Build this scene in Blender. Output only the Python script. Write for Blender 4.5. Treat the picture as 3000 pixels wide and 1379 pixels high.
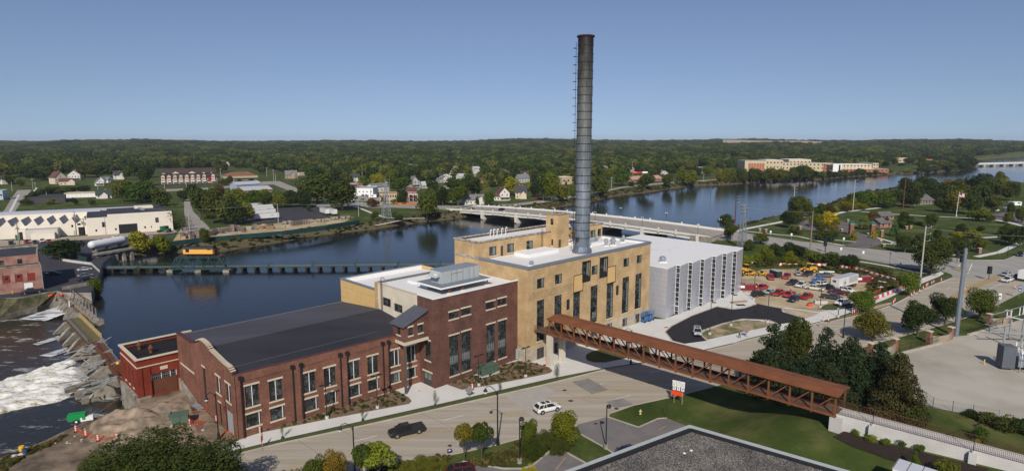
import bpy,math,random,numpy as np
from mathutils import Vector
from mathutils.geometry import tessellate_polygon
from math import cos,sin,pi
R=math.radians
def SV(n,k,v):n.inputs[k].default_value=v
def CP(n,k,v):n.color_ramp.elements[k].position=v
def CE(n,k,v):n.color_ramp.elements[k].color=v
for o in list(bpy.data.objects):bpy.data.objects.remove(o)
SC=bpy.context.scene
COL=SC.collection
# camera, sky, sun, exposure
CAMH=48.0;FPX=1785.0;TH=math.atan(280/1785.0)
cam=bpy.data.objects.new('camera',bpy.data.cameras.new('camera'));COL.objects.link(cam)
cam.location=(0,0,CAMH);cam.rotation_euler=(pi/2-TH,0,0)
cam.data.sensor_width=36;cam.data.lens=36*FPX/3000;cam.data.clip_end=60000;cam.data.clip_start=0.5
SC.camera=cam
SUN_EL=R(38)
w=bpy.data.worlds.new('World');SC.world=w;w.use_nodes=True
nt=w.node_tree;nt.nodes.clear()
sky=nt.nodes.new('ShaderNodeTexSky');sky.sky_type='NISHITA';sky.sun_disc=False
sky.sun_elevation=SUN_EL;sky.sun_rotation=pi;sky.altitude=200;sky.air_density=1.0;sky.dust_density=0.6;sky.ozone_density=2.0
hs=nt.nodes.new('ShaderNodeHueSaturation');SV(hs,'Saturation',1.0);SV(hs,'Hue',0.512)
bg=nt.nodes.new('ShaderNodeBackground');SV(bg,1,0.093)
wo=nt.nodes.new('ShaderNodeOutputWorld')
tcw=nt.nodes.new('ShaderNodeTexCoord');sxyz=nt.nodes.new('ShaderNodeSeparateXYZ');mz=nt.nodes.new('ShaderNodeMath');mz.operation='MULTIPLY_ADD';SV(mz,1,0.9);SV(mz,2,0.11)
cxyz=nt.nodes.new('ShaderNodeCombineXYZ');nt.links.new(tcw.outputs['Generated'],sxyz.inputs[0]);nt.links.new(sxyz.outputs[0],cxyz.inputs[0]);nt.links.new(sxyz.outputs[1],cxyz.inputs[1]);nt.links.new(sxyz.outputs[2],mz.inputs[0]);nt.links.new(mz.outputs[0],cxyz.inputs[2]);nt.links.new(cxyz.outputs[0],sky.inputs[0])
nt.links.new(sky.outputs[0],hs.inputs['Color']);nt.links.new(hs.outputs[0],bg.inputs[0]);nt.links.new(bg.outputs[0],wo.inputs[0])
sl=bpy.data.lights.new('sun','SUN');sl.energy=4.3;sl.angle=R(0.5);sl.color=(1,0.93,0.82)
so=bpy.data.objects.new('sun',sl);COL.objects.link(so)
SDIR=Vector((-0.035,-cos(SUN_EL),sin(SUN_EL))).normalized()
so.rotation_euler=SDIR.to_track_quat('Z','Y').to_euler();so.location=(0,-60,90)
SC.view_settings.view_transform='Standard';SC.view_settings.look='None';SC.view_settings.gamma=1
SC.view_settings.exposure=-0.06
SC.cycles.max_bounces=5;SC.cycles.diffuse_bounces=2;SC.cycles.glossy_bounces=3;SC.cycles.transmission_bounces=3;SC.cycles.transparent_max_bounces=6
SC.cycles.volume_bounces=0;SC.cycles.caustics_reflective=False;SC.cycles.caustics_refractive=False
try:SC.cycles.use_denoising=True
except Exception:pass
# surveying: photo pixel -> ground point
sT,cT=sin(TH),cos(TH)
def P(u,v,z=0.0):
 dv=v-689.5;d=FPX*sT+dv*cT;wv=FPX*cT-dv*sT;t=(CAMH-z)/d
 return((u-1500)*t,wv*t)
def HZ(v,y):
 dv=v-689.5;return CAMH-y*(FPX*sT+dv*cT)/(FPX*cT-dv*sT)
AA=R(45.3);A=(sin(AA),cos(AA));B=(-cos(AA),sin(AA));O=P(1547,1063)
ROT=R(44.7)
def W(a,b):return(O[0]+a*A[0]+b*B[0],O[1]+a*A[1]+b*B[1])
WATER=-3.5;DOWN=-5.2
rnd=random.Random(5);RU=rnd.uniform
# materials
MATS={}
def nm3(name):
 m=bpy.data.materials.new(name);m.use_nodes=True;n=m.node_tree;b=n.nodes['Principled BSDF']
 return m,n,b
def L(n,a,b):n.links.new(a,b)
def M(name,col=None,rough=0.8,var=0.15,scale=1.0,metal=0.0,col2=None,bump=0.0,spec=0.3,detail=4,stretch=None,emit=0,thr=None):
 if name in MATS:return MATS[name]
 m,n,b=nm3(name)
 SV(b,'Roughness',rough);SV(b,'Metallic',metal)
 SV(b,'Specular IOR Level',spec)
 c1=tuple(min(1,c*(1+var))for c in col)+(1,);c0=tuple(c*(1-var)for c in col)+(1,)
 if col2:c1=tuple(col2)+(1,);c0=tuple(col)+(1,)
 if var>0 or col2:
  tc=n.nodes.new('ShaderNodeTexCoord');nz=n.nodes.new('ShaderNodeTexNoise');SV(nz,'Scale',scale);SV(nz,'Detail',detail);SV(nz,'Roughness',0.65)
  src=tc.outputs['Object']
  if stretch:
   mp=n.nodes.new('ShaderNodeMapping');SV(mp,'Scale',stretch[:3])
   if len(stretch)>3:SV(mp,'Rotation',(0,0,stretch[3]))
   L(n,src,mp.inputs[0]);src=mp.outputs[0]
  L(n,src,nz.inputs['Vector'])
  r=n.nodes.new('ShaderNodeValToRGB');CE(r,0,c0);CE(r,1,c1)
  lo,hi=thr if thr else(0.3,0.7)
  CP(r,0,lo);CP(r,1,hi)
  L(n,nz.outputs['Fac'],r.inputs[0]);L(n,r.outputs[0],b.inputs['Base Color'])
  if bump:
   bp=n.nodes.new('ShaderNodeBump');SV(bp,'Strength',bump);SV(bp,'Distance',0.1)
   L(n,nz.outputs['Fac'],bp.inputs['Height']);L(n,bp.outputs[0],b.inputs['Normal'])
 else:SV(b,'Base Color',tuple(col)+(1,))
 if emit:SV(b,'Emission Color',tuple(col)+(1,));SV(b,'Emission Strength',emit)
 MATS[name]=m;return m
def brick(name,c1,c2,mortar,ang=ROT,bw=0.42,bh=0.14,stain=0.35,light=None):
 if name in MATS:return MATS[name]
 m,n,b=nm3(name);SV(b,'Roughness',0.9);SV(b,'Specular IOR Level',0.15)
 tc=n.nodes.new('ShaderNodeTexCoord');N=n.nodes.new
 dot=N('ShaderNodeVectorMath');dot.operation='DOT_PRODUCT';SV(dot,1,(cos(ang)-sin(ang),sin(ang)+cos(ang),0))
 sp=N('ShaderNodeSeparateXYZ');cb=N('ShaderNodeCombineXYZ')
 L(n,tc.outputs['Object'],dot.inputs[0]);L(n,tc.outputs['Object'],sp.inputs[0]);L(n,dot.outputs['Value'],cb.inputs[0]);L(n,sp.outputs[2],cb.inputs[1])
 bt=N('ShaderNodeTexBrick');SV(bt,'Scale',1);SV(bt,'Brick Width',bw);SV(bt,'Row Height',bh);SV(bt,'Mortar Size',0.012);SV(bt,'Bias',0)
 SV(bt,'Color1',(*c1,1));SV(bt,'Color2',(*c2,1));SV(bt,'Mortar',(*mortar,1))
 L(n,cb.outputs[0],bt.inputs['Vector'])
 nz=N('ShaderNodeTexNoise');SV(nz,'Scale',0.28);SV(nz,'Detail',7);SV(nz,'Roughness',0.62);L(n,tc.outputs['Object'],nz.inputs['Vector'])
 r=N('ShaderNodeValToRGB');CP(r,0,0.3);CP(r,1,0.66)
 CE(r,0,(1-stain,1-stain,1-stain,1));CE(r,1,(1.12,1.1,1.08,1));L(n,nz.outputs['Fac'],r.inputs[0])
 mx=N('ShaderNodeMix');mx.data_type='RGBA';mx.blend_type='MULTIPLY';SV(mx,0,1)
 L(n,bt.outputs['Color'],mx.inputs[6]);L(n,r.outputs[0],mx.inputs[7]);out=mx.outputs[2]
 if light:
  n2=N('ShaderNodeTexNoise');SV(n2,'Scale',0.55);SV(n2,'Detail',9);SV(n2,'Roughness',0.75)
  mp=N('ShaderNodeMapping');SV(mp,'Scale',(1,1,0.6));SV(mp,'Location',(7,3,9));L(n,tc.outputs['Object'],mp.inputs[0]);L(n,mp.outputs[0],n2 .inputs['Vector'])
  r2=N('ShaderNodeValToRGB');CP(r2,0,0.56);CP(r2,1,0.72);CE(r2,0,(0,0,0,1));CE(r2,1,(.45,.45,.45,1));L(n,n2 .outputs['Fac'],r2 .inputs[0])
  m2=N('ShaderNodeMix');m2 .data_type='RGBA';L(n,r2 .outputs[0],m2 .inputs[0]);L(n,out,m2 .inputs[6]);SV(m2,7,(*light,1));out=m2 .outputs[2]
 L(n,out,b.inputs['Base Color'])
 MATS[name]=m;return m
def leafmat(name,ca,cb_,cc,scale=0.35):
 if name in MATS:return MATS[name]
 m,n,b=nm3(name);N=n.nodes.new;SV(b,'Roughness',0.75);SV(b,'Specular IOR Level',0.12)
 oi=N('ShaderNodeObjectInfo');r=N('ShaderNodeValToRGB');e=r.color_ramp.elements
 e[0].color=(*ca,1);e[0].position=0;e[1].color=(*cc,1);e[1].position=1;x=e.new(0.62);x.color=(*cb_,1)
 tc=N('ShaderNodeTexCoord');nz=N('ShaderNodeTexNoise');SV(nz,'Scale',scale);SV(nz,'Detail',4);L(n,tc.outputs['Object'],nz.inputs['Vector'])
 L(n,oi.outputs['Random'],r.inputs[0])
 r2=N('ShaderNodeValToRGB');CP(r2,0,.3);CP(r2,1,.72);CE(r2,0,(.62,.66,.6,1));CE(r2,1,(1.35,1.3,1.1,1));L(n,nz.outputs['Fac'],r2 .inputs[0])
 m1=N('ShaderNodeMix');m1 .data_type='RGBA';m1 .blend_type='MULTIPLY';SV(m1,0,1);L(n,r.outputs[0],m1 .inputs[6]);L(n,r2 .outputs[0],m1 .inputs[7])
 m2=N('ShaderNodeMix');m2 .data_type='RGBA';m2 .blend_type='MULTIPLY';SV(m2,0,1);L(n,m1 .outputs[2],m2 .inputs[6]);L(n,oi.outputs['Color'],m2 .inputs[7])
 L(n,m2 .outputs[2],b.inputs['Base Color']);MATS[name]=m;return m
def paintmat():
 m,n,b=nm3('car_paint');oi=n.nodes.new('ShaderNodeObjectInfo');L(n,oi.outputs['Color'],b.inputs['Base Color'])
 SV(b,'Roughness',0.32);SV(b,'Specular IOR Level',0.5);SV(b,'Coat Weight',0.5);SV(b,'Coat Roughness',0.08)
 MATS['car_paint']=m;return m
paint=paintmat()
cc_=M('concrete',(.50,.485,.46),.9,.12,.35,bump=.1)
sw_=M('sidewalk_concrete',(.60,.585,.555),.9,.07,.25)
oc=M('old_concrete',(.09,.082,.068),.95,0,.5,col2=(.38,.345,.285),detail=8,thr=(.3,.66),bump=.4)
asphalt_new=M('new_asphalt',(.022,.021,.025),.9,.25,.6)
ao_=M('old_asphalt',(.17,.155,.15),.95,.18,.25,detail=8)
asphalt_dark=M('dark_asphalt',(.045,.043,.052),.9,.25,.12,detail=6)
wr_=M('white_roof_membrane',(.74,.73,.71),.6,0,.16,col2=(.62,.58,.53),detail=7,thr=(.55,.8))
wh=M('white_paint',(.78,.78,.77),.6,.03,.8)
dr_=M('dark_roof_membrane',(.028,.028,.035),.7,0,.15,col2=(.052,.052,.062),detail=6)
tan_roof=M('brown_shingle',(.06,.04,.037),.9,.2,.6)
gm3=M('grey_metal',(.42,.45,.46),.5,.06,.6,metal=.1)
gv=M('galvanised_steel',(.42,.45,.48),.45,.1,1,metal=.6)
black=M('black_metal',(.018,.018,.02),.5,.0)
df=M('dark_window_frame',(.035,.03,.028),.6,0)
glass=M('window_glass',(.012,.016,.018),.08,0,.9,col2=(.085,.10,.10),spec=.6,detail=2,thr=(.5,.62))  # noise puts varied reflections and pale blinds into the pane colour
glass2=M('blind_glass',(.16,.19,.18),.25,.3,.8,spec=.5)
gp_=M('green_painted_steel',(.02,.13,.10),.6,.1)
tg=M('bridge_green_paint',(.024,.062,.060),.6,.2,1.5)
rust=M('weathered_steel',(.19,.068,.028),.75,.22,.5,detail=6)
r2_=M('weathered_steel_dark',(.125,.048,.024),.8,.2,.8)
rubber=M('tyre_rubber',(.02,.02,.02),.85,0)
rimm=M('alloy_rim',(.5,.5,.52),.3,0,metal=.8)
orange=M('safety_orange',(.75,.09,.02),.5,0)
redm=M('red_paint',(.45,.025,.03),.45,.05)
yellowm=M('yellow_paint',(.72,.42,.03),.5,.08)
bark=M('bark',(.10,.075,.055),.95,.3,2)
woodm=M('weathered_wood',(.33,.24,.15),.9,.3,1.5)
limestone=M('limestone',(.50,.44,.35),.9,.12,.8)
stm_=M('stone_lintel',(.56,.49,.37),.85,.08,2)
lamp_glass=M('lamp_glass',(.7,.7,.68),.3,0)
# mesh builder
class MB:
 def __init__(s,o=(0,0,0),rot=0.0):
  s.v=[];s.f=[];s.m=[];s.ml=[];s.o=o;s.c=cos(rot);s.s=sin(rot);s.cur=None
 def mi(s,m):
  if m is None:m=s.cur
  s.cur=m
  for i,x in enumerate(s.ml):
   if x is m:return i
  s.ml.append(m);return len(s.ml)-1
 def add(s,pts,faces,m=None):
  k=len(s.v);i=s.mi(m)
  for p in pts:
   x,y=p[0],p[1];s.v.append((s.o[0]+x*s.c-y*s.s,s.o[1]+x*s.s+y*s.c,s.o[2]+p[2]))
  for f in faces:s.f.append(tuple(k+j for j in f));s.m.append(i)
  return s
 def box(s,x0,x1,y0,y1,z0,z1,m=None):
  if x0>x1:x0,x1=x1,x0
  if y0>y1:y0,y1=y1,y0
  return s.add([(x0,y0,z0),(x1,y0,z0),(x1,y1,z0),(x0,y1,z0),(x0,y0,z1),(x1,y0,z1),(x1,y1,z1),(x0,y1,z1)],[(3,2,1,0),(4,5,6,7),(0,1,5,4),(1,2,6,5),(2,3,7,6),(3,0,4,7)],m)
 def prism(s,pts,z0,z1,m=None,top=None,zt=None):
  a=sum(pts[i][0]*pts[(i+1)%len(pts)][1]-pts[(i+1)%len(pts)][0]*pts[i][1]for i in range(len(pts)))
  if a<0:pts=pts[::-1]
  n=len(pts);z0l=z0 if isinstance(z0,(list,tuple))else[z0]*n
  s.add([(p[0],p[1],z0l[i])for i,p in enumerate(pts)]+[(p[0],p[1],z1)for p in pts],[(i,(i+1)%n,n+(i+1)%n,n+i)for i in range(n)],m)
  t=tessellate_polygon([[Vector((p[0],p[1],0))for p in pts]])
  V=[(p[0],p[1],z1)for p in pts];s.add(V,[tuple(sorted_ccw(V,q))for q in t],top or m);return s
 def sheet(s,pts,z,m=None):
  if callable(z):V=[(p[0],p[1],z(p[0],p[1]))for p in pts]
  else:V=[(p[0],p[1],z)for p in pts]
  t=tessellate_polygon([[Vector((p[0],p[1],0))for p in pts]])
  return s.add(V,[tuple(sorted_ccw(V,q))for q in t],m)
 def quad(s,a,b,c,d,m=None):return s.add([a,b,c,d],[(0,1,2,3)],m)
 def bar(s,p,q,w,h=None,m=None):
  h=h or w;p=Vector(p);q=Vector(q);d=(q-p)
  if d.length<1e-6:return s
  d.normalize();up=Vector((0,0,1))if abs(d.z)<.95 else Vector((1,0,0))
  x=d.cross(up).normalized()*w/2;y=x.cross(d).normalized()*h/2
  pts=[p-x-y,p+x-y,p+x+y,p-x+y,q-x-y,q+x-y,q+x+y,q-x+y]
  return s.add([tuple(v)for v in pts],[(0,1,2,3),(7,6,5,4),(0,4,5,1),(1,5,6,2),(2,6,7,3),(3,7,4,0)],m)
 def tube(s,p,q,r0,r1=None,n=8,m=None,cap=True):
  r1=r0 if r1 is None else r1;p=Vector(p);q=Vector(q);d=(q-p).normalized();up=Vector((0,0,1))if abs(d.z)<.95 else Vector((1,0,0))
  x=d.cross(up).normalized();y=d.cross(x).normalized();pts=[]
  for c,r in((p,r0),(q,r1)):
   for i in range(n):
    a=2*pi*i/n;pts.append(tuple(c+x*(cos(a)*r)+y*(sin(a)*r)))
  fs=[(i,n+i,n+(i+1)%n,(i+1)%n)for i in range(n)]
  if cap:fs+=[tuple(range(n)),tuple(range(2*n-1,n-1,-1))]
  return s.add(pts,fs,m)
 def lathe(s,prof,n=16,m=None,c=(0,0,0)):
  pts=[];k=len(prof)
  for r,z in prof:
   for i in range(n):
    a=2*pi*i/n;pts.append((c[0]+r*cos(a),c[1]+r*sin(a),c[2]+z))
  fs=[(j*n+i,j*n+(i+1)%n,(j+1)*n+(i+1)%n,(j+1)*n+i)for j in range(k-1)for i in range(n)]
  fs.append(tuple(range((k-1)*n,k*n)));fs.append(tuple(range(n-1,-1,-1)))
  return s.add(pts,fs,m)
 def gable(s,x0,x1,y0,y1,z0,zr,m,ov=0.4,th=0.2,axis='x',wall=None):
# ridge along axis
  if axis=='x':
   ym=(y0+y1)/2;a=[(x0-ov,y0-ov),(x1+ov,y1+ov)];sl=(zr-z0)/((y1-y0)/2);ze=z0-ov*sl
   V=[(x0-ov,y0-ov,ze),(x1+ov,y0-ov,ze),(x1+ov,ym,zr),(x0-ov,ym,zr),(x0-ov,y1+ov,ze),(x1+ov,y1+ov,ze)]
   g=[[(x0,y0,z0),(x0,y1,z0),(x0,ym,zr-.02)],[(x1,y0,z0),(x1,y1,z0),(x1,ym,zr-.02)]]
  else:
   xm=(x0+x1)/2;sl=(zr-z0)/((x1-x0)/2);ze=z0-ov*sl
   V=[(x0-ov,y0-ov,ze),(x0-ov,y1+ov,ze),(xm,y1+ov,zr),(xm,y0-ov,zr),(x1+ov,y0-ov,ze),(x1+ov,y1+ov,ze)]
   g=[[(x0,y0,z0),(x1,y0,z0),(xm,y0,zr-.02)],[(x0,y1,z0),(x1,y1,z0),(xm,y1,zr-.02)]]
  V2=[(a_,b_,c_+th)for a_,b_,c_ in V]
  if wall:
   for t in g:s.add(t,[(0,1,2)],wall)
  s.add(V+V2,[(0,1,2,3),(3,2,5,4),(6,7,8,9),(9,8,11,10),(0,1,7,6),(4,5,11,10),(0,3,9,6),(3,4,10,9),(1,2,8,7),(2,5,11,8)],m)
  return s
 def mk(s,name,parent=None,label=None,cat=None,grp=None,kind=None,smooth=False,color=None,loc=None):
  me=bpy.data.meshes.new(name);px,py,pz=(parent_org(parent)if parent else(loc or(0,0,0)))
  me.from_pydata([(x-px,y-py,z-pz)for x,y,z in s.v],[],s.f)
  for m in s.ml:me.materials.append(m)
  me.polygons.foreach_set('material_index',s.m)
  if smooth:me.polygons.foreach_set('use_smooth',[True]*len(s.f))
  me.update()
  o=bpy.data.objects.new(name,me);COL.objects.link(o)
  if parent:o.parent=parent
  else:o.location=(px,py,pz)
  tag(o,label,cat,grp,kind)
  if color:o.color=(*color,1)
  return o
def sorted_ccw(V,q):
 a,b,c=(V[i]for i in q);cr=(b[0]-a[0])*(c[1]-a[1])-(b[1]-a[1])*(c[0]-a[0])
 return q if cr>0 else(q[0],q[2],q[1])
def parent_org(p):
 x=y=z=0
 while p:x+=p.location.x;y+=p.location.y;z+=p.location.z;p=p.parent
 return x,y,z
def tag(o,label=None,cat=None,grp=None,kind=None):
 if label:o['label']=label
 if cat:o['category']=cat
 if grp:o['group']=grp
 if kind:o['kind']=kind
 return o
def thing(name,loc,label,cat,grp=None):
 o=bpy.data.objects.new(name,None);COL.objects.link(o);o.location=loc if len(loc)==3 else(*loc,0);o.empty_display_size=.3
 return tag(o,label,cat,grp)
def clone(o,parent=None):
 c=o.copy();COL.objects.link(c);c.parent=parent
 for ch in list(o.children):clone(ch,c)
 return c
USED=set()
def put(proto,x,y,z=0,rz=0,label=None,grp=None,color=None,scale=None,cat=None):
 if proto.name in USED:o=clone(proto)
 else:o=proto;USED.add(proto.name)
 o.location=(x,y,z);o.rotation_euler=(0,0,rz)
 if scale:o.scale=scale if hasattr(scale,'__len__')else(scale,)*3
 if label:o['label']=label
 if grp:o['group']=grp
 if cat:o['category']=cat
 if color:
  for ch in o.children:
   ch.color=(*color,1)
 return o
# terrain
def S(t):t=np.clip(t,0,1);return t*t*(3-2*t)
RIV=[(293,800),(265,860),(262,895),(172,880),(200,925),(256,950),(300,985),(345,1030)]
UP=[P(u,v,WATER)for u,v in[(450,742),(560,738),(641,738),(720,724),(796,713),(884,698),(943,688),(1040,677),(1100,671),(1148,663),(1236,651),(1319,642),(1450,622),(1600,612),(1730,592),(1777,580),(1822,571),(1895,564),(1955,554),(2028,545),(2102,542),(2248,534),(2395,527),(2455,520),(2602,511),(2700,508),(2755,503),(2826,499),(2840,490),(2861,486),(2846,476),(2870,468),(2917,463),(3000,457),(3400,450),(3400,540),(3000,540),(2975,541),(2900,536),(2800,541),(2690,546),(2600,560),(2480,580),(2440,600),(2400,612),(2336,628),(2289,637),(2190,662),(2150,674),(2105,700)]]
UP+=[W(100,36),W(49,36),W(46,26),W(2,26),W(-2,39.5),W(-54,39.5),W(-54,51),W(-66,52)]
UP+=[P(u,v,WATER)for u,v in[(256,949),(200,922),(168,868),(262,893),(266,860),(292,800),(300,782),(380,760)]]
DN=[P(u,v,DOWN)for u,v in[(0,940),(60,922),(175,892),(170,905),(260,985),(330,1060),(352,1120),(358,1165)]]+[(x,y+5.5)for x,y in[P(u,v)for u,v in[(385,1190),(270,1222),(195,1255),(120,1292),(0,1340),(-300,1440),(-900,1600)]]]+[P(u,v,DOWN)for u,v in[(-900,985),(-300,985)]]
def sdf(X,Y,poly):
 n=len(poly);d=np.full(X.shape,1e18);ins=np.zeros(X.shape,bool)
 for i in range(n):
  x1,y1=poly[i];x2,y2=poly[(i+1)%n];ex,ey=x2-x1,y2-y1;L2=ex*ex+ey*ey+1e-9
  t=np.clip(((X-x1)*ex+(Y-y1)*ey)/L2,0,1);d=np.minimum(d,(X-x1-t*ex)**2+(Y-y1-t*ey)**2)
  c=((y1>Y)!=(y2>Y));xi=(x2-x1)*(Y-y1)/((y2-y1)if y2!=y1 else 1e-9)+x1;ins^=(c&(X<xi))
 d=np.sqrt(d);return np.where(ins,-d,d)
RA=(48.9,86.8);RB=(90,53)
def hill(X,Y):
 ex,ey=RB[0]-RA[0],RB[1]-RA[1];t=np.clip(((X-RA[0])*ex+(Y-RA[1])*ey)/(ex*ex+ey*ey),0,1)
 d=np.hypot(X-RA[0]-t*ex,Y-RA[1]-t*ey);return 4.7*S(1-(d-3)/18)
def tz(X,Y):
 X=np.asarray(X,float);Y=np.asarray(Y,float);r=np.hypot(X,Y)
 z=hill(X,Y)
 far=S((r-1100)/3500);lump=5*np.sin(X/190+np.sin(Y/310)*2)*np.cos(Y/240+X/700)+4*np.sin(X/83+1)*np.sin(Y/131)
 az=X/np.maximum(Y,1)
 prof=24+9*np.sin(az*7.0+1.2)*np.cos(az*3+.4)+5*np.sin(az*19+.7)-6*np.exp(-((az+.12)/.16)**2)+3*np.exp(-((az-.42)/.1)**2)
 z=z+far*(prof+lump)+S((r-700)/900)*2*(1+np.sin(X/310+1)*np.cos(Y/260))
 du=sdf(X,Y,UP);dd=sdf(X,Y,DN)
 w_=np.where(r>420,7,6.0)
 zu=WATER+(du+0.4)*np.where(du>0,(3.5/w_),.35);zu=np.maximum(zu,-8)
 z=np.where(du<w_,np.minimum(z,zu),z)
 zd=DOWN+(dd+.3)*np.where(dd>0,1.25,.6);zd=np.maximum(zd,-11)
 z=np.where(dd<6,np.minimum(z,zd),z)
 return z
def G(u,v):
 z=0.0
 for _ in range(12):
  x,y=P(u,v,z);w_=float(tz(x,y))
  if abs(w_-z)<.02:break
  z=.5*z+.5*w_
 return(*P(u,v,z),z)
def polar_ground():
 az=np.concatenate([np.radians(np.linspace(-75,-47,30)),np.radians(np.linspace(-46.8,46.8,620)),np.radians(np.linspace(47,75,30))])
 rr=[22.0]
 while rr[-1]<14000:rr.append(rr[-1]*1.0125+(0.0 if rr[-1]<900 else rr[-1]*.012))
 rr=np.array(rr);Rg,Ag=np.meshgrid(rr,az,indexing='ij');X=Rg*np.sin(Ag);Y=Rg*np.cos(Ag)
 Z=tz(X,Y);nr,na=X.shape
 me=bpy.data.meshes.new('ground');co=np.stack([X,Y,Z],-1).reshape(-1,3)
 idx=np.arange(nr*na).reshape(nr,na);q=np.stack([idx[:-1,:-1],idx[:-1,1:],idx[1:,1:],idx[1:,:-1]],-1).reshape(-1,4)
 mesh_np(me,co,q,True)
 return me
def mesh_np(me,co,q,smooth=False):
 n,k=q.shape
 me.vertices.add(len(co));me.vertices.foreach_set('co',co.astype(np.float32).ravel())
 me.loops.add(n*k);me.loops.foreach_set('vertex_index',q.astype(np.int32).ravel())
 me.polygons.add(n);me.polygons.foreach_set('loop_start',np.arange(0,n*k,k,dtype=np.int32));me.polygons.foreach_set('loop_total',np.full(n,k,np.int32))
 if smooth:me.polygons.foreach_set('use_smooth',np.ones(n,bool))
 me.update(calc_edges=True);me.validate()
def groundmat():
 m,n,b=nm3('grass_ground');N=n.nodes.new;SV(b,'Roughness',.95);SV(b,'Specular IOR Level',.1)
 tc=N('ShaderNodeTexCoord');sp=N('ShaderNodeSeparateXYZ');L(n,tc.outputs['Object'],sp.inputs[0])
 n1=N('ShaderNodeTexNoise');SV(n1,'Scale',.07);SV(n1,'Detail',10);SV(n1,'Roughness',.7);L(n,tc.outputs['Object'],n1 .inputs['Vector'])
 r1=N('ShaderNodeValToRGB');e=r1 .color_ramp.elements;e[0].position=.36;e[1].position=.66;e[0].color=(.034,.052,.012,1);e[1].color=(.13,.125,.045,1);x=e.new(.5);x.color=(.056,.078,.018,1)
 L(n,n1 .outputs['Fac'],r1 .inputs[0])
 n2=N('ShaderNodeTexNoise');SV(n2,'Scale',.9);SV(n2,'Detail',6);SV(n2,'Roughness',.75);L(n,tc.outputs['Object'],n2 .inputs['Vector'])
 r2=N('ShaderNodeValToRGB');CP(r2,0,.3);CP(r2,1,.7);CE(r2,0,(.03,.034,.014,1));CE(r2,1,(.17,.14,.085,1))
 L(n,n2 .outputs['Fac'],r2 .inputs[0])
 mr=N('ShaderNodeMapRange');SV(mr,'From Min',-.6);SV(mr,'From Max',-.05);SV(mr,'To Min',1);SV(mr,'To Max',0);L(n,sp.outputs[2],mr.inputs[0])
 mx=N('ShaderNodeMix');mx.data_type='RGBA';L(n,mr.outputs[0],mx.inputs[0]);L(n,r1 .outputs[0],mx.inputs[6]);L(n,r2 .outputs[0],mx.inputs[7])
 L(n,mx.outputs[2],b.inputs['Base Color'])
 bp=N('ShaderNodeBump');SV(bp,'Strength',.5);SV(bp,'Distance',.25);L(n,n2 .outputs['Fac'],bp.inputs['Height']);L(n,bp.outputs[0],b.inputs['Normal'])
 return m
gme=polar_ground();gme.materials.append(groundmat())
go=bpy.data.objects.new('ground',gme);COL.objects.link(go);go['kind']='structure'
def op_(pts,d):
 n=len(pts);a=sum(pts[i][0]*pts[(i+1)%n][1]-pts[(i+1)%n][0]*pts[i][1]for i in range(n));sg=1 if a>0 else-1;out=[]
 for i in range(n):
  p0=Vector(pts[i-1]);p1=Vector(pts[i]);p2=Vector(pts[(i+1)%n]);d1=(p1-p0).normalized();d2=(p2-p1).normalized()
  n1=Vector((d1 .y,-d1 .x))*sg;n2=Vector((d2 .y,-d2 .x))*sg;nn=(n1+n2);
  if nn.length<1e-3:nn=n1
  nn.normalize();k=min(1.5,1/max(.4,nn.dot(n1)));dd=d(i)if callable(d)else d
  out.append(tuple(p1+nn*k*dd))
 return out
def watermat(name,col,rough,bscale,bstr,foam=None):
 m,n,b=nm3(name);N=n.nodes.new;SV(b,'Base Color',(*col,1));SV(b,'Roughness',rough);SV(b,'Specular IOR Level',.5);SV(b,'IOR',1.33)
 tc=N('ShaderNodeTexCoord');n1=N('ShaderNodeTexNoise');SV(n1,'Scale',bscale);SV(n1,'Detail',5);SV(n1,'Roughness',.6);L(n,tc.outputs['Object'],n1 .inputs['Vector'])
 n3=N('ShaderNodeTexNoise');SV(n3,'Scale',.012);SV(n3,'Detail',3);L(n,tc.outputs['Object'],n3 .inputs['Vector'])
 ml=N('ShaderNodeMath');ml.operation='MULTIPLY';mr=N('ShaderNodeMapRange');SV(mr,'From Min',.35);SV(mr,'From Max',.65);SV(mr,'To Min',bstr*.5);SV(mr,'To Max',bstr*1.2);L(n,n3 .outputs['Fac'],mr.inputs[0])
 bp=N('ShaderNodeBump');SV(bp,'Distance',.35);L(n,mr.outputs[0],bp.inputs['Strength']);L(n,n1 .outputs['Fac'],bp.inputs['Height']);L(n,bp.outputs[0],b.inputs['Normal'])
 return m,n,b,tc
wm,_,_,_=watermat('river_water',(.010,.012,.014),.10,.55,.17)
dam_ids={len(UP)-9+i for i in range(0,5)}
def off(i):
 j=i-(len(UP)-8)
 if 0<=j<=2 or j==-1:return 0.2
 return 3.0
wp=op_(UP,off)
MB().sheet(wp,WATER,wm).mk('river_water',kind='structure')
fm,fn,fb,ftc=watermat('rapids_water',(.022,.02,.014),.1,.8,.5)
MB().sheet(op_(DN,2.5),DOWN,fm).mk('rapids_water',kind='structure')
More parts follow.
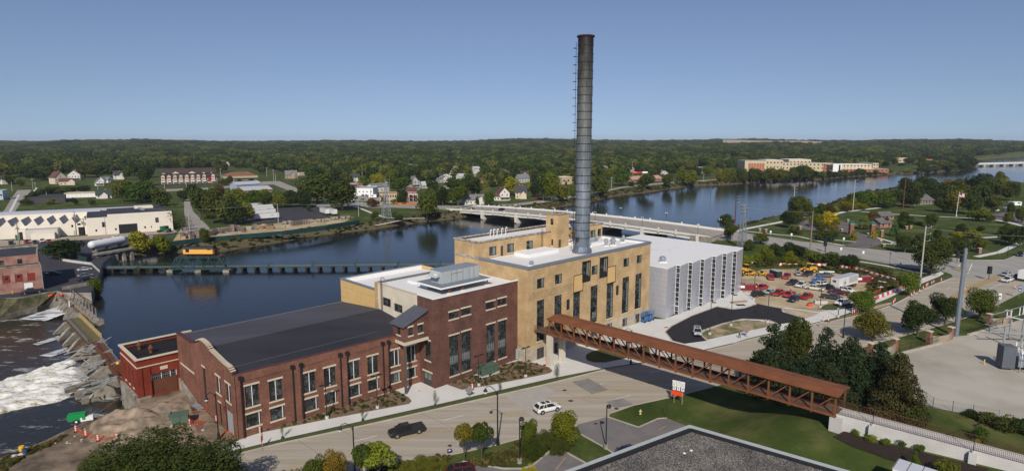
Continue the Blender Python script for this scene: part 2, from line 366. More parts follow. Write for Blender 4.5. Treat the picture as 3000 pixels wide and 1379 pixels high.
# MAIN COMPLEX (local frame: a along the street front, b towards the river)
def CM():return MB((O[0],O[1],0),ROT)
rb1=brick('red_brick',(.175,.075,.056),(.11,.05,.04),(.17,.12,.10),stain=.42)
rb2=brick('orange_red_brick',(.235,.088,.056),(.135,.052,.038),(.30,.20,.15),stain=.35)
tb_=brick('tan_brick',(.57,.40,.215),(.49,.335,.17),(.42,.31,.18),stain=.33,light=(.66,.57,.43))
tan_new=M('new_tan_panel',(.60,.40,.17),.8,.05,.5)
cream=M('cream_stucco',(.52,.45,.34),.9,0,.35,col2=(.64,.57,.46),detail=8,thr=(.25,.6))
pb4=brick('painted_red_brick',(.24,.045,.025),(.20,.035,.02),(.17,.035,.025),stain=.3)
ashlar=brick('limestone_ashlar',(.50,.44,.34),(.44,.38,.29),(.30,.26,.2),bw=1.1,bh=.55,stain=.3)
coping=M('grey_metal_coping',(.22,.25,.30),.45,.05,.8,metal=.3)
terracotta=M('terracotta_tile_coping',(.085,.035,.035),.6,.3,2)
def wall(mb,p0,p1,z0,z1,holes,m,depth=0.28):
 """wall face from p0 to p1 (seen from its right-hand/front side) with real rectangular openings and reveals"""
 ax,ay=p0;bx,by=p1;Ln=math.hypot(bx-ax,by-ay);tx,ty=(bx-ax)/Ln,(by-ay)/Ln;nx,ny=-ty,tx
 def pt(u,z,d=0):return(ax+tx*u+nx*d,ay+ty*u+ny*d,z)
 us=sorted({0,Ln,*[round(h[0],3)for h in holes],*[round(h[2],3)for h in holes]});zs=sorted({z0,z1,*[round(h[1],3)for h in holes],*[round(h[3],3)for h in holes]})
 for i in range(len(us)-1):
  run=None
  for j in range(len(zs)-1):
   uc,zc=(us[i]+us[i+1])/2,(zs[j]+zs[j+1])/2
   ins=any(h[0]<uc<h[2]and h[1]<zc<h[3]for h in holes)
   if not ins:
    if run is None:run=[zs[j],zs[j+1]]
    else:run[1]=zs[j+1]
   if ins or j==len(zs)-2:
    if run:mb.quad(pt(us[i],run[0]),pt(us[i+1],run[0]),pt(us[i+1],run[1]),pt(us[i],run[1]),m);run=None
 for h in holes:
  u0,a,u1,c=h[:4];D=depth
  mb.quad(pt(u0,a),pt(u0,a,D),pt(u0,c,D),pt(u0,c),m);mb.quad(pt(u1,a,D),pt(u1,a),pt(u1,c),pt(u1,c,D),m)
  mb.quad(pt(u0,c),pt(u0,c,D),pt(u1,c,D),pt(u1,c),m);mb.quad(pt(u0,a,D),pt(u0,a),pt(u1,a),pt(u1,a,D),m)
def window(root,p0,p1,h,depth=.22,cols=2,rows=3,frame=None,gl=None,lintel=True,sill=True,name='window',label=None,blind=None,mull=None,trim=None,fr_w=.07,lighten=None):
 frame=frame or df;gl=gl or glass;trim=trim or stm_
 ax,ay=p0;bx,by=p1;Ln=math.hypot(bx-ax,by-ay);tx,ty=(bx-ax)/Ln,(by-ay)/Ln;nx,ny=-ty,tx
 u0,z0,u1,z1=h[:4]
 def pt(u,z,d=0):return(ax+tx*u+nx*d,ay+ty*u+ny*d,z)
 mb=CM();D=depth
 def fbar(u,za,v,zb,w):
# a frame bar between two points on the wall plane
  if abs(u-v)<1e-6:mb2=[(u-w/2,za),(u+w/2,za),(u+w/2,zb),(u-w/2,zb)]
  else:mb2=[(u,za-w/2),(v,za-w/2),(v,za+w/2),(u,za+w/2)]
  f=[pt(q[0],q[1],D-.04)for q in mb2];bk=[pt(q[0],q[1],D+.05)for q in mb2]
  mb.add(f+bk,[(0,1,2,3),(4,5,1,0),(5,6,2,1),(6,7,3,2),(7,4,0,3)],frame)
 fw=fr_w
 fbar(u0+fw/2,z0,u0+fw/2,z1,fw);fbar(u1-fw/2,z0,u1-fw/2,z1,fw);fbar(u0,z0+fw/2,u1,z0+fw/2,fw);fbar(u0,z1-fw/2,u1,z1-fw/2,fw)
 for i in range(1,cols):
  x=u0+(u1-u0)*i/cols;fbar(x,z0,x,z1,.05)
 for j in range(1,rows):
  z=z0+(z1-z0)*j/rows;fbar(u0,z,u1,z,.05)
 w=mb.mk(name,parent=root,label=label)
 g=CM();g.quad(pt(u0,z0,D+.02),pt(u1,z0,D+.02),pt(u1,z1,D+.02),pt(u0,z1,D+.02),gl)
 g.mk('pane',w)
 if mull:
  k=CM()
  for x in mull:k.add([pt(x-.05,z0,D-.12),pt(x+.05,z0,D-.12),pt(x+.05,z1,D-.12),pt(x-.05,z1,D-.12),pt(x-.05,z0,D-.05),pt(x+.05,z0,D-.05),pt(x+.05,z1,D-.05),pt(x-.05,z1,D-.05)],[(0,1,2,3),(4,0,3,7),(1,5,6,2)],wh)
  k.mk('mullion',w)
 if blind:
  k=CM();a,c,e,f_=blind
  k.quad(pt(a,c,D+.005),pt(e,c,D+.005),pt(e,f_,D+.005),pt(a,f_,D+.005),glass2);k.mk('blind',w)
 def trimbox(ua,ub,za,zb,pr):
  k=CM();f=[pt(ua,za,-pr),pt(ub,za,-pr),pt(ub,zb,-pr),pt(ua,zb,-pr)];bk=[pt(ua,za,.1),pt(ub,za,.1),pt(ub,zb,.1),pt(ua,zb,.1)]
  k.add(f+bk,[(0,1,2,3),(4,5,1,0),(5,6,2,1),(6,7,3,2),(7,4,0,3)],trim);return k
 if lintel:trimbox(u0-.18,u1+.18,z1,z1+.32,.05).mk('lintel',w)
 if sill:trimbox(u0-.15,u1+.15,z0-.28,z0,.09).mk('sill',w)
 return w
# yellow power house
yb=thing('power_house',(*W(0,0),0),'tan brick power house with tall narrow windows, tallest building beside the round chimney','building')
y=CM()
F0,F1=(0,0),(47,0)
small=[(2.7,16.05,5.2,18.25),(8.6,16.05,11.1,18.25),(21.8,16.1,24.2,18.3),(34.8,16.1,37.4,18.3),(40.7,16.2,43.1,18.3)]
tallf=[(18.5,15.2,20.9,19.6),(25.2,15.2,27.7,19.6)]
tall=[(2.7,4.2,5.2,13.4),(8.5,4.2,11.1,13.4),(15.1,4.2,17.7,13.4),(21.6,4.2,24.4,13.4),(28.0,4.0,30.9,13.4),(34.6,4.0,37.6,13.4),(40.4,4.0,43.4,13.4)]
louv=[(12.7,9.3,13.9,11.8),(31.9,9.3,33.1,11.8)]
gdoor=[(2.7,0.05,5.2,2.6),(8.5,.05,9.6,2.5),(40.7,.05,42.9,2.55)]
gwin=[(15.3,.7,17.7,2.6),(21.8,.7,24.2,2.6),(28.2,.7,30.6,2.6),(34.9,.5,37.2,2.6)]
wall(y,F0,F1,3.3,21.1,small+tallf+tall+louv,tb_)
y.quad((0,0,3.3),(0,24.6,3.3),(0,24.6,21.1),(0,0,21.1),tb_)
y.quad((47,0,-2),(47,24.6,-2),(47,24.6,21.1),(47,0,21.1),tb_);y.quad((0,24.6,-6),(47,24.6,-6),(47,24.6,24.6),(0,24.6,24.6),tb_)
y.mk('wall',yb)
k=CM();wall(k,(-.12,-.12),(47.12,-.12),-2,3.3,[(a+.12,b_,c+.12,d)for a,b_,c,d in gdoor+gwin],ashlar,.3);k.quad((-.12,24,-2),(-.12,-.12,-2),(-.12,-.12,3.3),(-.12,24,3.3),ashlar);k.quad((-.12,-.12,3.3),(47.12,-.12,3.3),(47.12,0,3.3),(-.12,0,3.3),limestone);k.mk('limestone_base',yb)
k=CM();k.sheet([(.4,.4),(46.6,.4),(46.6,16),(.4,16)],20.5,wr_);
k.quad((.4,.4,20.5),(46.6,.4,20.5),(46.6,.4,21.1),(.4,.4,21.1),wh);k.quad((46.6,.4,20.5),(46.6,16,20.5),(46.6,16,21.1),(46.6,.4,21.1),wh);k.quad((.4,.4,20.5),(.4,16,20.5),(.4,16,21.1),(.4,.4,21.1),wh)
k.mk('roof',yb)
k=CM();k.box(-.15,47.15,-.15,.45,21.08,21.3,coping);k.box(-.15,.45,.45,15.9,21.08,21.3,coping);k.box(46.55,47.15,.45,15.9,21.08,21.3,coping);k.box(-.16,47.16,-.17,-.02,20.75,21.08,coping);k.box(-.17,-.02,.0,15.9,20.75,21.08,coping);k.mk('coping',yb)
for i,h in enumerate(small):window(yb,F0,F1,h,cols=2,rows=1,lintel=False,sill=False,frame=black,blind=(h[2]-.85,h[1]+.15,h[2]-.15,h[3]-.1))
for h in tallf:
 window(yb,F0,F1,h,cols=2,rows=1,lintel=False,sill=False,frame=black,blind=(h[2]-.8,h[1]+1.2,h[2]-.2,h[3]-.1))
 k=CM();a,b_,c,d=h
 for q in[(a-.35,c+.35,d,d+.3),(a-.35,c+.35,b_-.3,b_+.9),(a-.35,a,b_+.9,d),(c,c+.35,b_+.9,d)]:k.box(q[0],q[1],-.12,-.02,q[2],q[3],black)
 k.mk('window_surround',yb)
for i,h in enumerate(tall):
 window(yb,F0,F1,h,cols=3,rows=11,lintel=False,sill=True,frame=black,fr_w=.1,blind=(h[0]+.9,h[1]+1.2,h[2]-.3,h[1]+2.6)if i in(2,3)else((h[2]-1.0,h[1]+.3,h[2]-.2,h[3]-1.5)if i>3 else None))
for h in louv:
 k=CM();a,b_,c,d=h;k.quad((a,.15,b_),(c,.15,b_),(c,.15,d),(a,.15,d),df)
 for j in range(8):z=b_+(d-b_)*(j+.3)/8;k.bar((a,.1,z),(c,.1,z),.06,.12,df)
 k.mk('louvre',yb)
FB0,FB1=(-.12,-.12),(47.12,-.12)
for h in gwin:window(yb,FB0,FB1,(h[0]+.12,h[1],h[2]+.12,h[3]),cols=3,rows=1,lintel=False,sill=False,frame=black,blind=(h[2]-.8,h[1]+.1,h[2],h[3]-.1))
for h in gdoor:
 k=CM();k.box(h[0],h[2],.08,.16,h[1],h[3],M('brown_steel_door',(.06,.05,.045),.5,.05));
 d=k.mk('door',yb);
 k=CM();k.bar(((h[0]+h[2])/2,.06,h[1]+1.2),((h[0]+h[2])/2,.06,h[1]+.9),.04,None,gv);k.box((h[0]+h[2])/2-.015,(h[0]+h[2])/2+.015,.06,.08,h[1],h[3],gv);k.mk('handle',d)
for a,b_,c,d in[(14.95,13.0,18.5,17.1),(27.75,12.95,31.4,17.2)]:
 k=CM();k.box(a,c,-.1,-.02,b_,d,tan_new)
 for q in[(a,a+.14,b_,d),(c-.14,c,b_,d),(a+.14,c-.14,b_,b_+.14),(a+.14,c-.14,d-.14,d)]:k.box(q[0],q[1],-.16,-.1,q[2],q[3],black)
 k.mk('infill_panel',yb)
for a,z in[(3,20.1),(24.5,20.2),(33.2,20.3),(42.5,20.2),(17.3,20.1)]:CM().tube((a,-.06,z),(a,.1,z),.12,m=black).mk('wall_scupper',yb)
k=CM()
for z in(14.0,14.45,14.9,15.3):k.bar((.02,-.012,z),(14.5,-.012,z),.025,.03,df)
for z in(14.0,14.45,14.9,15.3):k.bar((38,-.012,z+3),(47,-.012,z+3),.025,.03,df)
k.mk('brick_joint_line',yb)
# penthouse
ph=CM();pw=[(3.4,21.05,5.8,23.2),(9.3,21.05,11.7,23.2),(16.0,21.0,18.4,23.1),(41.6,21.1,44.0,23.1),(44.9,21.0,46.6,23.2)]
wall(ph,(0,16),(47,16),20.5,24.6,pw+[(7.1,20.52,8.0,23.0)],tb_)
ph.quad((0,24.6,20.9),(0,16,20.9),(0,16,24.6),(0,24.6,24.6),tb_);ph.quad((47,16,20.5),(47,24.6,20.5),(47,24.6,24.6),(47,16,24.6),tb_)
pho=ph.mk('penthouse',yb)
for h in pw:window(pho,(0,16),(47,16),h,cols=2,rows=1,lintel=False,frame=black,blind=(h[0]+1.3,h[1]+.1,h[2]-.2,h[3]-.1))
k=CM();k.box(7.1,8.0,16.1,16.2,20.52,23,M('brown_steel_door'));k.mk('door',pho)
k=CM();k.sheet([(.4,16.4),(46.6,16.4),(46.6,24.2),(.4,24.2)],24.15,wr_);k.mk('penthouse_roof',pho)
tile=M('weathered_stone_coping',(.14,.12,.11),.95,0,2.2,col2=(.5,.46,.42),detail=3,thr=(.4,.6))
k=CM();k.box(-.2,47.2,15.8,16.4,24.6,24.85,tile);k.box(-.2,47.2,24.2,24.8,24.6,24.85,tile);k.box(-.2,.4,16.4,24.2,24.6,24.85,tile);k.box(46.6,47.2,16.4,24.2,24.6,24.85,tile);k.box(-.06,0,16,24.6,20.7,21.2,tile)
k.mk('stone_coping',pho)
window(pho,(0,24.6),(0,16),(4.1,22.7,4.8,23.4),cols=1,rows=1,lintel=False,sill=False)
# tower
tw=CM();
wall(tw,(25.2,13.8),(29.6,13.8),20.5,29.1,[(.4,20.52,1.4,22.6)],tb_,.12)
wall(tw,(25.2,17.8),(25.2,13.8),20.5,29.1,[(1.5,26.3,2.5,27.9),(1.5,21.0,2.5,22.6)],tb_,.15)
tw.quad((29.6,13.8,20.5),(29.6,17.8,20.5),(29.6,17.8,29.1),(29.6,13.8,29.1),tb_);tw.quad((29.6,17.8,24.2),(25.2,17.8,24.2),(25.2,17.8,29.1),(29.6,17.8,29.1),tb_)
two=tw.mk('stair_tower',yb)
k=CM();k.sheet([(25.2,13.8),(29.6,13.8),(29.6,17.8),(25.2,17.8)],28.7,wr_)
for q in[(25,29.8,13.6,14.1),(25,29.8,17.5,18),(25,25.5,14.1,17.5),(29.3,29.8,14.1,17.5)]:k.box(*q,29.1,29.35,tile)
k.mk('tower_coping',two)
window(two,(25.2,17.8),(25.2,13.8),(1.5,26.3,2.5,27.9),cols=2,rows=2,lintel=False,depth=.1);window(two,(25.2,17.8),(25.2,13.8),(1.5,21.0,2.5,22.6),cols=2,rows=2,lintel=False,depth=.1)
k=CM();k.box(25.6,26.6,13.88,13.92,20.52,22.6,M('brown_steel_door'));k.mk('door',two)
# roof clutter of the power house
k=CM();k.box(10.3,21.2,10,14.6,20.5,21.3,wh);k.box(12.2,16,14.6,16,20.5,21.1,wh);k.mk('skylight_curb',yb)
k=CM();k.box(29.6,31.5,10.5,15,20.5,21.5,wh);k.box(30.2,31.5,11.5,15,21.5,22.1,wh);k.box(32.5,40,9.5,11,20.5,21.1,wh);k.mk('duct_curb',yb)
def ladder(name,par,x,yy,z0,z1,cage=True,mat=None,ax='x'):
 k=CM();m_=mat or black
 for s in(-.25,.25):
  p=(x+s,yy)if ax=='x' else(x,yy+s);k.bar((*p,z0),(*p,z1),.06,None,m_)
 z=z0+.3
 while z<z1:
  a,b2=((x-.25,yy,z),(x+.25,yy,z))if ax=='x' else((x,yy-.25,z),(x,yy+.25,z));k.bar(a,b2,.04,None,m_);z+=.35
 return k.mk(name,parent=par)
ladder('ladder',yb,21.5,15.75,20.5,25.8,mat=r2_)
def roofvent(r,h,x,yy,z,label,grp=None):
 t=thing('roof_vent',(*W(x,yy),z),label,'roof vent',grp);q=MB((*W(x,yy),z));q.box(-r*1.2,r*1.2,-r*1.2,r*1.2,0,.2,wh);q.mk('curb',t)
 q=MB((*W(x,yy),z));q.lathe([(r*.75,.2),(r*.75,h*.5),(r*1.15,h*.5),(r*1.15,h*.62),(r*.9,h*.7),(r*.9,h*.9),(r*.5,h),(0.01,h)],16,gv);q.mk('hood',t,smooth=False)
RV=[(36.2,13.0,.9,3.0,'large silver roof fan on a grey box right of the chimney'),(39.6,12.3,.6,2.0,'slim silver roof vent behind the round one right of the chimney'),(36.6,6.9,.5,2.0,'slim silver roof vent nearest the front parapet right of the chimney'),(38.8,6.3,.7,2.0,'round silver roof vent right of the slim one nearest the parapet'),(44.2,7.3,.5,1.4,'short silver vent with small neighbour at the far right of the roof'),(45.1,7.4,.45,1.9,'taller silver vent at the far right corner of the roof'),(4.3,3.2,.5,1.1,'small silver mushroom vent near the left roof corner'),(32.9,9.5,.45,1.4,'small silver vent half hidden behind the chimney')]
for x,yy,r,h,lb in RV:roofvent(r,h,x,yy,20.5,lb,'roof vents on the power house')
fbx=thing('air_handler',(*W(36,11.8),20.5),'grey box air handler under the large silver roof fan','air handler');k=CM();k.box(34.6,37.6,11.2,12.8,20.6,22.0,gm3);k.mk('cabinet',fbx);k=CM();k.box(34.7,37.5,11.14,11.2,20.8,21.8,gv);k.mk('grille',fbx)
for j,(x,yy,lb)in enumerate([(9.5,22.2,'first white gooseneck pipe on the penthouse roof'),(11,22.6,'second white gooseneck pipe on the penthouse roof'),(11.8,22.2,'third white gooseneck pipe on the penthouse roof'),(13.6,22.4,'fourth white gooseneck pipe on the penthouse roof'),(15.4,22.8,'last white gooseneck pipe on the penthouse roof')]):
 k=CM();k.tube((x,yy,24.15),(x,yy,25.8),.09,m=wh);k.tube((x,yy,25.8),(x+.35,yy,26.0),.09,m=wh);k.tube((x+.35,yy,26.0),(x+.5,yy,25.6),.09,m=wh);o=k.mk('vent_pipe',label=lb,cat='vent pipe',grp='white pipes on the penthouse roof',loc=(*W(x,yy),24.15))
# chimney
cx,cy=17.31,148.25
def chimmat():
 m,n,b=nm3('chimney_steel');N=n.nodes.new;SV(b,'Roughness',.5);SV(b,'Metallic',.35)
 tc=N('ShaderNodeTexCoord');sp=N('ShaderNodeSeparateXYZ');L(n,tc.outputs['Object'],sp.inputs[0])
 nz=N('ShaderNodeTexNoise');SV(nz,'Scale',.9);SV(nz,'Detail',7);mp=N('ShaderNodeMapping');SV(mp,'Scale',(1,1,.35));L(n,tc.outputs['Object'],mp.inputs[0]);L(n,mp.outputs[0],nz.inputs['Vector'])
 ad=N('ShaderNodeMath');ad.operation='MULTIPLY_ADD';SV(ad,1,16);L(n,nz.outputs['Fac'],ad.inputs[0]);L(n,sp.outputs[2],ad.inputs[2])
 mr=N('ShaderNodeMapRange');SV(mr,'From Min',8);SV(mr,'From Max',58);L(n,ad.outputs[0],mr.inputs[0])
 r=N('ShaderNodeValToRGB');e=r.color_ramp.elements;e[0].color=(.14,.17,.22,1);e[1].color=(.018,.014,.013,1);e[1].position=1
 for p,c in[(.3,(.22,.25,.295,1)),(.5,(.14,.155,.17,1)),(.68,(.15,.155,.15,1)),(.84,(.07,.07,.066,1))]:x=e.new(p);x.color=c
 L(n,mr.outputs[0],r.inputs[0])
 n2=N('ShaderNodeTexNoise');SV(n2,'Scale',3.5);SV(n2,'Detail',6);m2=N('ShaderNodeMapping');SV(m2,'Scale',(1,1,.12));L(n,tc.outputs['Object'],m2 .inputs[0]);L(n,m2 .outputs[0],n2 .inputs['Vector'])
 r2=N('ShaderNodeValToRGB');CP(r2,0,.35);CP(r2,1,.65);CE(r2,0,(.7,.7,.68,1));CE(r2,1,(1.2,1.2,1.2,1));L(n,n2 .outputs['Fac'],r2 .inputs[0])
 mx=N('ShaderNodeMix');mx.data_type='RGBA';mx.blend_type='MULTIPLY';SV(mx,0,1);L(n,r.outputs[0],mx.inputs[6]);L(n,r2 .outputs[0],mx.inputs[7]);L(n,mx.outputs[2],b.inputs['Base Color']);return m
chm=chimmat()
ch=thing('chimney',(cx,cy,20.5),'tall round dark steel chimney on the roof, grey below and sooty at the top','chimney')
q=MB((cx,cy,20.5));NS=26;Hc=51.2
for i in range(NS):
 z0=1.9+(Hc-1.9)*i/NS;z1=1.9+(Hc-1.9)*(i+1)/NS;rr=1.84 if i%2 else 1.80;q.lathe([(rr,z0),(rr,z1)],28,chm)
q.mk('shaft',ch,smooth=False)
q=MB((cx,cy,20.5))
for i in range(1,NS):z0=1.9+(Hc-1.9)*i/NS;q.lathe([(1.85,z0-.07),(1.91,z0-.05),(1.91,z0+.05),(1.85,z0+.07)],28,df)
q.mk('band',ch)
q=MB((cx,cy,20.5));q.lathe([(2.45,0),(2.45,.55),(1.9,1.5),(1.9,1.95),(1.8,2.0)],12,chm);q.mk('base_flare',ch)
q=MB((cx,cy,20.5));q.lathe([(1.9,Hc-.1),(2.05,Hc),(2.12,Hc+.12),(2.12,Hc+.3),(1.95,Hc+.38),(1.7,Hc+.38),(1.65,Hc-.5)],28,M('sooty_rusty_steel',(.05,.025,.02),.7,.3,2));q.mk('rim',ch)
q=MB((cx,cy,20.5));lx=-2.25
for s in(-.22,.22):q.bar((lx,s-.4,2),(lx,s-.4,50),.06,None,black)
z=2.3
while z<50:q.bar((lx,-.62,z),(lx,-.18,z),.04,None,black);z+=.5
z=3
while z<50:q.bar((lx,-.4,z),(-1.8,-.4,z),.05,None,black);q.lathe([(.42,0),(.45,.03),(.45,.08),(.42,.1)],8,black,(lx-.25,-.4,z));z+=1.9
q.mk('ladder',ch)
q=MB((cx,cy,20.5));q.box(-1.75,-1.1,-1.75,-1.35,3.0,4.0,black);q.mk('access_hatch',ch)
# tall red brick building with cream side
tb=thing('tall_brick_building',(*W(-22.9,3.3),0),'dark red brick hall with tall paired windows, cream side wall and white flat roof','building')
T0,T1=(-22.9,3.2),(-.05,3.2)
ws=[(3.75,13.15,6.2,14.55),(6.9,13.25,9.35,14.65),(13.6,13.2,16.1,14.7),(16.9,13.3,19.4,14.8)]
wt=[(3.75,1.45,6.2,9.75),(6.9,1.45,9.35,9.85),(13.7,1.55,16.15,9.85),(17.0,1.65,19.5,9.95)]
k=CM();
wall(k,T0,T1,-1,17.9,ws+wt,rb1)
wall(k,(-22.9,8.4),(-22.9,3.2),-1,17.9,[(2.2,5.3,4.0,9.3),(1.5,.02,4.2,2.8)],rb1)
for a in(-21.2,-11.6,-1.6):k.box(a-.5,a+.5,3.08,3.2,.2,15.6,rb1)
k.mk('wall',tb)
k=CM();wall(k,(-22.9,23.4),(-22.9,8.4),9,17.9,[(2.6,13.4,5.6,15.2),(6.8,13.0,9.8,14.7),(11.7,12.9,14.2,14.4)],cream,.2);k.quad((-22.9,23.4,16.0),(0,23.4,16.0),(0,23.4,17.9),(-22.9,23.4,17.9),cream);k.box(-23.05,-22.9,16.6,16.9,11,17.2,cream);k.box(-23.1,-22.9,22.5,23.5,10,18.0,tb_)
k.mk('cream_side_wall',tb)
for h in[(2.6,13.4,5.6,15.2),(6.8,13.0,9.8,14.7),(11.7,12.9,14.2,14.4)]:window(tb,(-22.9,23.4),(-22.9,8.4),h,cols=5,rows=3,lintel=False,sill=False,depth=.15)
k=CM();k.sheet([(-22.6,3.5),(-.1,3.5),(-.1,23.1),(-22.6,23.1)],17.55,wr_);k.mk('roof',tb)
k=CM();k.box(-23,0,3.05,3.55,17.9,18.05,wh);k.box(-23,-22.5,3.55,8.4,17.9,18.05,wh);k.box(-23,-22.6,8.4,23.5,17.9,18.0,stm_);k.box(-22.6,0,23.1,23.5,17.9,18.03,coping);k.box(-22.6,-22.5,3.5,23.1,17.5,17.9,wh);k.box(-22.5,-.1,3.5,3.55,17.5,17.9,wh);k.mk('coping',tb)
for h in ws:window(tb,T0,T1,h,cols=5,rows=3)
for h in wt:window(tb,T0,T1,h,cols=4,rows=13,blind=(h[0]+.2,h[1]+2.3,h[2]-.2,h[1]+4.0),frame=M('charcoal_steel_sash',(.045,.045,.045),.6,0))
window(tb,(-22.9,8.4),(-22.9,3.2),(2.2,5.3,4.0,9.3),cols=3,rows=6)
k=CM();k.box(-22.75,-22.7,4.2,6.9,.02,2.8,M('dark_brown_door',(.05,.045,.04),.5,.1));dd_=k.mk('door',tb)
k=CM();k.box(-22.78,-22.75,5.7,6.6,1.3,2.4,glass2);k.box(-22.78,-22.75,4.5,5.4,1.3,2.4,glass2);k.mk('door_pane',dd_)
k=CM();k.box(-23.0,-22.9,3.9,7.1,2.8,3.1,stm_);k.mk('lintel',tb)
k=CM();k.box(-17.5,-12.5,12.2,15.2,17.55,18.05,wh);k.box(-17,-13,17,20,17.55,18.0,wh);k.mk('roof_hatch_curb',tb)
# ladder with cage on cream wall
k=CM()
for s in(20.55,21.0):k.bar((-23.2,s,11.5),(-23.2,s,18.9),.06,None,r2_)
z=11.8
while z<18.6:k.bar((-23.2,20.55,z),(-23.2,21.0,z),.04,None,r2_);z+=.35
for s in(20.55,21.0):
 for j in range(6):a0=pi*j/6;a1_=pi*(j+1)/6;k.bar((-23.2+.4-.4*cos(a0),s,18.9+.5*sin(a0)),(-23.2+.4-.4*cos(a1_),s,18.9+.5*sin(a1_)),.06,None,black)
k.mk('ladder',tb)
# stair box on a column in the corner
sb=CM();SBz0,SBz1=10.2,13.3
def sbz(a):return 13.5+(a+28.4)*(15.7-13.5)/5.5
for h in[1]:
 wall(sb,(-28.4,5.1),(-22.95,5.1),10.2,13.4,[(.95,11.35,1.95,12.9),(3.2,11.35,4.3,12.95)],rb1,.15)
 sb.add([(-28.4,5.1,13.4),(-22.95,5.1,13.4),(-22.95,5.1,15.6)],[(0,1,2)],rb1)
 wall(sb,(-28.4,8.9),(-28.4,5.1),10.2,13.4,[(1.4,11.4,2.5,12.9)],rb1,.15)
 sb.quad((-22.95,8.9,10.2),(-28.4,8.9,10.2),(-28.4,8.9,13.4),(-22.95,8.9,15.6),rb1)
 sb.quad((-28.4,5.1,10.2),(-28.4,8.9,10.2),(-22.95,8.9,10.2),(-22.95,5.1,10.2),cc_)
sbo=sb.mk('corner_stair_box',tb)
for pp,h in[(((-28.4,5.1),(-22.95,5.1)),(.95,11.35,1.95,12.9)),(((-28.4,5.1),(-22.95,5.1)),(3.2,11.35,4.3,12.95)),(((-28.4,8.9),(-28.4,5.1)),(1.4,11.4,2.5,12.9))]:window(sbo,*pp,h,cols=3,rows=4,depth=.12)
zinc=M('zinc_standing_seam',(.20,.21,.25),.4,.1,1,metal=.6)
k=CM();k.add([(-28.9,4.7,13.35),(-22.9,4.7,15.7),(-22.9,9.3,15.7),(-28.9,9.3,13.35),(-28.9,4.7,13.2),(-22.9,4.7,15.5),(-22.9,9.3,15.5),(-28.9,9.3,13.2)],[(0,1,2,3),(4,5,1,0),(7,4,0,3),(6,7,3,2)],zinc)
for j in range(12):yy=4.8+j*.4;k.bar((-28.9,yy,13.4),(-22.9,yy,15.75),.04,.08,zinc)
k.mk('sloping_metal_roof',sbo)
k=CM();k.box(-28.55,-22.9,4.95,5.1,9.6,10.2,stm_);k.box(-28.55,-28.4,5.1,8.9,9.6,10.2,stm_);k.mk('stone_band',sbo)
k=CM();k.box(-28.5,-28.1,5.0,5.4,0,9.6,M('aged_steel_column',(.10,.09,.065),.7,.1));k.mk('corner_column',sbo)
# rooftop unit
hv=thing('rooftop_unit',(*W(-17.2,7.8),18.9),'large grey rooftop air unit on a raised steel platform over the brick hall','air handling unit')
k=CM();k.box(-17.2,-7.1,7.8,11.4,19.15,21.7,gm3);k.box(-17.25,-7.05,7.75,11.45,21.7,21.8,gv);k.mk('cabinet',hv)
k=CM()
for a in(-14.7,-13.2,-11.6,-9.9,-8.6):k.box(a,a+.03,7.76,7.8,19.2,21.7,df)
k.box(-14.6,-11.7,7.76,7.8,20.9,20.94,df);k.mk('access_panel',hv)
k=CM();k.add([(-17.2,8.2,20.6),(-18.3,8.2,20.5),(-17.2,8.2,21.6),(-17.2,11,20.6),(-18.3,11,20.5),(-17.2,11,21.6)],[(0,1,2),(5,4,3),(1,4,5,2),(0,3,4,1)],gm3);k.box(-17.9,-17.85,8.5,9.4,20.7,21.2,wh);k.mk('intake_hood',hv)
k=CM();k.add([(-7.1,8.2,20.9),(-6,8.2,20.8),(-7.1,8.2,21.6),(-7.1,11,20.9),(-6,11,20.8),(-7.1,11,21.6)],[(0,2,1),(5,3,4),(1,2,5,4)],gm3);k.add([(-7.1,8.2,20.1),(-6,8.2,20.0),(-7.1,8.2,20.8),(-7.1,11,20.1),(-6,11,20.0),(-7.1,11,20.8)],[(0,2,1),(5,3,4),(1,2,5,4)],gm3);k.mk('exhaust_hood',hv)
k=CM();k.box(-19.4,-5.9,5.2,13.6,18.95,19.15,M('blue_grey_platform',(.17,.20,.23),.7,.1));k.box(-19.45,-5.85,5.1,5.2,18.85,19.17,wh);k.box(-19.5,-19.4,5.2,13.6,18.85,19.17,wh);k.mk('platform',hv)
k=CM()
for a in(-17,-13.5,-6.8):
 for bb in(5.6,13.2):k.box(a-.12,a+.12,bb-.12,bb+.12,17.75,18.95,rust)
 k.box(a-.3,a+.3,5.3,5.9,17.57,17.75,wh)
k.mk('support_leg',hv)
# tan annex behind
ta=thing('tan_annex',(*W(-22.9,23.5),-3),'low annex with smooth tan side wall and white roof along the river','building')
k=CM();k.quad((-22.95,38.3,-4),(-22.95,23.6,-4),(-22.95,23.6,16.2),(-22.95,38.3,16.2),tan_new);k.quad((0,38.3,-6),(-22.95,38.3,-6),(-22.95,38.3,16.2),(0,38.3,16.2),tan_new);k.quad((0,24.6,-6),(0,38.3,-6),(0,38.3,16.2),(0,24.6,16.2),tan_new)
for z in(12.2,13.4,14.6):k.box(-22.99,-22.95,23.6,38.3,z,z+.03,tb_)
k.mk('wall',ta)
k=CM();k.sheet([(-22.6,23.6),(-.1,23.6),(-.1,38),(-22.6,38)],15.3,wr_);k.quad((-22.6,37.9,15.3),(-.1,37.9,15.3),(-.1,37.9,16.2),(-22.6,37.9,16.2),wh);k.mk('roof',ta)
k=CM();k.box(-23.1,-22.5,23.5,38.4,16.2,16.45,coping);k.box(-22.5,0,37.9,38.4,16.2,16.45,coping);k.mk('coping',ta)
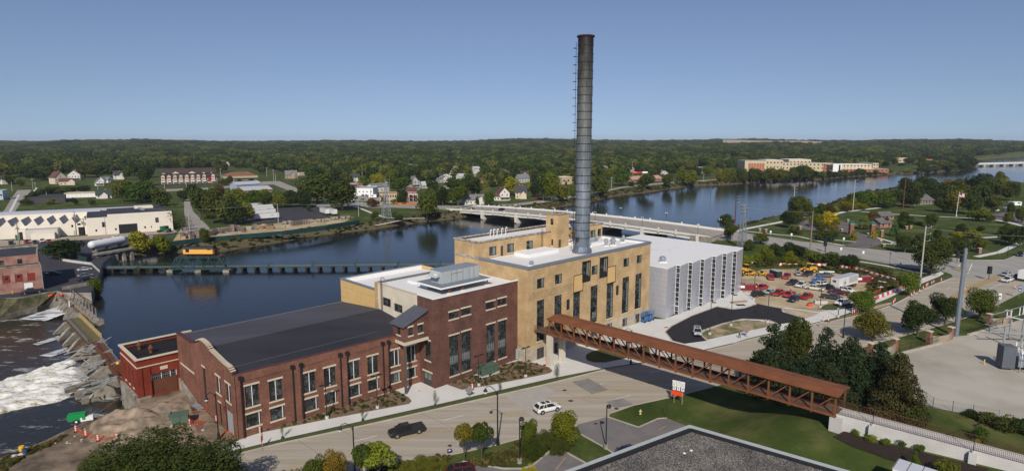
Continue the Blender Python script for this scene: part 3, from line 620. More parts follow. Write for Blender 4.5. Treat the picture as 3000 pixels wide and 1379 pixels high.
# long low red brick building
lb=thing('long_brick_building',(*W(-58.2,9.3),0),'long two storey red brick building with black roof and curved tiled end gable','building')
LP0=(-58.2,9.3);LP1=(-22.95,7.9)
up=[(1.6,5.0,3.8,8.6),(5.45,4.85,7.65,8.4),(11.3,4.6,13.5,8.15),(15.1,4.6,17.3,8.1),(19.8,4.7,22.0,8.1),(23.7,4.7,25.9,8.1),(28.5,5.0,30.6,8.1),(32.3,4.9,34.4,8.1)]
lo=[(1.5,1.55,3.85,3.75),(5.4,1.4,7.75,3.6),(11.4,1.2,13.7,3.4),(15.1,1.25,17.4,3.4),(19.8,1.35,22.1,3.5),(23.7,1.45,25.9,3.5),(28.5,1.6,30.7,3.55),(32.3,1.6,34.4,3.55)]
k=CM();wall(k,LP0,LP1,-1.5,10.9,up+lo,rb2)
tt=((LP1[0]-LP0[0])/35.28,(LP1[1]-LP0[1])/35.28)
def lf(u,d):return(LP0[0]+tt[0]*u-(-tt[1])*0+-tt[1]*d*-1*-1,LP0[1]+tt[1]*u-d)
def lbox(mb,u0,u1,d0,d1,z0,z1,m):
 a=lf(u0,d0);b_=lf(u1,d0);c=lf(u1,d1);d=lf(u0,d1);mb.prism([a,b_,c,d],z0,z1,m)
for u in(0.0,9.55,18.3,27.0):lbox(k,u,u+(1.2 if u else.9),.02,.16,-.5,10.95,rb2)
lbox(k,0,27.9,.02,.10,9.6,10.95,rb2);lbox(k,28,30.5,.02,.10,9.6,10.95,rb2)
# left end wall with curved parapet
prof=[(9.3,11.1),(11,11.7),(13,11.75),(16,12.1),(19.2,12.5),(20,12.9),(21.5,13.15),(23,13.25),(24.5,13.1),(26,12.5),(28,11.9),(30,11.5),(37.8,11.4)]
pts=[(-58.2,p,z)for p,z in prof]
holesL=[(37.8-24.4,1.6,37.8-22.9,8.4),(37.8-17.7,5.7,37.8-15.5,8.7),(37.8-13.3,5.6,37.8-11.1,8.7),(37.8-17.0,.05,37.8-16.1,4.1),(37.8-13.6,.05,37.8-10.9,3.9)]
wall(k,(-58.2,37.8),(-58.2,9.3),-3,11.0,holesL,rb2)
n=len(pts);k.add([(-58.2,p,11.0)for p,_ in prof]+pts,[(i+1,i,n+i,n+i+1)for i in range(n-1)],rb2)
k.add([(-57.7,p,10.4)for p,_ in prof]+[(-57.7,p,z)for p,z in prof],[(i,i+1,n+i+1,n+i)for i in range(n-1)],rb2)
for p in(9.35,14.2,18.9,28.2,37.0):k.box(-58.34,-58.2,p-.35,p+.35,-.5,11.0,rb2)
k.quad((-58.2,37.9,-6),(-22.95,37.9,-6),(-22.95,37.9,11),(-58.2,37.9,11),rb2)
k.mk('wall',lb)
k=CM()
for i in range(n-1):
 (p0_,z0_),(p1_,z1_)=prof[i],prof[i+1];k.add([(-58.4,p0_,z0_+.02),(-58.4,p1_,z1_+.02),(-57.6,p1_,z1_+.02),(-57.6,p0_,z0_+.02),(-58.4,p0_,z0_+.2),(-58.4,p1_,z1_+.2),(-57.6,p1_,z1_+.2),(-57.6,p0_,z0_+.2)],[(7,6,5,4),(0,1,5,4),(2,3,7,6)],terracotta)
k.mk('tile_coping',lb)
k=CM();pp=9.8
def pz(p):
 for(a,za),(b2,zb)in zip(prof,prof[1:]):
  if a<=p<=b2:return za+(zb-za)*(p-a)/(b2-a)
 return 11.4
while pp<26:k.bar((-58.45,pp,pz(pp)+.22),(-57.6,pp,pz(pp)+.28),.22,.16,stm_);pp+=.55
k.mk('tile_rib',lb)
k=CM();k.box(-58.32,-58.2,28.6,37.2,5.6,5.85,stm_);k.mk('stone_ledge',lb)
# roof: shallow ridge
k=CM();rz=12.3
dark2=M('charcoal_bitumen',(.020,.020,.027),.75,0,.1,col2=(.045,.045,.055),detail=8,stretch=(.25,1,1,-ROT));dark3=M('paler_charcoal_bitumen',(.05,.05,.062),.8,0,.1,col2=(.085,.085,.10),detail=8,stretch=(.25,1,1,-ROT))  # slope beyond the ridge takes a paler bitumen tone than the street slope
k.quad((-57.7,9.5,10.75),(-22.95,8.1,10.75),(-22.95,22,rz),(-57.7,22,rz),dark2);k.quad((-57.7,22,rz),(-22.95,22,rz),(-22.95,37.8,10.9),(-57.7,37.8,10.9),dark3)
k.bar((-57.7,12.5,11.15),(-30,12.0,11.17),.05,.03,M('roof_seam',(.16,.16,.18),.8,0));k.bar((-57.7,37.6,11.0),(-23,37.6,11.0),.2,.1,M('roof_seam'))
k.mk('roof',lb)
k=CM();lbox(k,0,35.2,-.35,.12,10.95,11.1,terracotta);k.mk('parapet_coping',lb)
for i,h in enumerate(up):window(lb,LP0,LP1,h,cols=4,rows=6,mull=[(h[0]+h[2])/2]if i<6 else[(h[0]+h[2])/2,h[2]-.2],frame=M('charcoal_steel_sash'))
for h in lo:window(lb,LP0,LP1,h,cols=4,rows=3,mull=[h[2]-.25],frame=M('charcoal_steel_sash'),blind=(h[0]+.9,h[1]+.1,h[2]-.4,h[3]-.2)if h[0]>28 and h[0]<30 else None)
LW0,LW1=(-58.2,37.8),(-58.2,9.3)
for i,h in enumerate(holesL[:3]):window(lb,LW0,LW1,h,cols=3,rows=8 if i==0 else 5,mull=[(h[0]+h[2])/2]if i else None,sill=i>0)
k=CM();k.box(-58.1,-58.05,16.1,17.0,.05,4.1,black);k.mk('door',lb);k=CM();k.box(-58.3,-58.2,15.9,17.2,4.1,4.35,stm_);k.mk('lintel',lb)
k=CM();k.box(-58.1,-58.04,10.9,13.6,.05,3.9,gm3);
for j in range(12):k.box(-58.12,-58.1,10.9,13.6,.3+j*.3,.34+j*.3,df)
k.mk('roller_door',lb)
k=CM();k.add([(-58.5,38,-2),(-58.5,28.3,-2),(-58.5,28.3,.3),(-58.5,38,2.4),(-58.2,38,-2),(-58.2,28.3,-2),(-58.2,28.3,.3),(-58.2,38,2.4)],[(0,1,2,3),(3,2,6,7),(1,5,6,2)],oc);k.mk('concrete_foundation',lb)
for u,z in[(.9,10.6),(9.4,10.3),(10.9,10.3),(18.15,10.3),(19.5,10.3),(26.85,10.4),(28.1,10.4)]:
 k=CM();a=lf(u,.32);k.tube((a[0],a[1],.1),(a[0],a[1],z-.5),.11,m=black);k.box(a[0]-.3,a[0]+.3,a[1]-.2,a[1]+.25,z-.6,z,black);k.mk('downpipe',lb)
# red pump house
pu=thing('pump_house',(*W(-65.2,37.4),-2),'small dark red painted brick building with brown garage door beside the dam','building')
k=CM();PH0,PH1=(-65.2,38.3),(-52,38.3)
wall(k,PH0,PH1,-.5,7.5,[(2.1,.05,6.7,4.2)],pb4,.35)
wl=[(2.2,1.2,3.0,4.6),(5.0,1.2,5.8,4.6),(7.8,1.2,8.6,4.6)]
wall(k,(-65.2,50.3),(-65.2,38.3),-.5,7.5,wl,pb4,.2)
k.quad((-65.2,50.3,-7),(-52,50.3,-7),(-52,50.3,7.5),(-65.2,50.3,7.5),pb4)
for a in(-65.3,-63.9,-58.6):k.box(a,a+.8,38.12,38.3,0,5.8,pb4)
for b_ in(38.3,49.4):k.box(-65.38,-65.2,b_,b_+.9,0,5.8,pb4)
k.mk('wall',pu)
k=CM();k.box(-65.5,-52,38.0,38.6,7.5,7.72,stm_);k.box(-65.5,-64.9,38.6,50.0,7.5,7.72,stm_);k.box(-65.5,-52,50.0,50.6,7.5,7.72,stm_);k.box(-65.35,-52,38.15,38.3,5.95,6.12,stm_);k.box(-65.35,-65.2,38.3,50.3,5.95,6.12,stm_);k.mk('stone_coping',pu)
k=CM();k.sheet([(-64.9,38.6),(-52,38.6),(-52,50),(-64.9,50)],6.9,M('black_tar_roof',(.013,.011,.012),.8,.4,.4));k.mk('roof',pu)
k=CM();k.box(-63.0,-58.6,38.55,38.65,.05,3.0,M('brown_garage_door',(.13,.05,.03),.6,.12,.6));gd=k.mk('garage_door',pu)
k=CM();k.box(-63.0,-58.6,38.5,38.6,3.0,4.2,glass);
for j in range(13):k.box(-63+.34*j,-62.96+.34*j,38.46,38.5,3.0,4.2,gv)
for j in(0,5,9.5,12.6):k.box(-63+.34*j,-62.9+.34*j,38.42,38.46,3.0,4.2,wh)
k.box(-63,-58.6,38.46,38.5,3.55,3.6,gv);k.mk('transom_window',gd)
k=CM();k.box(-61.4,-60.1,38.2,38.28,4.75,5.4,stm_);k.mk('name_stone',pu)
for h in wl:window(pu,(-65.2,50.3),(-65.2,38.3),h,cols=2,rows=6,lintel=False,depth=.15)
k=CM();k.box(-65.75,-65.2,38.0,50.6,-9,0.2,oc);k.box(-65.2,-63.4,37.6,38.25,-6,.3,oc);k.mk('concrete_base',pu)
for a,b_,lb_ in[(-62.6,47.0,'rusty roof vent on the red pump house, the farther one'),(-61.5,43.2,'rusty roof vent on the red pump house, the nearer one')]:
 t=CM();t.lathe([(.35,6.9),(.35,7.6),(.55,7.8),(.3,8.3),(.05,8.6)],10,r2_,(a,b_,0));t.mk('roof_vent',label=lb_,cat='roof vent',loc=(*W(a,b_),6.9))
# translucent annex
def polymat():
 m,n,b=nm3('polycarbonate_cladding');N=n.nodes.new;SV(b,'Roughness',.30);SV(b,'Metallic',.25);SV(b,'Specular IOR Level',.6)
 tc=N('ShaderNodeTexCoord');dot=N('ShaderNodeVectorMath');dot.operation='DOT_PRODUCT';SV(dot,1,(A[0]+B[0],A[1]+B[1],0));sp=N('ShaderNodeSeparateXYZ');L(n,tc.outputs['Object'],dot.inputs[0]);L(n,tc.outputs['Object'],sp.inputs[0])
 cb=N('ShaderNodeCombineXYZ');L(n,dot.outputs['Value'],cb.inputs[0]);L(n,sp.outputs[2],cb.inputs[1])
 bt=N('ShaderNodeTexBrick');bt.offset=0;SV(bt,'Scale',1);SV(bt,'Brick Width',.6);SV(bt,'Row Height',1.35);SV(bt,'Mortar Size',.035);SV(bt,'Color1',(.47,.48,.53,1));SV(bt,'Color2',(.42,.43,.48,1));SV(bt,'Mortar',(.60,.62,.66,1));L(n,cb.outputs[0],bt.inputs['Vector'])
 L(n,bt.outputs['Color'],b.inputs['Base Color']);return m
poly=polymat();poly2=M('polycarbonate_shaded_face',(.26,.25,.27),.35,.08,.3,metal=.2)
an=thing('field_house_annex',(*W(50.4,-3.4),0),'silver translucent clad hall with saw-tooth front of window strips and white roof','building')
outs=[(50.4,-3.4),(56.45,-3.75),(62.6,-4.05),(69.1,-4.2),(75.8,-4.35),(82.4,-4.45),(88.25,-4.9)]
ins=[(56.35,-2.5),(62.5,-2.8),(69.0,-3.0),(75.7,-3.1),(82.3,-3.15),(88.2,-3.6),(95.4,-3.5)]
k=CM()
for o_,i_ in zip(outs,ins):k.quad((*o_,-.5),(*i_,-.5),(*i_,14),(*o_,14),poly)
k.quad((95.4,-3.5,-.5),(95.4,35,-4),(95.4,35,14),(95.4,-3.5,14),poly);k.quad((95.4,35,-6),(50.4,35,-6),(50.4,35,14),(95.4,35,14),poly)
k.mk('cladding',an)
k=CM();k.quad((50.4,35,-4),(50.4,-3.4,-.5),(50.4,-3.4,14),(50.4,35,14),poly);k.mk('side_cladding',an)
poly_pts=[(50.4,-3.4)]
for i in range(7):poly_pts+=[ins[i]]+([outs[i+1]]if i<6 else[])
k=CM();k.sheet([(x,yy)for x,yy in poly_pts]+[(95.4,35),(50.4,35)],14.02,wr_);k.mk('roof',an)
k=CM()
pe=poly_pts+[(95.4,35),(50.4,35)]
for i in range(len(pe)):a=pe[i];b_=pe[(i+1)%len(pe)];k.bar((*a,13.93),(*b_,13.93),.1,.22,wh)
k.mk('roof_edge',an)
for i in range(6):
 a=ins[i];b_=outs[i+1];Ln=math.hypot(b_[0]-a[0],b_[1]-a[1]);tx,ty=(b_[0]-a[0])/Ln,(b_[1]-a[1])/Ln
 k=CM();k.quad((*a,0),(*b_,0),(*b_,13.8),(*a,13.8),glass);st=k.mk('window_strip',an)
 k=CM();nx,ny=-ty*-.06,tx*-.06
 def q3(u,z):return(a[0]+tx*u+nx,a[1]+ty*u+ny,z)
 for u in(.08,Ln-.08):k.bar(q3(u,0),q3(u,13.8),.09,.08,wh)
 zz=1.0
 for j in range(10):k.bar(q3(0,zz+j*1.35),q3(Ln,zz+j*1.35),.06,.08,wh)if zz+j*1.35<13.85 else None
 if i%2==0:k.bar(q3(0,2.5),q3(Ln,2.5),.12,.14,wh)
 k.mk('frame',st)
roofvent(.9,1.7,56.9,2.2,14.02,'single silver roof vent on the white annex roof')
# ROADS, PAVEMENTS, YARDS (sheets laid on the ground)
ROADANG=R(23.6)
road_m=M('road_concrete',(.29,.25,.195),.92,0,1.0,col2=(.41,.365,.295),detail=7,stretch=(.03,.55,1,-ROADANG),thr=(.32,.62),bump=.05)
road2_m=M('grey_road_concrete',(.25,.235,.215),.92,0,1.0,col2=(.36,.34,.31),detail=7,stretch=(.5,.05,1,R(-38)),thr=(.3,.65))
fr3=M('far_street_concrete',(.30,.275,.24),.95,.15,.1)
dt3=M('tan_dirt',(.30,.225,.13),.95,0,.12,col2=(.50,.40,.27),detail=9,thr=(.35,.62),bump=.4)
dirt_brown=M('brown_dirt',(.055,.040,.028),.95,0,.16,col2=(.27,.205,.145),detail=10,thr=(.36,.6),bump=.8)
gravel_yard=M('pale_gravel',(.30,.27,.22),.95,0,.05,col2=(.43,.395,.335),detail=10,thr=(.33,.6),bump=.2)
mulch=M('brown_mulch',(.10,.065,.04),.95,0,.8,col2=(.23,.165,.11),detail=9,thr=(.3,.7),bump=.5)
dmulch=M('dark_mulch',(.028,.018,.014),.95,.3,1.2)
verge=M('mown_grass',(.045,.06,.018),.95,0,.3,col2=(.085,.10,.035),detail=8,thr=(.3,.7),bump=.4)
lawn=M('park_lawn',(.055,.082,.022),.95,0,.035,col2=(.10,.115,.04),detail=9,thr=(.3,.75),bump=.3)
dry=M('dry_grass',(.10,.10,.04),.95,0,.06,col2=(.20,.16,.08),detail=9,thr=(.3,.7),bump=.4)
mark_w=M('white_marking',(.7,.68,.64),.8,.12,2);mark_y=M('yellow_marking',(.50,.33,.10),.85,.25,1.5)
foam_m=None
def pz(px,z=0):return[P(u,v,z)for u,v in px]
def sheet(name,px,z,m,**k):
 return MB().sheet(pz(px,z),z,m).mk(name,kind='structure',**k)
NK=[(400,1402),(560,1360),(655,1338),(811,1299),(1059,1246),(1300,1192),(1596,1125),(1773,1081),(1905,1061),(2030,1035),(2142,1009),(2189,995),(2330,962),(2414,941),(2431,942),(2545,915),(2614,893),(2707,845),(2751,827),(2793,812)]
SK=[(3000,852),(2925,890),(2865,918),(2795,941),(2700,968),(2600,995),(2400,1052),(2127,1123),(2000,1154),(1857,1185),(1787,1209),(1781,1220),(1703,1245),(1520,1283),(1458,1300),(1349,1324),(1209,1350),(1000,1402),(900,1430)]
sheet('main_road',[(250,1440)]+NK+[(2786,803),(2770,797),(2900,790),(3150,775),(3300,790)]+SK,.02,road_m)
sheet('cross_street',[(2105,664),(2130,672),(2190,683),(2250,693),(2351,708),(2470,722),(2539,728),(2692,745),(2757,752),(2855,762),(2943,761),(3000,740),(3150,705),(3300,690),(3300,760),(3000,795),(2900,812),(2795,812),(2786,803),(2770,797),(2668,784),(2500,752),(2470,749),(2358,734),(2250,715),(2180,706),(2110,704),(2085,694)],.034,road2_m)
sheet('far_street',[(900,596),(1000,589),(1038,590),(1109,598),(1150,599),(1233,601),(1327,603),(1372,602),(1310,613),(1278,613),(1227,611),(1150,608),(1091,609),(1040,604),(900,606)],.03,fr3)
sheet('riverside_street',[(1366,603),(1480,608),(1600,592),(1735,570),(1822,551),(1870,545),(1960,538),(2040,532),(2120,527),(2120,524),(2040,529),(1960,534),(1866,541),(1822,547),(1730,565),(1600,585),(1500,597),(1420,600)],.045,fr3)
sheet('left_street',[(15,612),(38,574),(70,534),(83,530),(97,542),(90,560),(62,592),(40,625),(0,650),(0,630)],.03,fr3)
sheet('factory_side_street',[(538,560),(548,558),(565,618),(615,668),(600,680),(520,683),(545,655),(540,625)],.03,fr3)
sheet('long_street',[(763,513),(775,513),(872,552),(900,562),(880,568),(855,562),(800,540),(700,548),(600,556),(455,562),(380,566),(380,562),(455,555),(600,550),(700,541),(770,530)],.03,fr3)
FY=[(-80,722),(0,712),(100,709),(186,699),(257,695),(380,690),(508,678),(520,684),(400,722),(330,748),(300,770),(292,799),(267,857),(240,857),(183,856),(165,851),(125,857),(60,870),(0,874),(-200,874)]
MB().prism(pz(FY,.03),-9,.03,oc,asphalt_dark).mk('factory_yard',kind='structure')
sheet('factory_gravel',[(-80,712),(0,704),(100,704),(186,694),(257,690),(508,672),(520,678),(508,682),(300,700),(180,705),(100,714),(0,722)],.05,M('dusty_gravel',(.34,.28,.22),.95,.15,.3))
sheet('trailer_lot',[(700,640),(736,655),(822,651),(961,634),(985,622),(920,602),(810,611),(700,620)],.03,asphalt_dark)
sheet('pallet_yard',[(505,708),(520,686),(640,667),(740,661),(960,639),(1025,641),(1010,650),(860,672),(640,700),(560,712)],.03,dt3)
sheet('car_park_far',[(1020,575),(1110,570),(1118,590),(1035,588)],.06,fr3)
sheet('roadside_lot',[(1200,582),(1260,576),(1260,590),(1200,592)],.05,fr3)
sheet('park_drive',[(2334,650),(2345,645),(2385,643),(2455,648),(2512,655),(2500,665),(2506,678),(2560,690),(2592,708),(2570,719),(2539,728),(2475,719),(2510,707),(2495,697),(2478,680),(2440,676),(2395,678),(2350,670),(2336,660)],.06,M('purple_grey_asphalt',(.135,.12,.118),.95,.2,.15))
sheet('park_drive_island',[(2372,653),(2400,650),(2440,650),(2450,660),(2430,668),(2385,667)],.08,verge)
sheet('park_lot',[(2890,630),(2990,615),(3100,612),(3100,660),(3000,658),(2940,650),(2915,645)],.04,M('purple_grey_asphalt'))
def strip(name,px,wd,z,m,closed=False,flat=True):
 pts=[(*P(u,v,z),z)for u,v in px]if flat else[G(u,v)for u,v in px]
 mb=MB();n=len(pts)
 Lr=[]
 for i,p in enumerate(pts):
  a=Vector(pts[max(0,i-1)][:2]);b_=Vector(pts[min(n-1,i+1)][:2]);d=(b_-a).normalized();nx,ny=-d.y*wd/2,d.x*wd/2
  zz=z if flat else p[2]+z
  Lr.append(((p[0]+nx,p[1]+ny,zz),(p[0]-nx,p[1]-ny,zz)))
 for i in range(n-1):mb.quad(Lr[i][1],Lr[i+1][1],Lr[i+1][0],Lr[i][0],m)
 return mb.mk(name,kind='structure')
for px,wd in[([(2150,678),(2189,669),(2283,651),(2351,636),(2400,633),(2440,628),(2475,620),(2530,614),(2580,608)],3.2),([(2524,620),(2620,627),(2720,633),(2831,638),(2900,641)],2.5),([(2917,644),(2960,652),(3000,663),(3060,668)],3),([(2186,677),(2250,684),(2343,693),(2419,710),(2475,719)],1.8),([(2385,698),(2450,703),(2508,708)],1.6),([(2569,696),(2595,703),(2623,711)],2),([(2545,682),(2569,696)],2),([(2581,713),(2622,715),(2700,722),(2760,738),(2800,748)],1.8),([(2365,738),(2470,757),(2600,779),(2690,798),(2740,803)],1.8),([(2860,752),(2930,738),(2985,712)],2.6),([(2880,696),(2935,693),(2990,690)],2.5),([(1037,604),(1060,612),(1090,624),(1130,637),(1175,640),(1245,639)],2.2),([(0,655),(18,640),(35,610),(55,570)],1.6),([(88,572),(100,560),(118,535),(130,520)],1.4),([(1175,645),(1100,660)],2)]:
 strip('path',px,wd,.07,sw_)
# bright new sidewalk and plaza
PLZ=[(600,1345),(661,1324),(826,1284),(1059,1232),(1276,1184),(1300,1179),(1616,1107),(1773,1077),(1900,1057),(2030,1031),(2142,1005),(2189,991),(2330,958),(2414,938),(2440,932),(2520,905),(2600,874),(2660,845),(2710,826),(2750,810),(2766,801),(2757,795),(2740,801),(2690,818),(2640,834),(2590,857),(2520,884),(2440,905),(2400,912),(2320,900),(2288,898),(2218,888),(2205,875),(2202,857),(2172,850)]
plz=pz(PLZ,.045)+[W(95,-3.4),W(50,-3.2),W(46.8,.1),W(-.1,.1),W(-.1,3.4),W(-22.8,3.4),W(-22.9,8.1),W(-28,8.2),W(-57.5,9.45)]+[P(640,1322,.045)]
MB().sheet(plz,.045,sw_).mk('new_sidewalk',kind='structure')
sheet('drive_apron',[(2054,985),(2072,997),(2150,1004),(2189,991),(2330,958),(2414,938),(2360,933),(2330,943),(2282,950),(2230,962),(2130,985)],.052,sw_)
DRV=[(1950,971),(1968,954),(2027,925),(2101,898),(2146,906),(2180,902),(2205,895),(2218,889),(2264,898),(2288,902),(2293,913),(2355,932),(2330,942),(2282,949),(2251,938),(2189,933),(2175,935),(2116,949),(2057,969),(2054,981),(2072,997),(2005,1006),(1970,997)]
sheet('loop_drive',DRV,.065,asphalt_new)
sheet('drive_island',[(2055,978),(2072,994),(2150,977),(2222,962),(2262,954),(2276,950),(2245,941),(2189,936),(2148,940),(2097,957),(2062,970)],.08,M('patchy_island_soil',(.12,.12,.045),.95,0,.22,col2=(.36,.28,.19),detail=8,thr=(.42,.58),bump=.5))
sheet('drive_island_right',[(2297,903),(2330,905),(2400,917),(2380,926),(2362,931),(2305,915)],.075,dt3)
sheet('walkway_corner',[(2307,900),(2400,913),(2440,905),(2500,887),(2500,880),(2440,896),(2400,905)],.07,dt3)
sheet('construction_yard',[(2175,853),(2172,811),(2234,788),(2327,788),(2391,797),(2446,800),(2517,811),(2555,827),(2556,850),(2497,862),(2480,880),(2420,898),(2391,905),(2307,898),(2287,901),(2216,889),(2205,875),(2202,857)],.06,dt3)
sheet('seeded_verge',[(2540,900),(2560,896),(2612,884),(2620,888),(2545,911)],.08,dt3)
sheet('truck_grass',[(2400,905),(2420,890),(2470,888),(2510,890),(2500,900),(2440,908)],.085,verge)
sheet('verge_strip',[(600,1353),(661,1325),(826,1285),(1059,1233),(1276,1185),(1616,1108),(1773,1078),(1900,1058),(1905,1061),(1773,1080.5),(1596,1124),(1300,1191),(1059,1245),(811,1298),(655,1337)],.12,verge)
sheet('verge_strip_right',[(2431,938),(2520,909),(2545,903),(2545,913),(2480,929),(2431,941)],.12,dry)
sheet('verge_strip_far',[(2614,884),(2700,836),(2748,816),(2775,806),(2791,812),(2750,825),(2706,844),(2614,891)],.12,verge)
sheet('plaza_lawn',[(1716,1047),(1718,1037),(1735,1028),(1769,1020),(1830,1020),(1900,1012),(1905,1032),(1834,1048),(1775,1060),(1740,1060),(1722,1055)],.09,verge)
sheet('planting_bed',[(717,1275),(840,1250),(956,1227),(1199,1181),(1206,1173),(1198,1163),(1163,1143),(1100,1160),(900,1222),(715,1268)],.10,mulch)
sheet('planting_bed',[(1312,1126),(1353,1140),(1418,1130),(1536,1107),(1610,1092),(1619,1085),(1610,1075),(1563,1061),(1519,1055),(1400,1088),(1310,1122)],.10,mulch)
# construction dirt by the pump house
DR=[(385,1192),(360,1180)]+[(0,0)]
drt=[P(u,v,.04)for u,v in[(600,1345),(640,1322),(665,1300)]]+[W(-58.3,9.5),W(-58.3,37.5),W(-65.2,37.8),W(-65.8,36)]+[P(u,v,.04)for u,v in[(385,1193),(270,1225),(195,1258),(120,1294),(0,1343),(-300,1443),(-60,1460),(300,1460),(400,1402),(560,1362)]]
MB().sheet(drt,.04,dirt_brown).mk('excavated_dirt',kind='structure')
pale_dirt=(M('pale_dirt',(.13,.10,.07),.95,0,.6,col2=(.35,.27,.195),detail=9,thr=(.3,.65),bump=.7))
sheet('red_clay',[(505,1245),(560,1225),(600,1232),(590,1262),(540,1262),(500,1275),(485,1262)],.075,M('red_clay_soil',(.20,.09,.06),.95,.25,.8))
# lots at the bottom
sheet('entrance_lot',[(1690,1243),(1783,1219),(1871,1249),(1927,1224),(1950,1222),(2040,1258),(2000,1320),(1830,1345),(1790,1324),(1703,1271)],.05,ao_)
sheet('lower_lot',[(1628,1308),(1716,1355),(1790,1400),(1500,1440),(1480,1400),(1530,1372),(1560,1364)],.05,ao_)
sheet('lower_drive',[(1355,1350),(1475,1371),(1530,1371),(1500,1440),(1150,1440),(1200,1395),(1290,1365)],.055,ao_)
sheet('substation_yard',[(2633,1037),(2759,1004),(2791,985),(2836,981),(2937,953),(3000,932),(3300,860),(3300,1230),(2990,1226),(2929,1219),(2783,1203),(2678,1175),(2670,1118),(2641,1062)],.05,gravel_yard)
for nm,px in[('light_road_patch',[(1477,1156),(1598,1131),(1634,1151),(1593,1161),(1652,1201),(1570,1225)])]:sheet(nm,px,.028,M('light_patch',(.37,.345,.31),.9,.08,.5))
sheet('grey_road_patch',[(1674,1117),(1724,1108),(1785,1141),(1734,1153)],.028,M('grey_patch',(.21,.20,.185),.9,.15,.5));sheet('grey_road_patch',[(1776,1176),(1823,1165),(1857,1184),(1802,1195)],.028,M('grey_patch'))
sheet('tan_median',[(2784,866),(2819,845),(2914,807),(2935,807),(2923,816),(2840,851),(2796,878)],.16,M('tan_stamped_concrete',(.36,.26,.13),.9,.12,.5));sheet('tan_median',[(2787,786),(2810,784),(2844,795),(2822,797)],.16,M('tan_stamped_concrete'))
# kerbs
kerbm=M('kerb_concrete',(.40,.36,.30),.9,.12,.5)
def kerb(px,nm='kerb',wd=.2,h=.15,m=None):
 mb=MB();pts=[(*P(u,v,.1),h/2+.02)for u,v in px]
 for a,b_ in zip(pts,pts[1:]):mb.bar(a,b_,wd,h,m or kerbm)
 mb.mk(nm,kind='structure')
kerb(NK[:14]);kerb(NK[14:]);kerb([(2085,1133)]+SK[8:12]+[(1871,1250),(1927,1225),(1950,1223)]);kerb(SK[13:]);kerb(SK[:8]);kerb([(2071,996),(2054,981),(2057,968),(2116,948),(2175,934),(2251,937),(2282,949)],wd=.5);kerb([(2360,933),(2305,915),(2290,903),(2300,899)],wd=.5);kerb([(1970,998),(1949,971),(1968,954),(2027,924),(2101,897),(2146,905),(2205,894)],wd=.25)
kerb([(1703,1271),(1774,1311),(1800,1328)]);kerb([(1355,1350),(1475,1371),(1530,1371),(1560,1362),(1628,1306),(1716,1355)],wd=.3)
kerb([(2250,693),(2351,708),(2471,719)]);kerb([(2539,728),(2692,745),(2757,752),(2855,762),(2943,761),(3000,738)]);kerb([(2240,716),(2358,735),(2500,753),(2668,785)])
kerb([(2633,1037),(2759,1005)],wd=.5,h=.4);kerb([(2836,981),(2937,953)],wd=.5,h=.4)
# markings
def mark(px,wd,m,z=.05,nm='lane_marking'):
 mb=MB();
 for a,b_ in zip(px,px[1:]):
  p=P(*a,z);q=P(*b_,z);d=Vector((q[0]-p[0],q[1]-p[1])).normalized();n_=(-d.y*wd/2,d.x*wd/2)
  mb.quad((p[0]-n_[0],p[1]-n_[1],z),(q[0]-n_[0],q[1]-n_[1],z),(q[0]+n_[0],q[1]+n_[1],z),(p[0]+n_[0],p[1]+n_[1],z),m)
 mb.mk(nm,kind='structure')
YC=[(841,1367),(1109,1302),(1300,1257),(1536,1201),(1628,1179),(1785,1141),(1900,1117),(2127,1062),(2330,1013),(2618,937),(2645,929)]
mark(YC,.12,mark_y,.04);mark([(u+1,v+3.5)for u,v in YC],.12,mark_y,.04)
for a,b_ in[((733,1363),(814,1344)),((1034,1292),(1104,1275)),((1300,1229),(1358,1216)),((1802,1168),(1848,1157)),((1757,1125),(1768,1122)),((1905,1091),(1943,1082)),((1987,1122),(2023,1113)),((2446,964),(2467,958)),((2630,913),(2651,909)),((2736,868),(2746,861)),((2773,846),(2784,840)),((2884,851),(2935,830)),((1340,1300),(1400,1285))]:mark([a,b_],.14,mark_w,.04)
mark([(2560,910),(2614,895),(2700,851),(2751,830),(2785,817)],.12,mark_w,.04);mark([(2400,1046),(2700,962),(2865,912),(2990,852)],.12,mark_w,.04)
mark([(2280,700),(2400,718),(2520,737),(2660,758)],.14,mark_y,.06);mark([(2280,702),(2400,720),(2520,739),(2660,760)],.14,mark_y,.06)
mark([(1930,1257),(1952,1246)],.1,mark_y,.07);mark([(1628,1375),(1656,1339)],.1,mark_y,.07);mark([(2836,800),(2848,772)],.3,mark_w,.06);mark([(2808,780),(2812,774)],.3,mark_w,.06)
# road joints
mb=MB()
for u,v,u2,v2 in[(700,1326,760,1379),(870,1286,960,1345),(1000,1259,1095,1310),(1150,1226,1250,1273),(1230,1208,1340,1258),(1390,1172,1500,1219),(1596,1126,1740,1180),(1700,1100,1830,1150),(1830,1078,1960,1120),(1960,1050,2080,1090)]:
 p=P(u,v,.03);q=P(u2,v2,.03);mb.bar((*p,.03),(*q,.03),.05,.012,M('joint_tar',(.16,.14,.115),.9,0))
mb.mk('road_joint',kind='structure')
for i,(u,v,r,lb)in enumerate([(1654,1142,.4,'iron manhole cover between the light patch and the grey patch'),(1672,1173,.45,'larger iron manhole cover on the yellow centre line ahead of the white car'),(1806,1196,.4,'manhole cover on the corner of the small grey patch'),(1745,1240,.35,'manhole cover in the entrance of the parking lot'),(1318,1304,.35,'manhole cover by the kerb near the tall street lamp')]):
 p=P(u,v,.03);MB(p+(0,)).lathe([(r,.03),(r,.05),(r*.9,.055)],16,M('iron_cover',(.07,.05,.04),.7,.2,3)).mk('manhole_cover',label=lb,cat='manhole cover',loc=(*p,0))
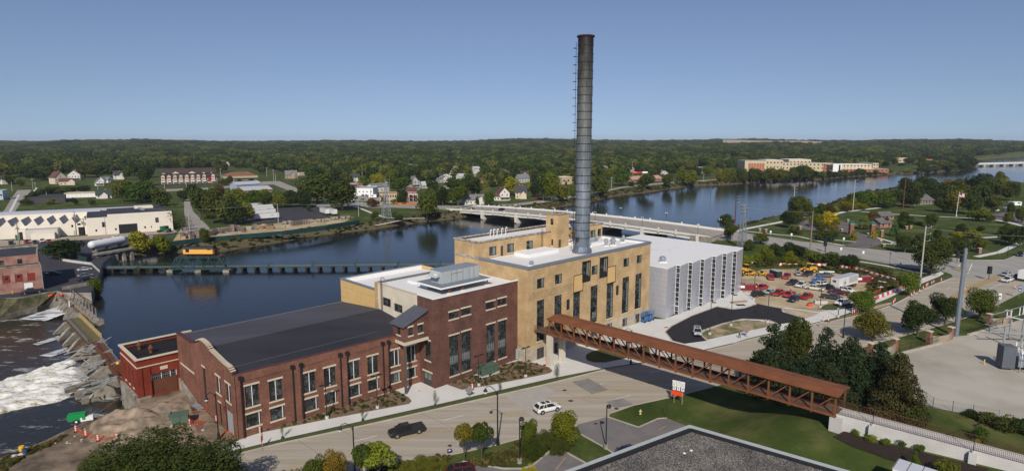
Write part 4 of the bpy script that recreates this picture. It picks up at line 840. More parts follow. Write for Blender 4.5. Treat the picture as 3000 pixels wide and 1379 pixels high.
# distant field
fld=M('stubble_field',(.42,.31,.19),.95,.1,.01)
fa,fb_=math.atan((2110-1500)/1807),math.atan((2420-1500)/1807)
def fpt(a,r):return(r*sin(a),r*cos(a))
k=MB();NA=24
for i in range(NA):
 a0=fa+(fb_-fa)*i/NA;a1_=fa+(fb_-fa)*(i+1)/NA
 for r0,r1 in[(3300,3500),(3500,3750),(3750,4000),(4000,4300)]:
  q=[fpt(a0,r0),fpt(a0,r1),fpt(a1_,r1),fpt(a1_,r0)];k.quad(*[(x,yy,float(tz(x,yy))+3+7*((math.hypot(x,yy)-3300)/1000))for x,yy in q],fld)
k.mk('far_field',kind='structure')
# rapids foam
def foam():
 px=[(0,1113),(74,1094),(165,1071),(212,1056),(250,1063),(262,1090),(262,1112),(222,1128),(262,1120),(258,1140),(222,1150),(215,1163),(177,1180),(88,1195),(0,1216),(-260,1250),(-260,1140)]
 poly_=[P(u,v,DOWN)for u,v in px]
 xs=[p[0]for p in poly_];ys=[p[1]for p in poly_];st=.45
 X,Y=np.meshgrid(np.arange(min(xs)-2,max(xs)+2,st),np.arange(min(ys)-2,max(ys)+2,st),indexing='ij')
 d=-sdf(X,Y,poly_);from mathutils import noise
 Z=np.zeros(X.shape);
 src=P(215,1085,DOWN)
 for i in range(X.shape[0]):
  for j in range(X.shape[1]):
   if d[i,j]>-1:Z[i,j]=noise.fractal(Vector((X[i,j]*.35,Y[i,j]*.5,0)),.8,2.1,6)
 amp=np.clip(d/2.5,0,1);near=np.exp(-np.hypot(X-src[0],Y-src[1])/9)
 Zf=DOWN-.3+amp*(.7+.55*Z)+near*amp*1.8
 ok=d>-.6;idx=-np.ones(X.shape,int);idx[ok]=np.arange(ok.sum());co=np.stack([X[ok],Y[ok],Zf[ok]],-1)
 q=np.stack([idx[:-1,:-1],idx[1:,:-1],idx[1:,1:],idx[:-1,1:]],-1).reshape(-1,4);q=q[(q>=0).all(1)]
 me=bpy.data.meshes.new('foam');mesh_np(me,co,q,True)
 m,n,b=nm3('river_foam');N=n.nodes.new;SV(b,'Roughness',.6)
 tc=N('ShaderNodeTexCoord');nz=N('ShaderNodeTexNoise');SV(nz,'Scale',.9);SV(nz,'Detail',12);SV(nz,'Roughness',.8);mp=N('ShaderNodeMapping');SV(mp,'Scale',(.45,1.1,1));SV(mp,'Rotation',(0,0,R(-20)));L(n,tc.outputs['Object'],mp.inputs[0]);L(n,mp.outputs[0],nz.inputs['Vector'])
 r=N('ShaderNodeValToRGB');e=r.color_ramp.elements;e[0].position=.36;e[1].position=.6;e[0].color=(.05,.05,.025,1);e[1].color=(.93,.92,.88,1);x=e.new(.42);x.color=(.50,.45,.28,1);x=e.new(.48);x.color=(.80,.78,.70,1);L(n,nz.outputs['Fac'],r.inputs[0]);L(n,r.outputs[0],b.inputs['Base Color'])
 bp=N('ShaderNodeBump');SV(bp,'Strength',1);SV(bp,'Distance',.5);L(n,nz.outputs['Fac'],bp.inputs['Height']);L(n,bp.outputs[0],b.inputs['Normal'])
 me.materials.append(m);o=bpy.data.objects.new('foam',me);COL.objects.link(o);o['kind']='stuff';tag(o,'churning white and tan foam rushing out below the dam','foam')
foam()
# streaky ripples on lower water: noise foam mixed in the material
nzf=fn.nodes.new('ShaderNodeTexNoise');SV(nzf,'Scale',.22);SV(nzf,'Detail',10);SV(nzf,'Roughness',.75);mpf=fn.nodes.new('ShaderNodeMapping');SV(mpf,'Scale',(.5,1.3,1));fn.links.new(ftc.outputs['Object'],mpf.inputs[0]);fn.links.new(mpf.outputs[0],nzf.inputs['Vector'])
rf=fn.nodes.new('ShaderNodeValToRGB');CP(rf,0,.555);CP(rf,1,.66);CE(rf,0,(.022,.02,.014,1));CE(rf,1,(.5,.5,.46,1));fn.links.new(nzf.outputs['Fac'],rf.inputs[0]);fn.links.new(rf.outputs[0],fb.inputs['Base Color'])
# excavated mound with a pit beside the pump house
def mound():
 from mathutils import noise
 poly_=[P(u,v)for u,v in[(330,1206),(440,1180),(520,1158),(556,1180),(575,1225),(590,1300),(500,1330),(380,1330),(250,1292),(262,1240)]]
 xs=[q[0]for q in poly_];ys=[q[1]for q in poly_];X,Y=np.meshgrid(np.arange(min(xs),max(xs),.3),np.arange(min(ys),max(ys),.3),indexing='ij');d=-sdf(X,Y,poly_)
 c=P(345,1240);D=np.hypot((X-c[0])/1.5,Y-c[1]);Z=np.zeros(X.shape)
 for i in range(X.shape[0]):
  for j in range(X.shape[1]):
   if d[i,j]>-.4:Z[i,j]=noise.fractal(Vector((X[i,j]*.45,Y[i,j]*.45,3)),.7,2.1,7)
 H_=.02+S(d/3)*(.3+.5*Z)+.9*np.exp(-((D-3.2)/1.1)**2)*S(d/2)-.75*np.exp(-(D/2.0)**4)*S(d/2);H_=np.maximum(H_,.03)
 ok=d>0;idx=-np.ones(X.shape,int);idx[ok]=np.arange(ok.sum());q=np.stack([idx[:-1,:-1],idx[1:,:-1],idx[1:,1:],idx[:-1,1:]],-1).reshape(-1,4);q=q[(q>=0).all(1)]
 me=bpy.data.meshes.new('dirt_mound');mesh_np(me,np.stack([X[ok],Y[ok],H_[ok]+.04],-1),q,True);me.materials.append(pale_dirt);o=bpy.data.objects.new('dirt_mound',me);COL.objects.link(o);o['kind']='structure'
mound()
# SKYWALK
sk=thing('skywalk',(*W(4.2,-32),0),'long rust red covered truss footbridge crossing the road from the power house','footbridge')
NB=17;b0=-4.3;b1=-60.5
def a_n(b_):return 2.0+(b_-b0)/(b1-b0)*1.3
def sp_(side,i,z):b_=b0+(b1-b0)*i/NB;return(a_n(b_)+(4.3 if side else 0),b_,z)
ZB,ZT=7.1,10.35
for side,nm in((0,'near'),(1,'far')):
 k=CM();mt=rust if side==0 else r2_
 k.bar(sp_(side,0,ZB),sp_(side,NB,ZB),.3,.3,mt);k.bar(sp_(side,0,ZT),sp_(side,NB,ZT),.26,.26,mt)
 o_=k.mk('truss_chord',sk)
 for i in range(NB+1):
  k=CM();k.bar(sp_(side,i,ZB-.35),sp_(side,i,ZT),.24,.24,mt);k.mk('truss_post',sk)
 for i in range(NB):
  k=CM()
  if i<9:k.bar(sp_(side,i,ZT),sp_(side,i+1,ZB),.16,.16,mt)
  else:k.bar(sp_(side,i,ZB),sp_(side,i+1,ZT),.16,.16,mt)
  k.mk('truss_diagonal',sk)
 k=CM();mr_=M('railing_rust',(.10,.045,.03),.7,.1)
 for i in range(NB):
  for z in(ZB+1.15,ZB+.2):
   p=sp_(side,i,z);q=sp_(side,i+1,z);off_=.2 if side==0 else-.2;k.bar((p[0]+off_,p[1],z),(q[0]+off_,q[1],z),.05,.05,mr_)
  for j in range(16):
   t=j/16;p=Vector(sp_(side,i,ZB+.2)).lerp(Vector(sp_(side,i+1,ZB+.2)),t);off_=.2 if side==0 else-.2;k.bar((p.x+off_,p.y,ZB+.2),(p.x+off_,p.y,ZB+1.15),.022,.022,mr_)
 k.mk('railing',sk)
k=CM();k.prism([(a_n(0),0.0-.2),(6.5,-.2),(6.4,b0),(a_n(b1)+4.3,b1),(a_n(b1),b1),(2.0,b0),(1.6,-.2)],ZB-.22,ZB+.02,M('skywalk_deck',(.13,.075,.05),.85,.2,.6))
for i in range(NB+1):k.bar(sp_(0,i,ZB-.3),sp_(1,i,ZB-.3),.2,.25,r2_)
k.mk('deck',sk)
k=CM();e=.45
def rp(i,da,z):p=sp_(0,i,z);return(p[0]+da,p[1],z)
pA=[rp(0,-e,ZT+.12),rp(0,2.15,ZT+.5),rp(0,4.3+e,ZT+.12)];pB=[rp(NB,-e,ZT+.12),rp(NB,2.15,ZT+.5),rp(NB,4.3+e,ZT+.12)]
pA=[(x,yy+.5,z)for x,yy,z in pA];pB=[(x,yy-.5,z)for x,yy,z in pB]
V=pA+pB+[(x,yy,z-.22)for x,yy,z in pA+pB]
k.add(V,[(0,3,4,1),(1,4,5,2),(6,9,3,0),(2,5,11,8),(0,1,7,6),(1,2,8,7),(3,9,10,4),(4,10,11,5),(7,10,9,6),(8,11,10,7)],rust)
for i in range(0,NB):k.bar((rp(i,1.0,0)[0],rp(i,1,0)[1],ZT+.33),(rp(i+1,1.0,0)[0],rp(i+1,1,0)[1],ZT+.33),.03,.03,r2_)
k.mk('roof',sk)
for a,lb_ in((2.1,None),(6.2,None)):
 k=CM();k.prism([(a-.45,-5.0),(a+.45,-5.0),(a+.45,-3.8),(a-.45,-3.8)],-.2,6.8,M('stained_concrete',(.45,.38,.28),.9,0,.5,col2=(.66,.62,.54),detail=6,stretch=(1,1,.15)));k.mk('concrete_pier',sk)
k=CM();k.bar((1.7,-4.4,6.45),(6.6,-4.4,6.45),.7,.6,cc_);k.mk('pier_cap',sk)
k=CM()
for(p,q)in[((1.65,-.2,0),(1.95,-4.2,0)),((6.5,-.2,0),(6.35,-4.2,0))]:
 for z in(ZB+1.2,ZB+.7,ZB+.25):k.bar((p[0],p[1],z),(q[0],q[1],z),.04,.04,r2_)
 for j in range(14):t=j/13;x=p[0]+(q[0]-p[0])*t;yy=p[1]+(q[1]-p[1])*t;k.bar((x,yy,ZB),(x,yy,ZB+1.2),.03,.03,r2_)
k.mk('landing_railing',sk)
# ramp beyond the bridge
e0=W(3.3,-60.5);e1=W(7.6,-60.5)
rd=Vector((68-48.9,73.5-86.8)).normalized()
def rpp(t,off_,z):
 n_=Vector((-rd.y,rd.x));p=Vector((48.9,86.6))+rd*t+n_*off_;return(p.x,p.y,z)
rw=thing('ramp_wall',(60,80,4.6),'pale concrete ramp and retaining wall leading down from the end of the footbridge','ramp')
LRP=46
def rz_(t):return 7.05-t*.047
k=MB()
k.add([rpp(0,0,3),rpp(LRP,0,3),rpp(LRP,0,rz_(LRP)+.15),rpp(0,0,rz_(0)+.15),rpp(0,.3,3),rpp(LRP,.3,3),rpp(LRP,.3,rz_(LRP)+.15),rpp(0,.3,rz_(0)+.15)],[(0,1,2,3),(5,4,7,6),(3,2,6,7),(4,0,3,7)],cc_)
k.add([rpp(0,3.2,3),rpp(LRP,3.2,3),rpp(LRP,3.2,rz_(LRP)+.1),rpp(0,3.2,rz_(0)+.1),rpp(0,2.95,3),rpp(LRP,2.95,3),rpp(LRP,2.95,rz_(LRP)+.1),rpp(0,2.95,rz_(0)+.1)],[(1,0,3,2),(4,5,6,7),(2,3,7,6)],cc_)
k.mk('retaining_wall',rw)
k=MB();k.quad(rpp(0,.3,rz_(0)),rpp(LRP,.3,rz_(LRP)),rpp(LRP,2.95,rz_(LRP)),rpp(0,2.95,rz_(0)),cc_);k.quad(rpp(0,3.2,3),rpp(0,0,3),rpp(0,0,7.1),rpp(0,3.2,7.1),cc_);k.mk('ramp_surface',rw)
for t in(4.8,16.6,28.4,40):
 k=MB();p=rpp(t,-.35,0);c_,s_=rd.x,rd.y;a=math.atan2(rd.y,rd.x);kk=MB((p[0],p[1],0),a);kk.box(-.45,.45,-.35,.35,3.5,rz_(t)+.0,cc_);kk.mk('pilaster',rw)
for o_ in(.15,3.1):
 k=MB();t=0
 k.bar(rpp(0,o_,rz_(0)+1.2),rpp(LRP,o_,rz_(LRP)+1.2),.05,.05,r2_);k.bar(rpp(0,o_,rz_(0)+.25),rpp(LRP,o_,rz_(LRP)+.25),.04,.04,r2_)
 while t<LRP:k.bar(rpp(t,o_,rz_(t)+.15),rpp(t,o_,rz_(t)+1.2),.034,.034,M('railing_rust'));t+=.2
 k.mk('railing',rw)
ab=MB((*e0,0),ROT);ab.box(-.3,4.6,-1.0,.6,2.5,6.85,cc_);ab.mk('bridge_abutment',label='concrete abutment under the right end of the footbridge',cat='abutment',loc=(*e0,3))
# ROAD BRIDGE OVER THE RIVER
BN0=Vector((-46,419));BN1=Vector((97,295));BD=(BN1-BN0).normalized();BW=Vector((-BD.y,BD.x));BL=(BN1-BN0).length;BWID=27.5
def bz(t):s=t/BL;return.5+2.0*(1-(2*s-1)**2)
def bp_(t,o_,z):p=BN0+BD*t+BW*o_;return(p.x,p.y,z)
br=thing('road_bridge',(26,357,0),'long white concrete road bridge with lamp posts crossing the river behind the power house','bridge')
NS_=24
def bstrip(mb,o0,o1,z0f,z1f,m,closed=True):
 for i in range(NS_):
  t0=BL*i/NS_;t1=BL*(i+1)/NS_
  q=[bp_(t0,o0,z0f(t0)),bp_(t1,o0,z0f(t1)),bp_(t1,o1,z0f(t1)),bp_(t0,o1,z0f(t0)),bp_(t0,o0,z1f(t0)),bp_(t1,o0,z1f(t1)),bp_(t1,o1,z1f(t1)),bp_(t0,o1,z1f(t0))]
  mb.add(q,[(4,5,6,7),(3,2,1,0),(0,1,5,4),(2,3,7,6)],m)
brw=M('bridge_white_concrete',(.64,.61,.55),.85,.07,.4)
k=MB();bstrip(k,.3,BWID-.3,lambda t:bz(t)-.6,lambda t:bz(t),M('bridge_deck_concrete',(.34,.30,.26),.9,0,.6,col2=(.27,.24,.21),stretch=(.5,.03,1,R(-40.9))));k.mk('deck',br)
k=MB();bstrip(k,.35,2.6,lambda t:bz(t)-.1,lambda t:bz(t)+.14,sw_);bstrip(k,BWID-2.6,BWID-.35,lambda t:bz(t)-.1,lambda t:bz(t)+.14,sw_);k.mk('sidewalk',br)
for o_ in(0,BWID-.35):
 k=MB();bstrip(k,o_,o_+.35,lambda t:bz(t)-.4,lambda t:bz(t)+.85,brw);k.mk('parapet',br)
 k=MB();
 for z in(.95,1.2):bstrip(k,o_+.15,o_+.2,lambda t:bz(t)+z,lambda t:bz(t)+z+.06,gp_)
 for i in range(96):t=BL*i/96;k.bar(bp_(t,o_+.17,bz(t)+.8),bp_(t,o_+.17,bz(t)+1.25),.06,.06,gp_)
 k.mk('green_rail',br)
for o_ in(.5,7,13.7,20.5,BWID-1.2):
 k=MB();bstrip(k,o_,o_+.7,lambda t:bz(t)-1.75-.45*abs(cos(pi*(t-5)/29.2)),lambda t:bz(t)-.6,brw);k.mk('girder',br)
for t in(5.5,34.8,64,93.3,122.5,152,183):
 k=MB();a=math.atan2(BD.y,BD.x)
 kk=MB((bp_(t,0,0)[0],bp_(t,0,0)[1],0),a);zt=bz(t)-1.3
 kk.add([(-1.0,-.2,-9),(1.0,-.2,-9),(1.0,BWID,-9),(-1,BWID,-9),(-.7,.35,zt),(.7,.35,zt),(.7,BWID-.4,zt),(-.7,BWID-.4,zt)],[(0,1,5,4),(1,2,6,5),(2,3,7,6),(3,0,4,7),(4,5,6,7)],brw)
 kk.box(-.75,.75,-.5,.4,-3,bz(t)+1.0,brw);kk.box(-.75,.75,BWID-.4,BWID+.5,-3,bz(t)+1.0,brw);kk.mk('pier',br)
for o_ in(-.1,BWID-.3):
 for j in range(20):
  t=5.5+j*9.75
  if t>BL or j%3==0:continue
  kk=MB((bp_(t,o_,0)[0],bp_(t,o_,0)[1],0),math.atan2(BD.y,BD.x));z=bz(t);kk.box(-.4,.4,-.1,.45,z-.9,z+1.35,brw);kk.add([(-.4,-.1,z+1.35),(.4,-.1,z+1.35),(.4,.45,z+1.35),(-.4,.45,z+1.35),(0,.17,z+1.8)],[(0,1,4),(1,2,4),(2,3,4),(3,0,4)],brw);kk.mk('post_cap',br)
for t0,t1 in((-9,5),(BL-10,BL+8)):
 kk=MB((bp_(t0,0,0)[0],bp_(t0,0,0)[1],0),math.atan2(BD.y,BD.x));kk.box(0,t1-t0,-.2,.6,-8,.9,oc);kk.box(0,t1-t0,BWID-.6,BWID+.2,-8,.9,oc);kk.mk('wing_wall',br)
bl=None
def bridge_lamp():
 t=thing('bridge_lamp',(0,0,0),'l','street lamp');k=MB();k.lathe([(.22,0),(.22,.3),(.1,.5),(.08,4.2),(.06,4.4)],8,black);k.bar((-.5,0,4.3),(.5,0,4.3),.07,.07,black);k.mk('post',t)
 for s in(-.5,.5):k=MB();k.lathe([(.06,4.35),(.2,4.5),(.22,4.75),(.1,4.95),(.01,5.0)],8,lamp_glass,(s,0,0));k.mk('globe',t)
 return t
BLP=bridge_lamp();j=0
for o_,sd in((.1,'near'),(BWID-.15,'far')):
 for t in(5.5,34.8,64,93.3,122.5,152,183):
  p=bp_(t,o_,bz(t)+1.0);words=['first','second','third','fourth','fifth','sixth','seventh'];n_=words[[5.5,34.8,64,93.3,122.5,152,183].index(t)]
  put(BLP,*p,math.atan2(BD.y,BD.x),label=f'twin globe lamp on the {sd} side of the road bridge, {n_} from left',grp='twin globe lamps on the road bridge')
# far white bridge at the right edge
fbr=thing('far_bridge',(560,1050,0),'distant low white bridge over the river at the right edge','bridge')
p0=P(2862,484,-1);p1=P(3100,478,-1);d=Vector((p1[0]-p0[0],p1[1]-p0[1]));ang=math.atan2(d.y,d.x);k=MB((*p0,0),ang);k.box(-10,d.length+150,-5,5,0,3.2,brw);k.mk('deck',fbr)
for j in range(9):k=MB((*p0,0),ang);k.box(15+j*32,20+j*32,-4,4,-8,0,cc_);k.mk('pier',fbr)
# RAIL TRESTLE AND TRUSS
TY=237.;TZ=-1.7
TA=(-165,236.0);TB=(5,243.5)
tr=thing('trestle_walkway',(-80,238,WATER),'low green railed walkway trestle on piles crossing the river','walkway')
td=Vector((TB[0]-TA[0],TB[1]-TA[1]));ta_=math.atan2(td.y,td.x);TL=td.length
deckm=M('grating_deck',(.13,.15,.15),.7,.15,1.5)
k=MB((*TA,0),ta_);x=0;
while x<TL:
 wv=2.0 if(int(x/17)%2)==0 else 1.2;k.box(x,min(x+16.9,TL),-wv,wv,TZ-.25,TZ,deckm);x+=17
k.mk('deck',tr)
for sd in(-1,1):
 k=MB((*TA,0),ta_);x=0
 while x<TL:
  wv=(2.0 if(int(x/17)%2)==0 else 1.2)*sd;xe=min(x+16.9,TL)
  k.bar((x,wv,TZ+1.3),(xe,wv,TZ+1.3),.06,.06,tg);k.bar((x,wv,TZ+.7),(xe,wv,TZ+.7),.04,.04,tg);k.box(x,xe,wv-.04,wv+.04,TZ-.45,TZ,tg)
  for j in range(9):k.bar((x+j*2.1,wv,TZ),(x+j*2.1,wv,TZ+1.3),.05,.05,tg)
  k.box(x,x+.5,wv-.1,wv+.1,TZ-.3,TZ+1.3,tg);x+=17
 k.mk('railing',tr)
pilem=M('dark_pile',(.035,.03,.026),.9,.3,2)
for j in range(34):
 x=3+j*5.0
 if 28<x<52:continue
 k=MB((*TA,0),ta_);k.box(x-.6,x+.6,-2.2,2.2,TZ-.8,TZ-.25,pilem)
 for yy in(-1.9,-.6,.6,1.9):k.tube((x,yy,-8),(x,yy,TZ-.6),.38,.38,6,pilem)
 k.mk('pile_bent',tr)
gt=thing('truss_span',(-128+9,237.5,WATER),'green steel truss span of the old rail bridge standing on low piers in the river','bridge truss')
X0,X1=-134.5,-112.3;ZL,ZH=-2.3,2.4
def tx(i):return X0+(X1-X0)*i/10
for yy in(235.0,240.0):
 k=MB();k.bar((X0,yy,ZL),(X1,yy,ZL),.35,.35,tg);k.bar((tx(1.2),yy,ZH),(tx(8.8),yy,ZH),.35,.35,tg);k.bar((X0,yy,ZL),(tx(1.2),yy,ZH),.3,.3,tg);k.bar((X1,yy,ZL),(tx(8.8),yy,ZH),.3,.3,tg)
 k.mk('truss_chord',gt);k=MB()
 tops=[1.2,3.1,5,6.9,8.8];bots=[2.15,4.05,5.95,7.85]
 for a,b_ in zip(tops,bots):k.bar((tx(a),yy,ZH),(tx(b_),yy,ZL),.22,.22,tg)
 for a,b_ in zip(tops[1:],bots):k.bar((tx(a),yy,ZH),(tx(b_),yy,ZL),.22,.22,tg)
 for a in tops:k.bar((tx(a),yy,ZH),(tx(a),yy,ZL),.16,.16,tg)
 k.mk('truss_web',gt)
k=MB()
for a in(1.2,3.1,5,6.9,8.8):k.bar((tx(a),235,ZH),(tx(a),240,ZH),.25,.3,tg);k.bar((tx(a),235,ZL),(tx(a),240,ZL),.25,.3,tg)
for yy in(236.6,238.4):k.bar((tx(1.2),yy,ZH+.3),(tx(8.8),yy,ZH+.3),.15,.15,r2_)
k.mk('cross_beam',gt)
for x in(X0,(X0+X1)/2,X1):k=MB();k.box(x-1.2,x+1.2,234,241,-9,ZL-.2,oc);k.mk('stone_pier',gt)
rc=thing('yellow_rail_car',(-122.5,237.5,2.8),'yellow rail car with black roof parked on top of the green truss span','rail car')
YC0,YC1=-129.6,-118.0
k=MB();k.box(YC0,YC1,236.1,238.9,3.6,5.6,M('rail_yellow',(.80,.42,.08),.55,.04,.5));k.mk('body',rc)
k=MB();k.add([(YC0-.2,235.9,5.55),(YC0-.2,239.1,5.55),(YC0-.2,238.7,6.3),(YC0-.2,237.5,6.55),(YC0-.2,236.3,6.3),(YC1+.4,235.9,5.55),(YC1+.4,239.1,5.55),(YC1+.4,238.7,6.3),(YC1+.4,237.5,6.55),(YC1+.4,236.3,6.3)],[(0,5,9,4),(4,9,8,3),(3,8,7,2),(2,7,6,1),(0,4,3,2,1),(5,6,7,8,9)],black);k.mk('roof',rc)
k=MB();k.box(YC0-.5,YC1+.5,236,239,3.25,3.6,black);k.box(YC1,YC1+.8,236.2,238.8,3.6,5.3,M('rusty_brown',(.16,.06,.03),.8,.2));k.mk('frame',rc)
k=MB();k.box(YC0+1,YC0+2.4,236.02,236.1,4.3,5.5,black);k.box(YC1-2.0,YC1-.6,236.02,236.1,5.2,5.55,black);k.mk('window',rc)
for x in(YC0+1.6,YC0+3.2,YC1-3.2,YC1-1.6):
 k=MB();k.tube((x,236.3,3.05),(x,238.7,3.05),.42,.42,12,black);k.mk('wheel',rc)
# concrete trestle ruin left
ct=thing('concrete_trestle_ruin',(-140,250,0),'old weathered concrete trestle of short piers on the far bank left of the truss span','trestle ruin')
c0=P(278,755,0);c1=P(392,735,0);d=Vector((c1[0]-c0[0],c1[1]-c0[1]));a=math.atan2(d.y,d.x)
k=MB((*c0,0),a);k.box(0,d.length,-1.3,1.3,1.0,1.7,oc);k.mk('beam',ct)
for j in range(5):k=MB((*c0,0),a);x=1.5+j*(d.length-3)/4;k.add([(x-.8,-1.1,-4),(x+.8,-1.1,-4),(x+.8,1.1,-4),(x-.8,1.1,-4),(x-.45,-.8,1),(x+.45,-.8,1),(x+.45,.8,1),(x-.45,.8,1)],[(0,1,5,4),(1,2,6,5),(2,3,7,6),(3,0,4,7)],oc);k.mk('pier',ct)
# DAM
DZ=-1.6
def dp(u,v,z=DZ):return P(u,v,z)
dm=thing('dam_north_section',(*dp(205,890),DOWN),'old concrete dam section with a row of steel gate frames beside the car park','dam')
q0=Vector(dp(168,866));q1=Vector(dp(246,938));d=(q1-q0);a=math.atan2(d.y,d.x);LN=d.length
k=MB((*q0,0),a);k.box(-2,LN,0,3.6,-10,DZ-.2,oc);k.box(LN-3,LN+1,-.5,4.5,-10,DZ-.6,oc);k.mk('concrete_crest',dm)
for j in range(11):
 x=1+j*(LN-3)/10;k=MB((*q0,0),a);k.add([(x-.35,0,-10),(x+.35,0,-10),(x+.35,0,DZ-.3),(x-.35,0,DZ-.3),(x-.35,-3.6,-10),(x+.35,-3.6,-10),(x+.35,-1,DZ-1.2),(x-.35,-1,DZ-1.2)],[(3,2,6,7),(7,6,5,4),(2,1,5,6),(0,3,7,4)],oc);k.mk('buttress',dm)
for j in range(9):
 x=2.5+j*(LN-4)/8;k=MB((*q0,0),a);k.bar((x,3.2,DZ-.2),(x,3.2,DZ+2.6),.22,.22,gv);k.bar((x,2.2,DZ-.2),(x,3.2,DZ+2.3),.1,.1,r2_);k.mk('gate_frame',dm)
k=MB((*q0,0),a);k.bar((2.5,3.2,DZ+2.6),(LN-1.5,3.2,DZ+2.6),.16,.16,r2_);k.bar((0,.2,DZ+1),(LN,.2,DZ+1),.08,.08,r2_);k.bar((0,.2,DZ+.5),(LN,.2,DZ+.5),.06,.06,r2_);k.bar((0,1.6,DZ),(LN,1.6,DZ),.5,.15,woodm)
for j in range(14):k.bar((j*LN/13,.2,DZ-.2),(j*LN/13,.2,DZ+1),.06,.06,r2_)
k.box(LN*.45,LN*.45+1.4,.1,.2,DZ-.1,DZ+1.6,wh);k.mk('railing',dm)
dk=thing('dam_walkway_section',(*dp(240,965),DOWN),'rusty railed walkway deck of the dam on slanted concrete buttresses','dam')
q0=Vector(dp(193,935));q1=Vector(dp(256,1003));q2=Vector(dp(216,929));d=(q1-q0);a=math.atan2(d.y,d.x);LN=d.length
k=MB((*q0,0),a);k.box(0,LN,0,3.2,DZ-.15,DZ,M('mossy_planks',(.13,.11,.055),.95,.3,1));k.box(0,LN,-.1,.05,DZ-.5,DZ,r2_);k.box(0,LN,3.1,3.3,DZ-.5,DZ,woodm);k.mk('deck',dk)
k=MB((*q0,0),a);
for z in(.55,1.1):k.bar((0,0,DZ+z),(LN,0,DZ+z),.07,.07,gv);k.bar((0,0,DZ+z),(0,3.2,DZ+z),.07,.07,gv)
for j in range(10):k.bar((j*LN/9,0,DZ),(j*LN/9,0,DZ+1.1),.06,.06,gv)
k.mk('steel_railing',dk)
k=MB((*q0,0),a)
for z in(.4,.85,1.3):k.box(1,LN,3.05,3.15,DZ+z,DZ+z+.16,M('yellowed_timber',(.50,.36,.16),.85,.15,1))
for j in range(16):k.box(1+j*(LN-1)/15,1.14+j*(LN-1)/15,2.95,3.05,DZ,DZ+1.5,M('yellowed_timber'))
k.mk('timber_railing',dk)
for(tu,tv),(bu,bv)in[((189,944),(157,979)),((202,958),(170,996)),((216,975),(184,1013)),((231,990),(199,1031)),((245,1010),(214,1047))]:
 t_=Vector((*dp(tu,tv,DZ-.8),DZ-.8));b_=Vector((*P(bu,bv,DOWN+.1),DOWN+.1));dd=(Vector((t_.x-b_.x,t_.y-b_.y)));dn=dd.normalized();nx,ny=-dn.y*.4,dn.x*.4;e_=t_+Vector((dn.x*4.5,dn.y*4.5,0))
 k=MB();V=[]
 for s in(-1,1):V+=[(b_.x+nx*s,b_.y+ny*s,DOWN-2),(b_.x+nx*s,b_.y+ny*s,b_.z+.3),(t_.x+nx*s,t_.y+ny*s,t_.z),(e_.x+nx*s,e_.y+ny*s,t_.z),(e_.x+nx*s,e_.y+ny*s,DOWN-2)]
 k.add(V,[(0,1,2,3,4),(9,8,7,6,5),(0,5,6,1),(1,6,7,2),(2,7,8,3)],oc);k.mk('buttress',dk)
k=MB((*q0,0),a);k.box(0,LN+2,2.0,4.0,-10,DZ-.6,oc);k.mk('concrete_sill',dk)
# jumbled gate machinery between walkway and pump house
dg=thing('dam_gate_section',(*dp(305,1010),DOWN),'tangled rusty steel gate arms and concrete piers of the dam beside the pump house','dam')
g0=Vector(dp(262,1004));g1=Vector((W(-65.8,47)[0],W(-65.8,47)[1]));d=g1-g0;a=math.atan2(d.y,d.x);LN=d.length
for j in range(4):
 x=1+j*LN/4.2;k=MB((*g0,0),a)
 V=[]
 for s in(-.45,.45):V+=[(x+s,-5,DOWN-2),(x+s,-5,DOWN+.6),(x+s,-1.5,-2.2),(x+s,3,-1.0),(x+s,3,DOWN-2)]
 k.add(V,[(0,1,2,3,4),(9,8,7,6,5),(0,5,6,1),(1,6,7,2),(2,7,8,3)],oc);k.mk('gate_pier',dg)
k=MB((*g0,0),a);rj=random.Random(3)
for j in range(34):
 x=rj.uniform(0,LN);yy=rj.uniform(-5,2.5);z=rj.uniform(-5,-.3);k.bar((x,yy,z),(x+rj.uniform(-2.5,2.5),yy+rj.uniform(-4,3),z+rj.uniform(-2,2.2)),.16,.16,r2_ if rj.random()<.5 else gv)
for j in range(3):
 x=2.5+j*LN/3.2
 for z0 in(-5.5,-4,-2.5):k.bar((x,-5.5,z0),(x+2.5,1,-1),.15,.15,gv)
k.mk('gate_arm',dg)
k=MB((*g0,0),a);k.box(0,LN,0.5,2.5,-2.2,-1.5,r2_);
for z in(.5,1.0):k.bar((0,2.4,-1.5+z),(LN,2.4,-1.5+z),.07,.07,gv);k.bar((0,.5,-1.5+z),(LN,.5,-1.5+z),.07,.07,r2_)
for j in range(12):k.bar((j*LN/11,2.4,-1.5),(j*LN/11,2.4,-.4),.06,.06,gv);k.bar((j*LN/11,.5,-1.5),(j*LN/11,.5,-.4),.06,.06,r2_)
k.box(0,LN,1.5,3.0,-10,-2.2,oc);k.mk('service_walkway',dg)
k=MB((*g0,0),a);k.box(LN*.62,LN*.62+2.2,.8,2.6,-1.5,.2,r2_);k.lathe([(.3,-.0),(.4,.3),(.1,.7)],8,yellowm,(LN*.62+1,1.5,0));k.mk('winch',dg)
# outlet training walls below the pump house
for pp,zt,lb_ in[([(187,1136),(262,1110),(300,1085),(304,1092),(262,1119),(189,1145)],-4.3,'dark wet concrete wall end standing in the white rapids'),([(217,1145),(290,1128),(318,1100),(326,1104),(296,1136),(219,1155)],-4.0,'upper concrete wall along the right side of the rapids'),([(236,1163),(300,1150),(338,1124),(342,1130),(303,1158),(238,1172)],-4.4,'lower concrete wall nearest the pump house foundation')]:
 w0=[P(u,v,zt)for u,v in pp];MB().prism(w0,-9,zt,oc).mk('training_wall',label=lb_,cat='retaining wall',loc=(*w0[0],zt-3))
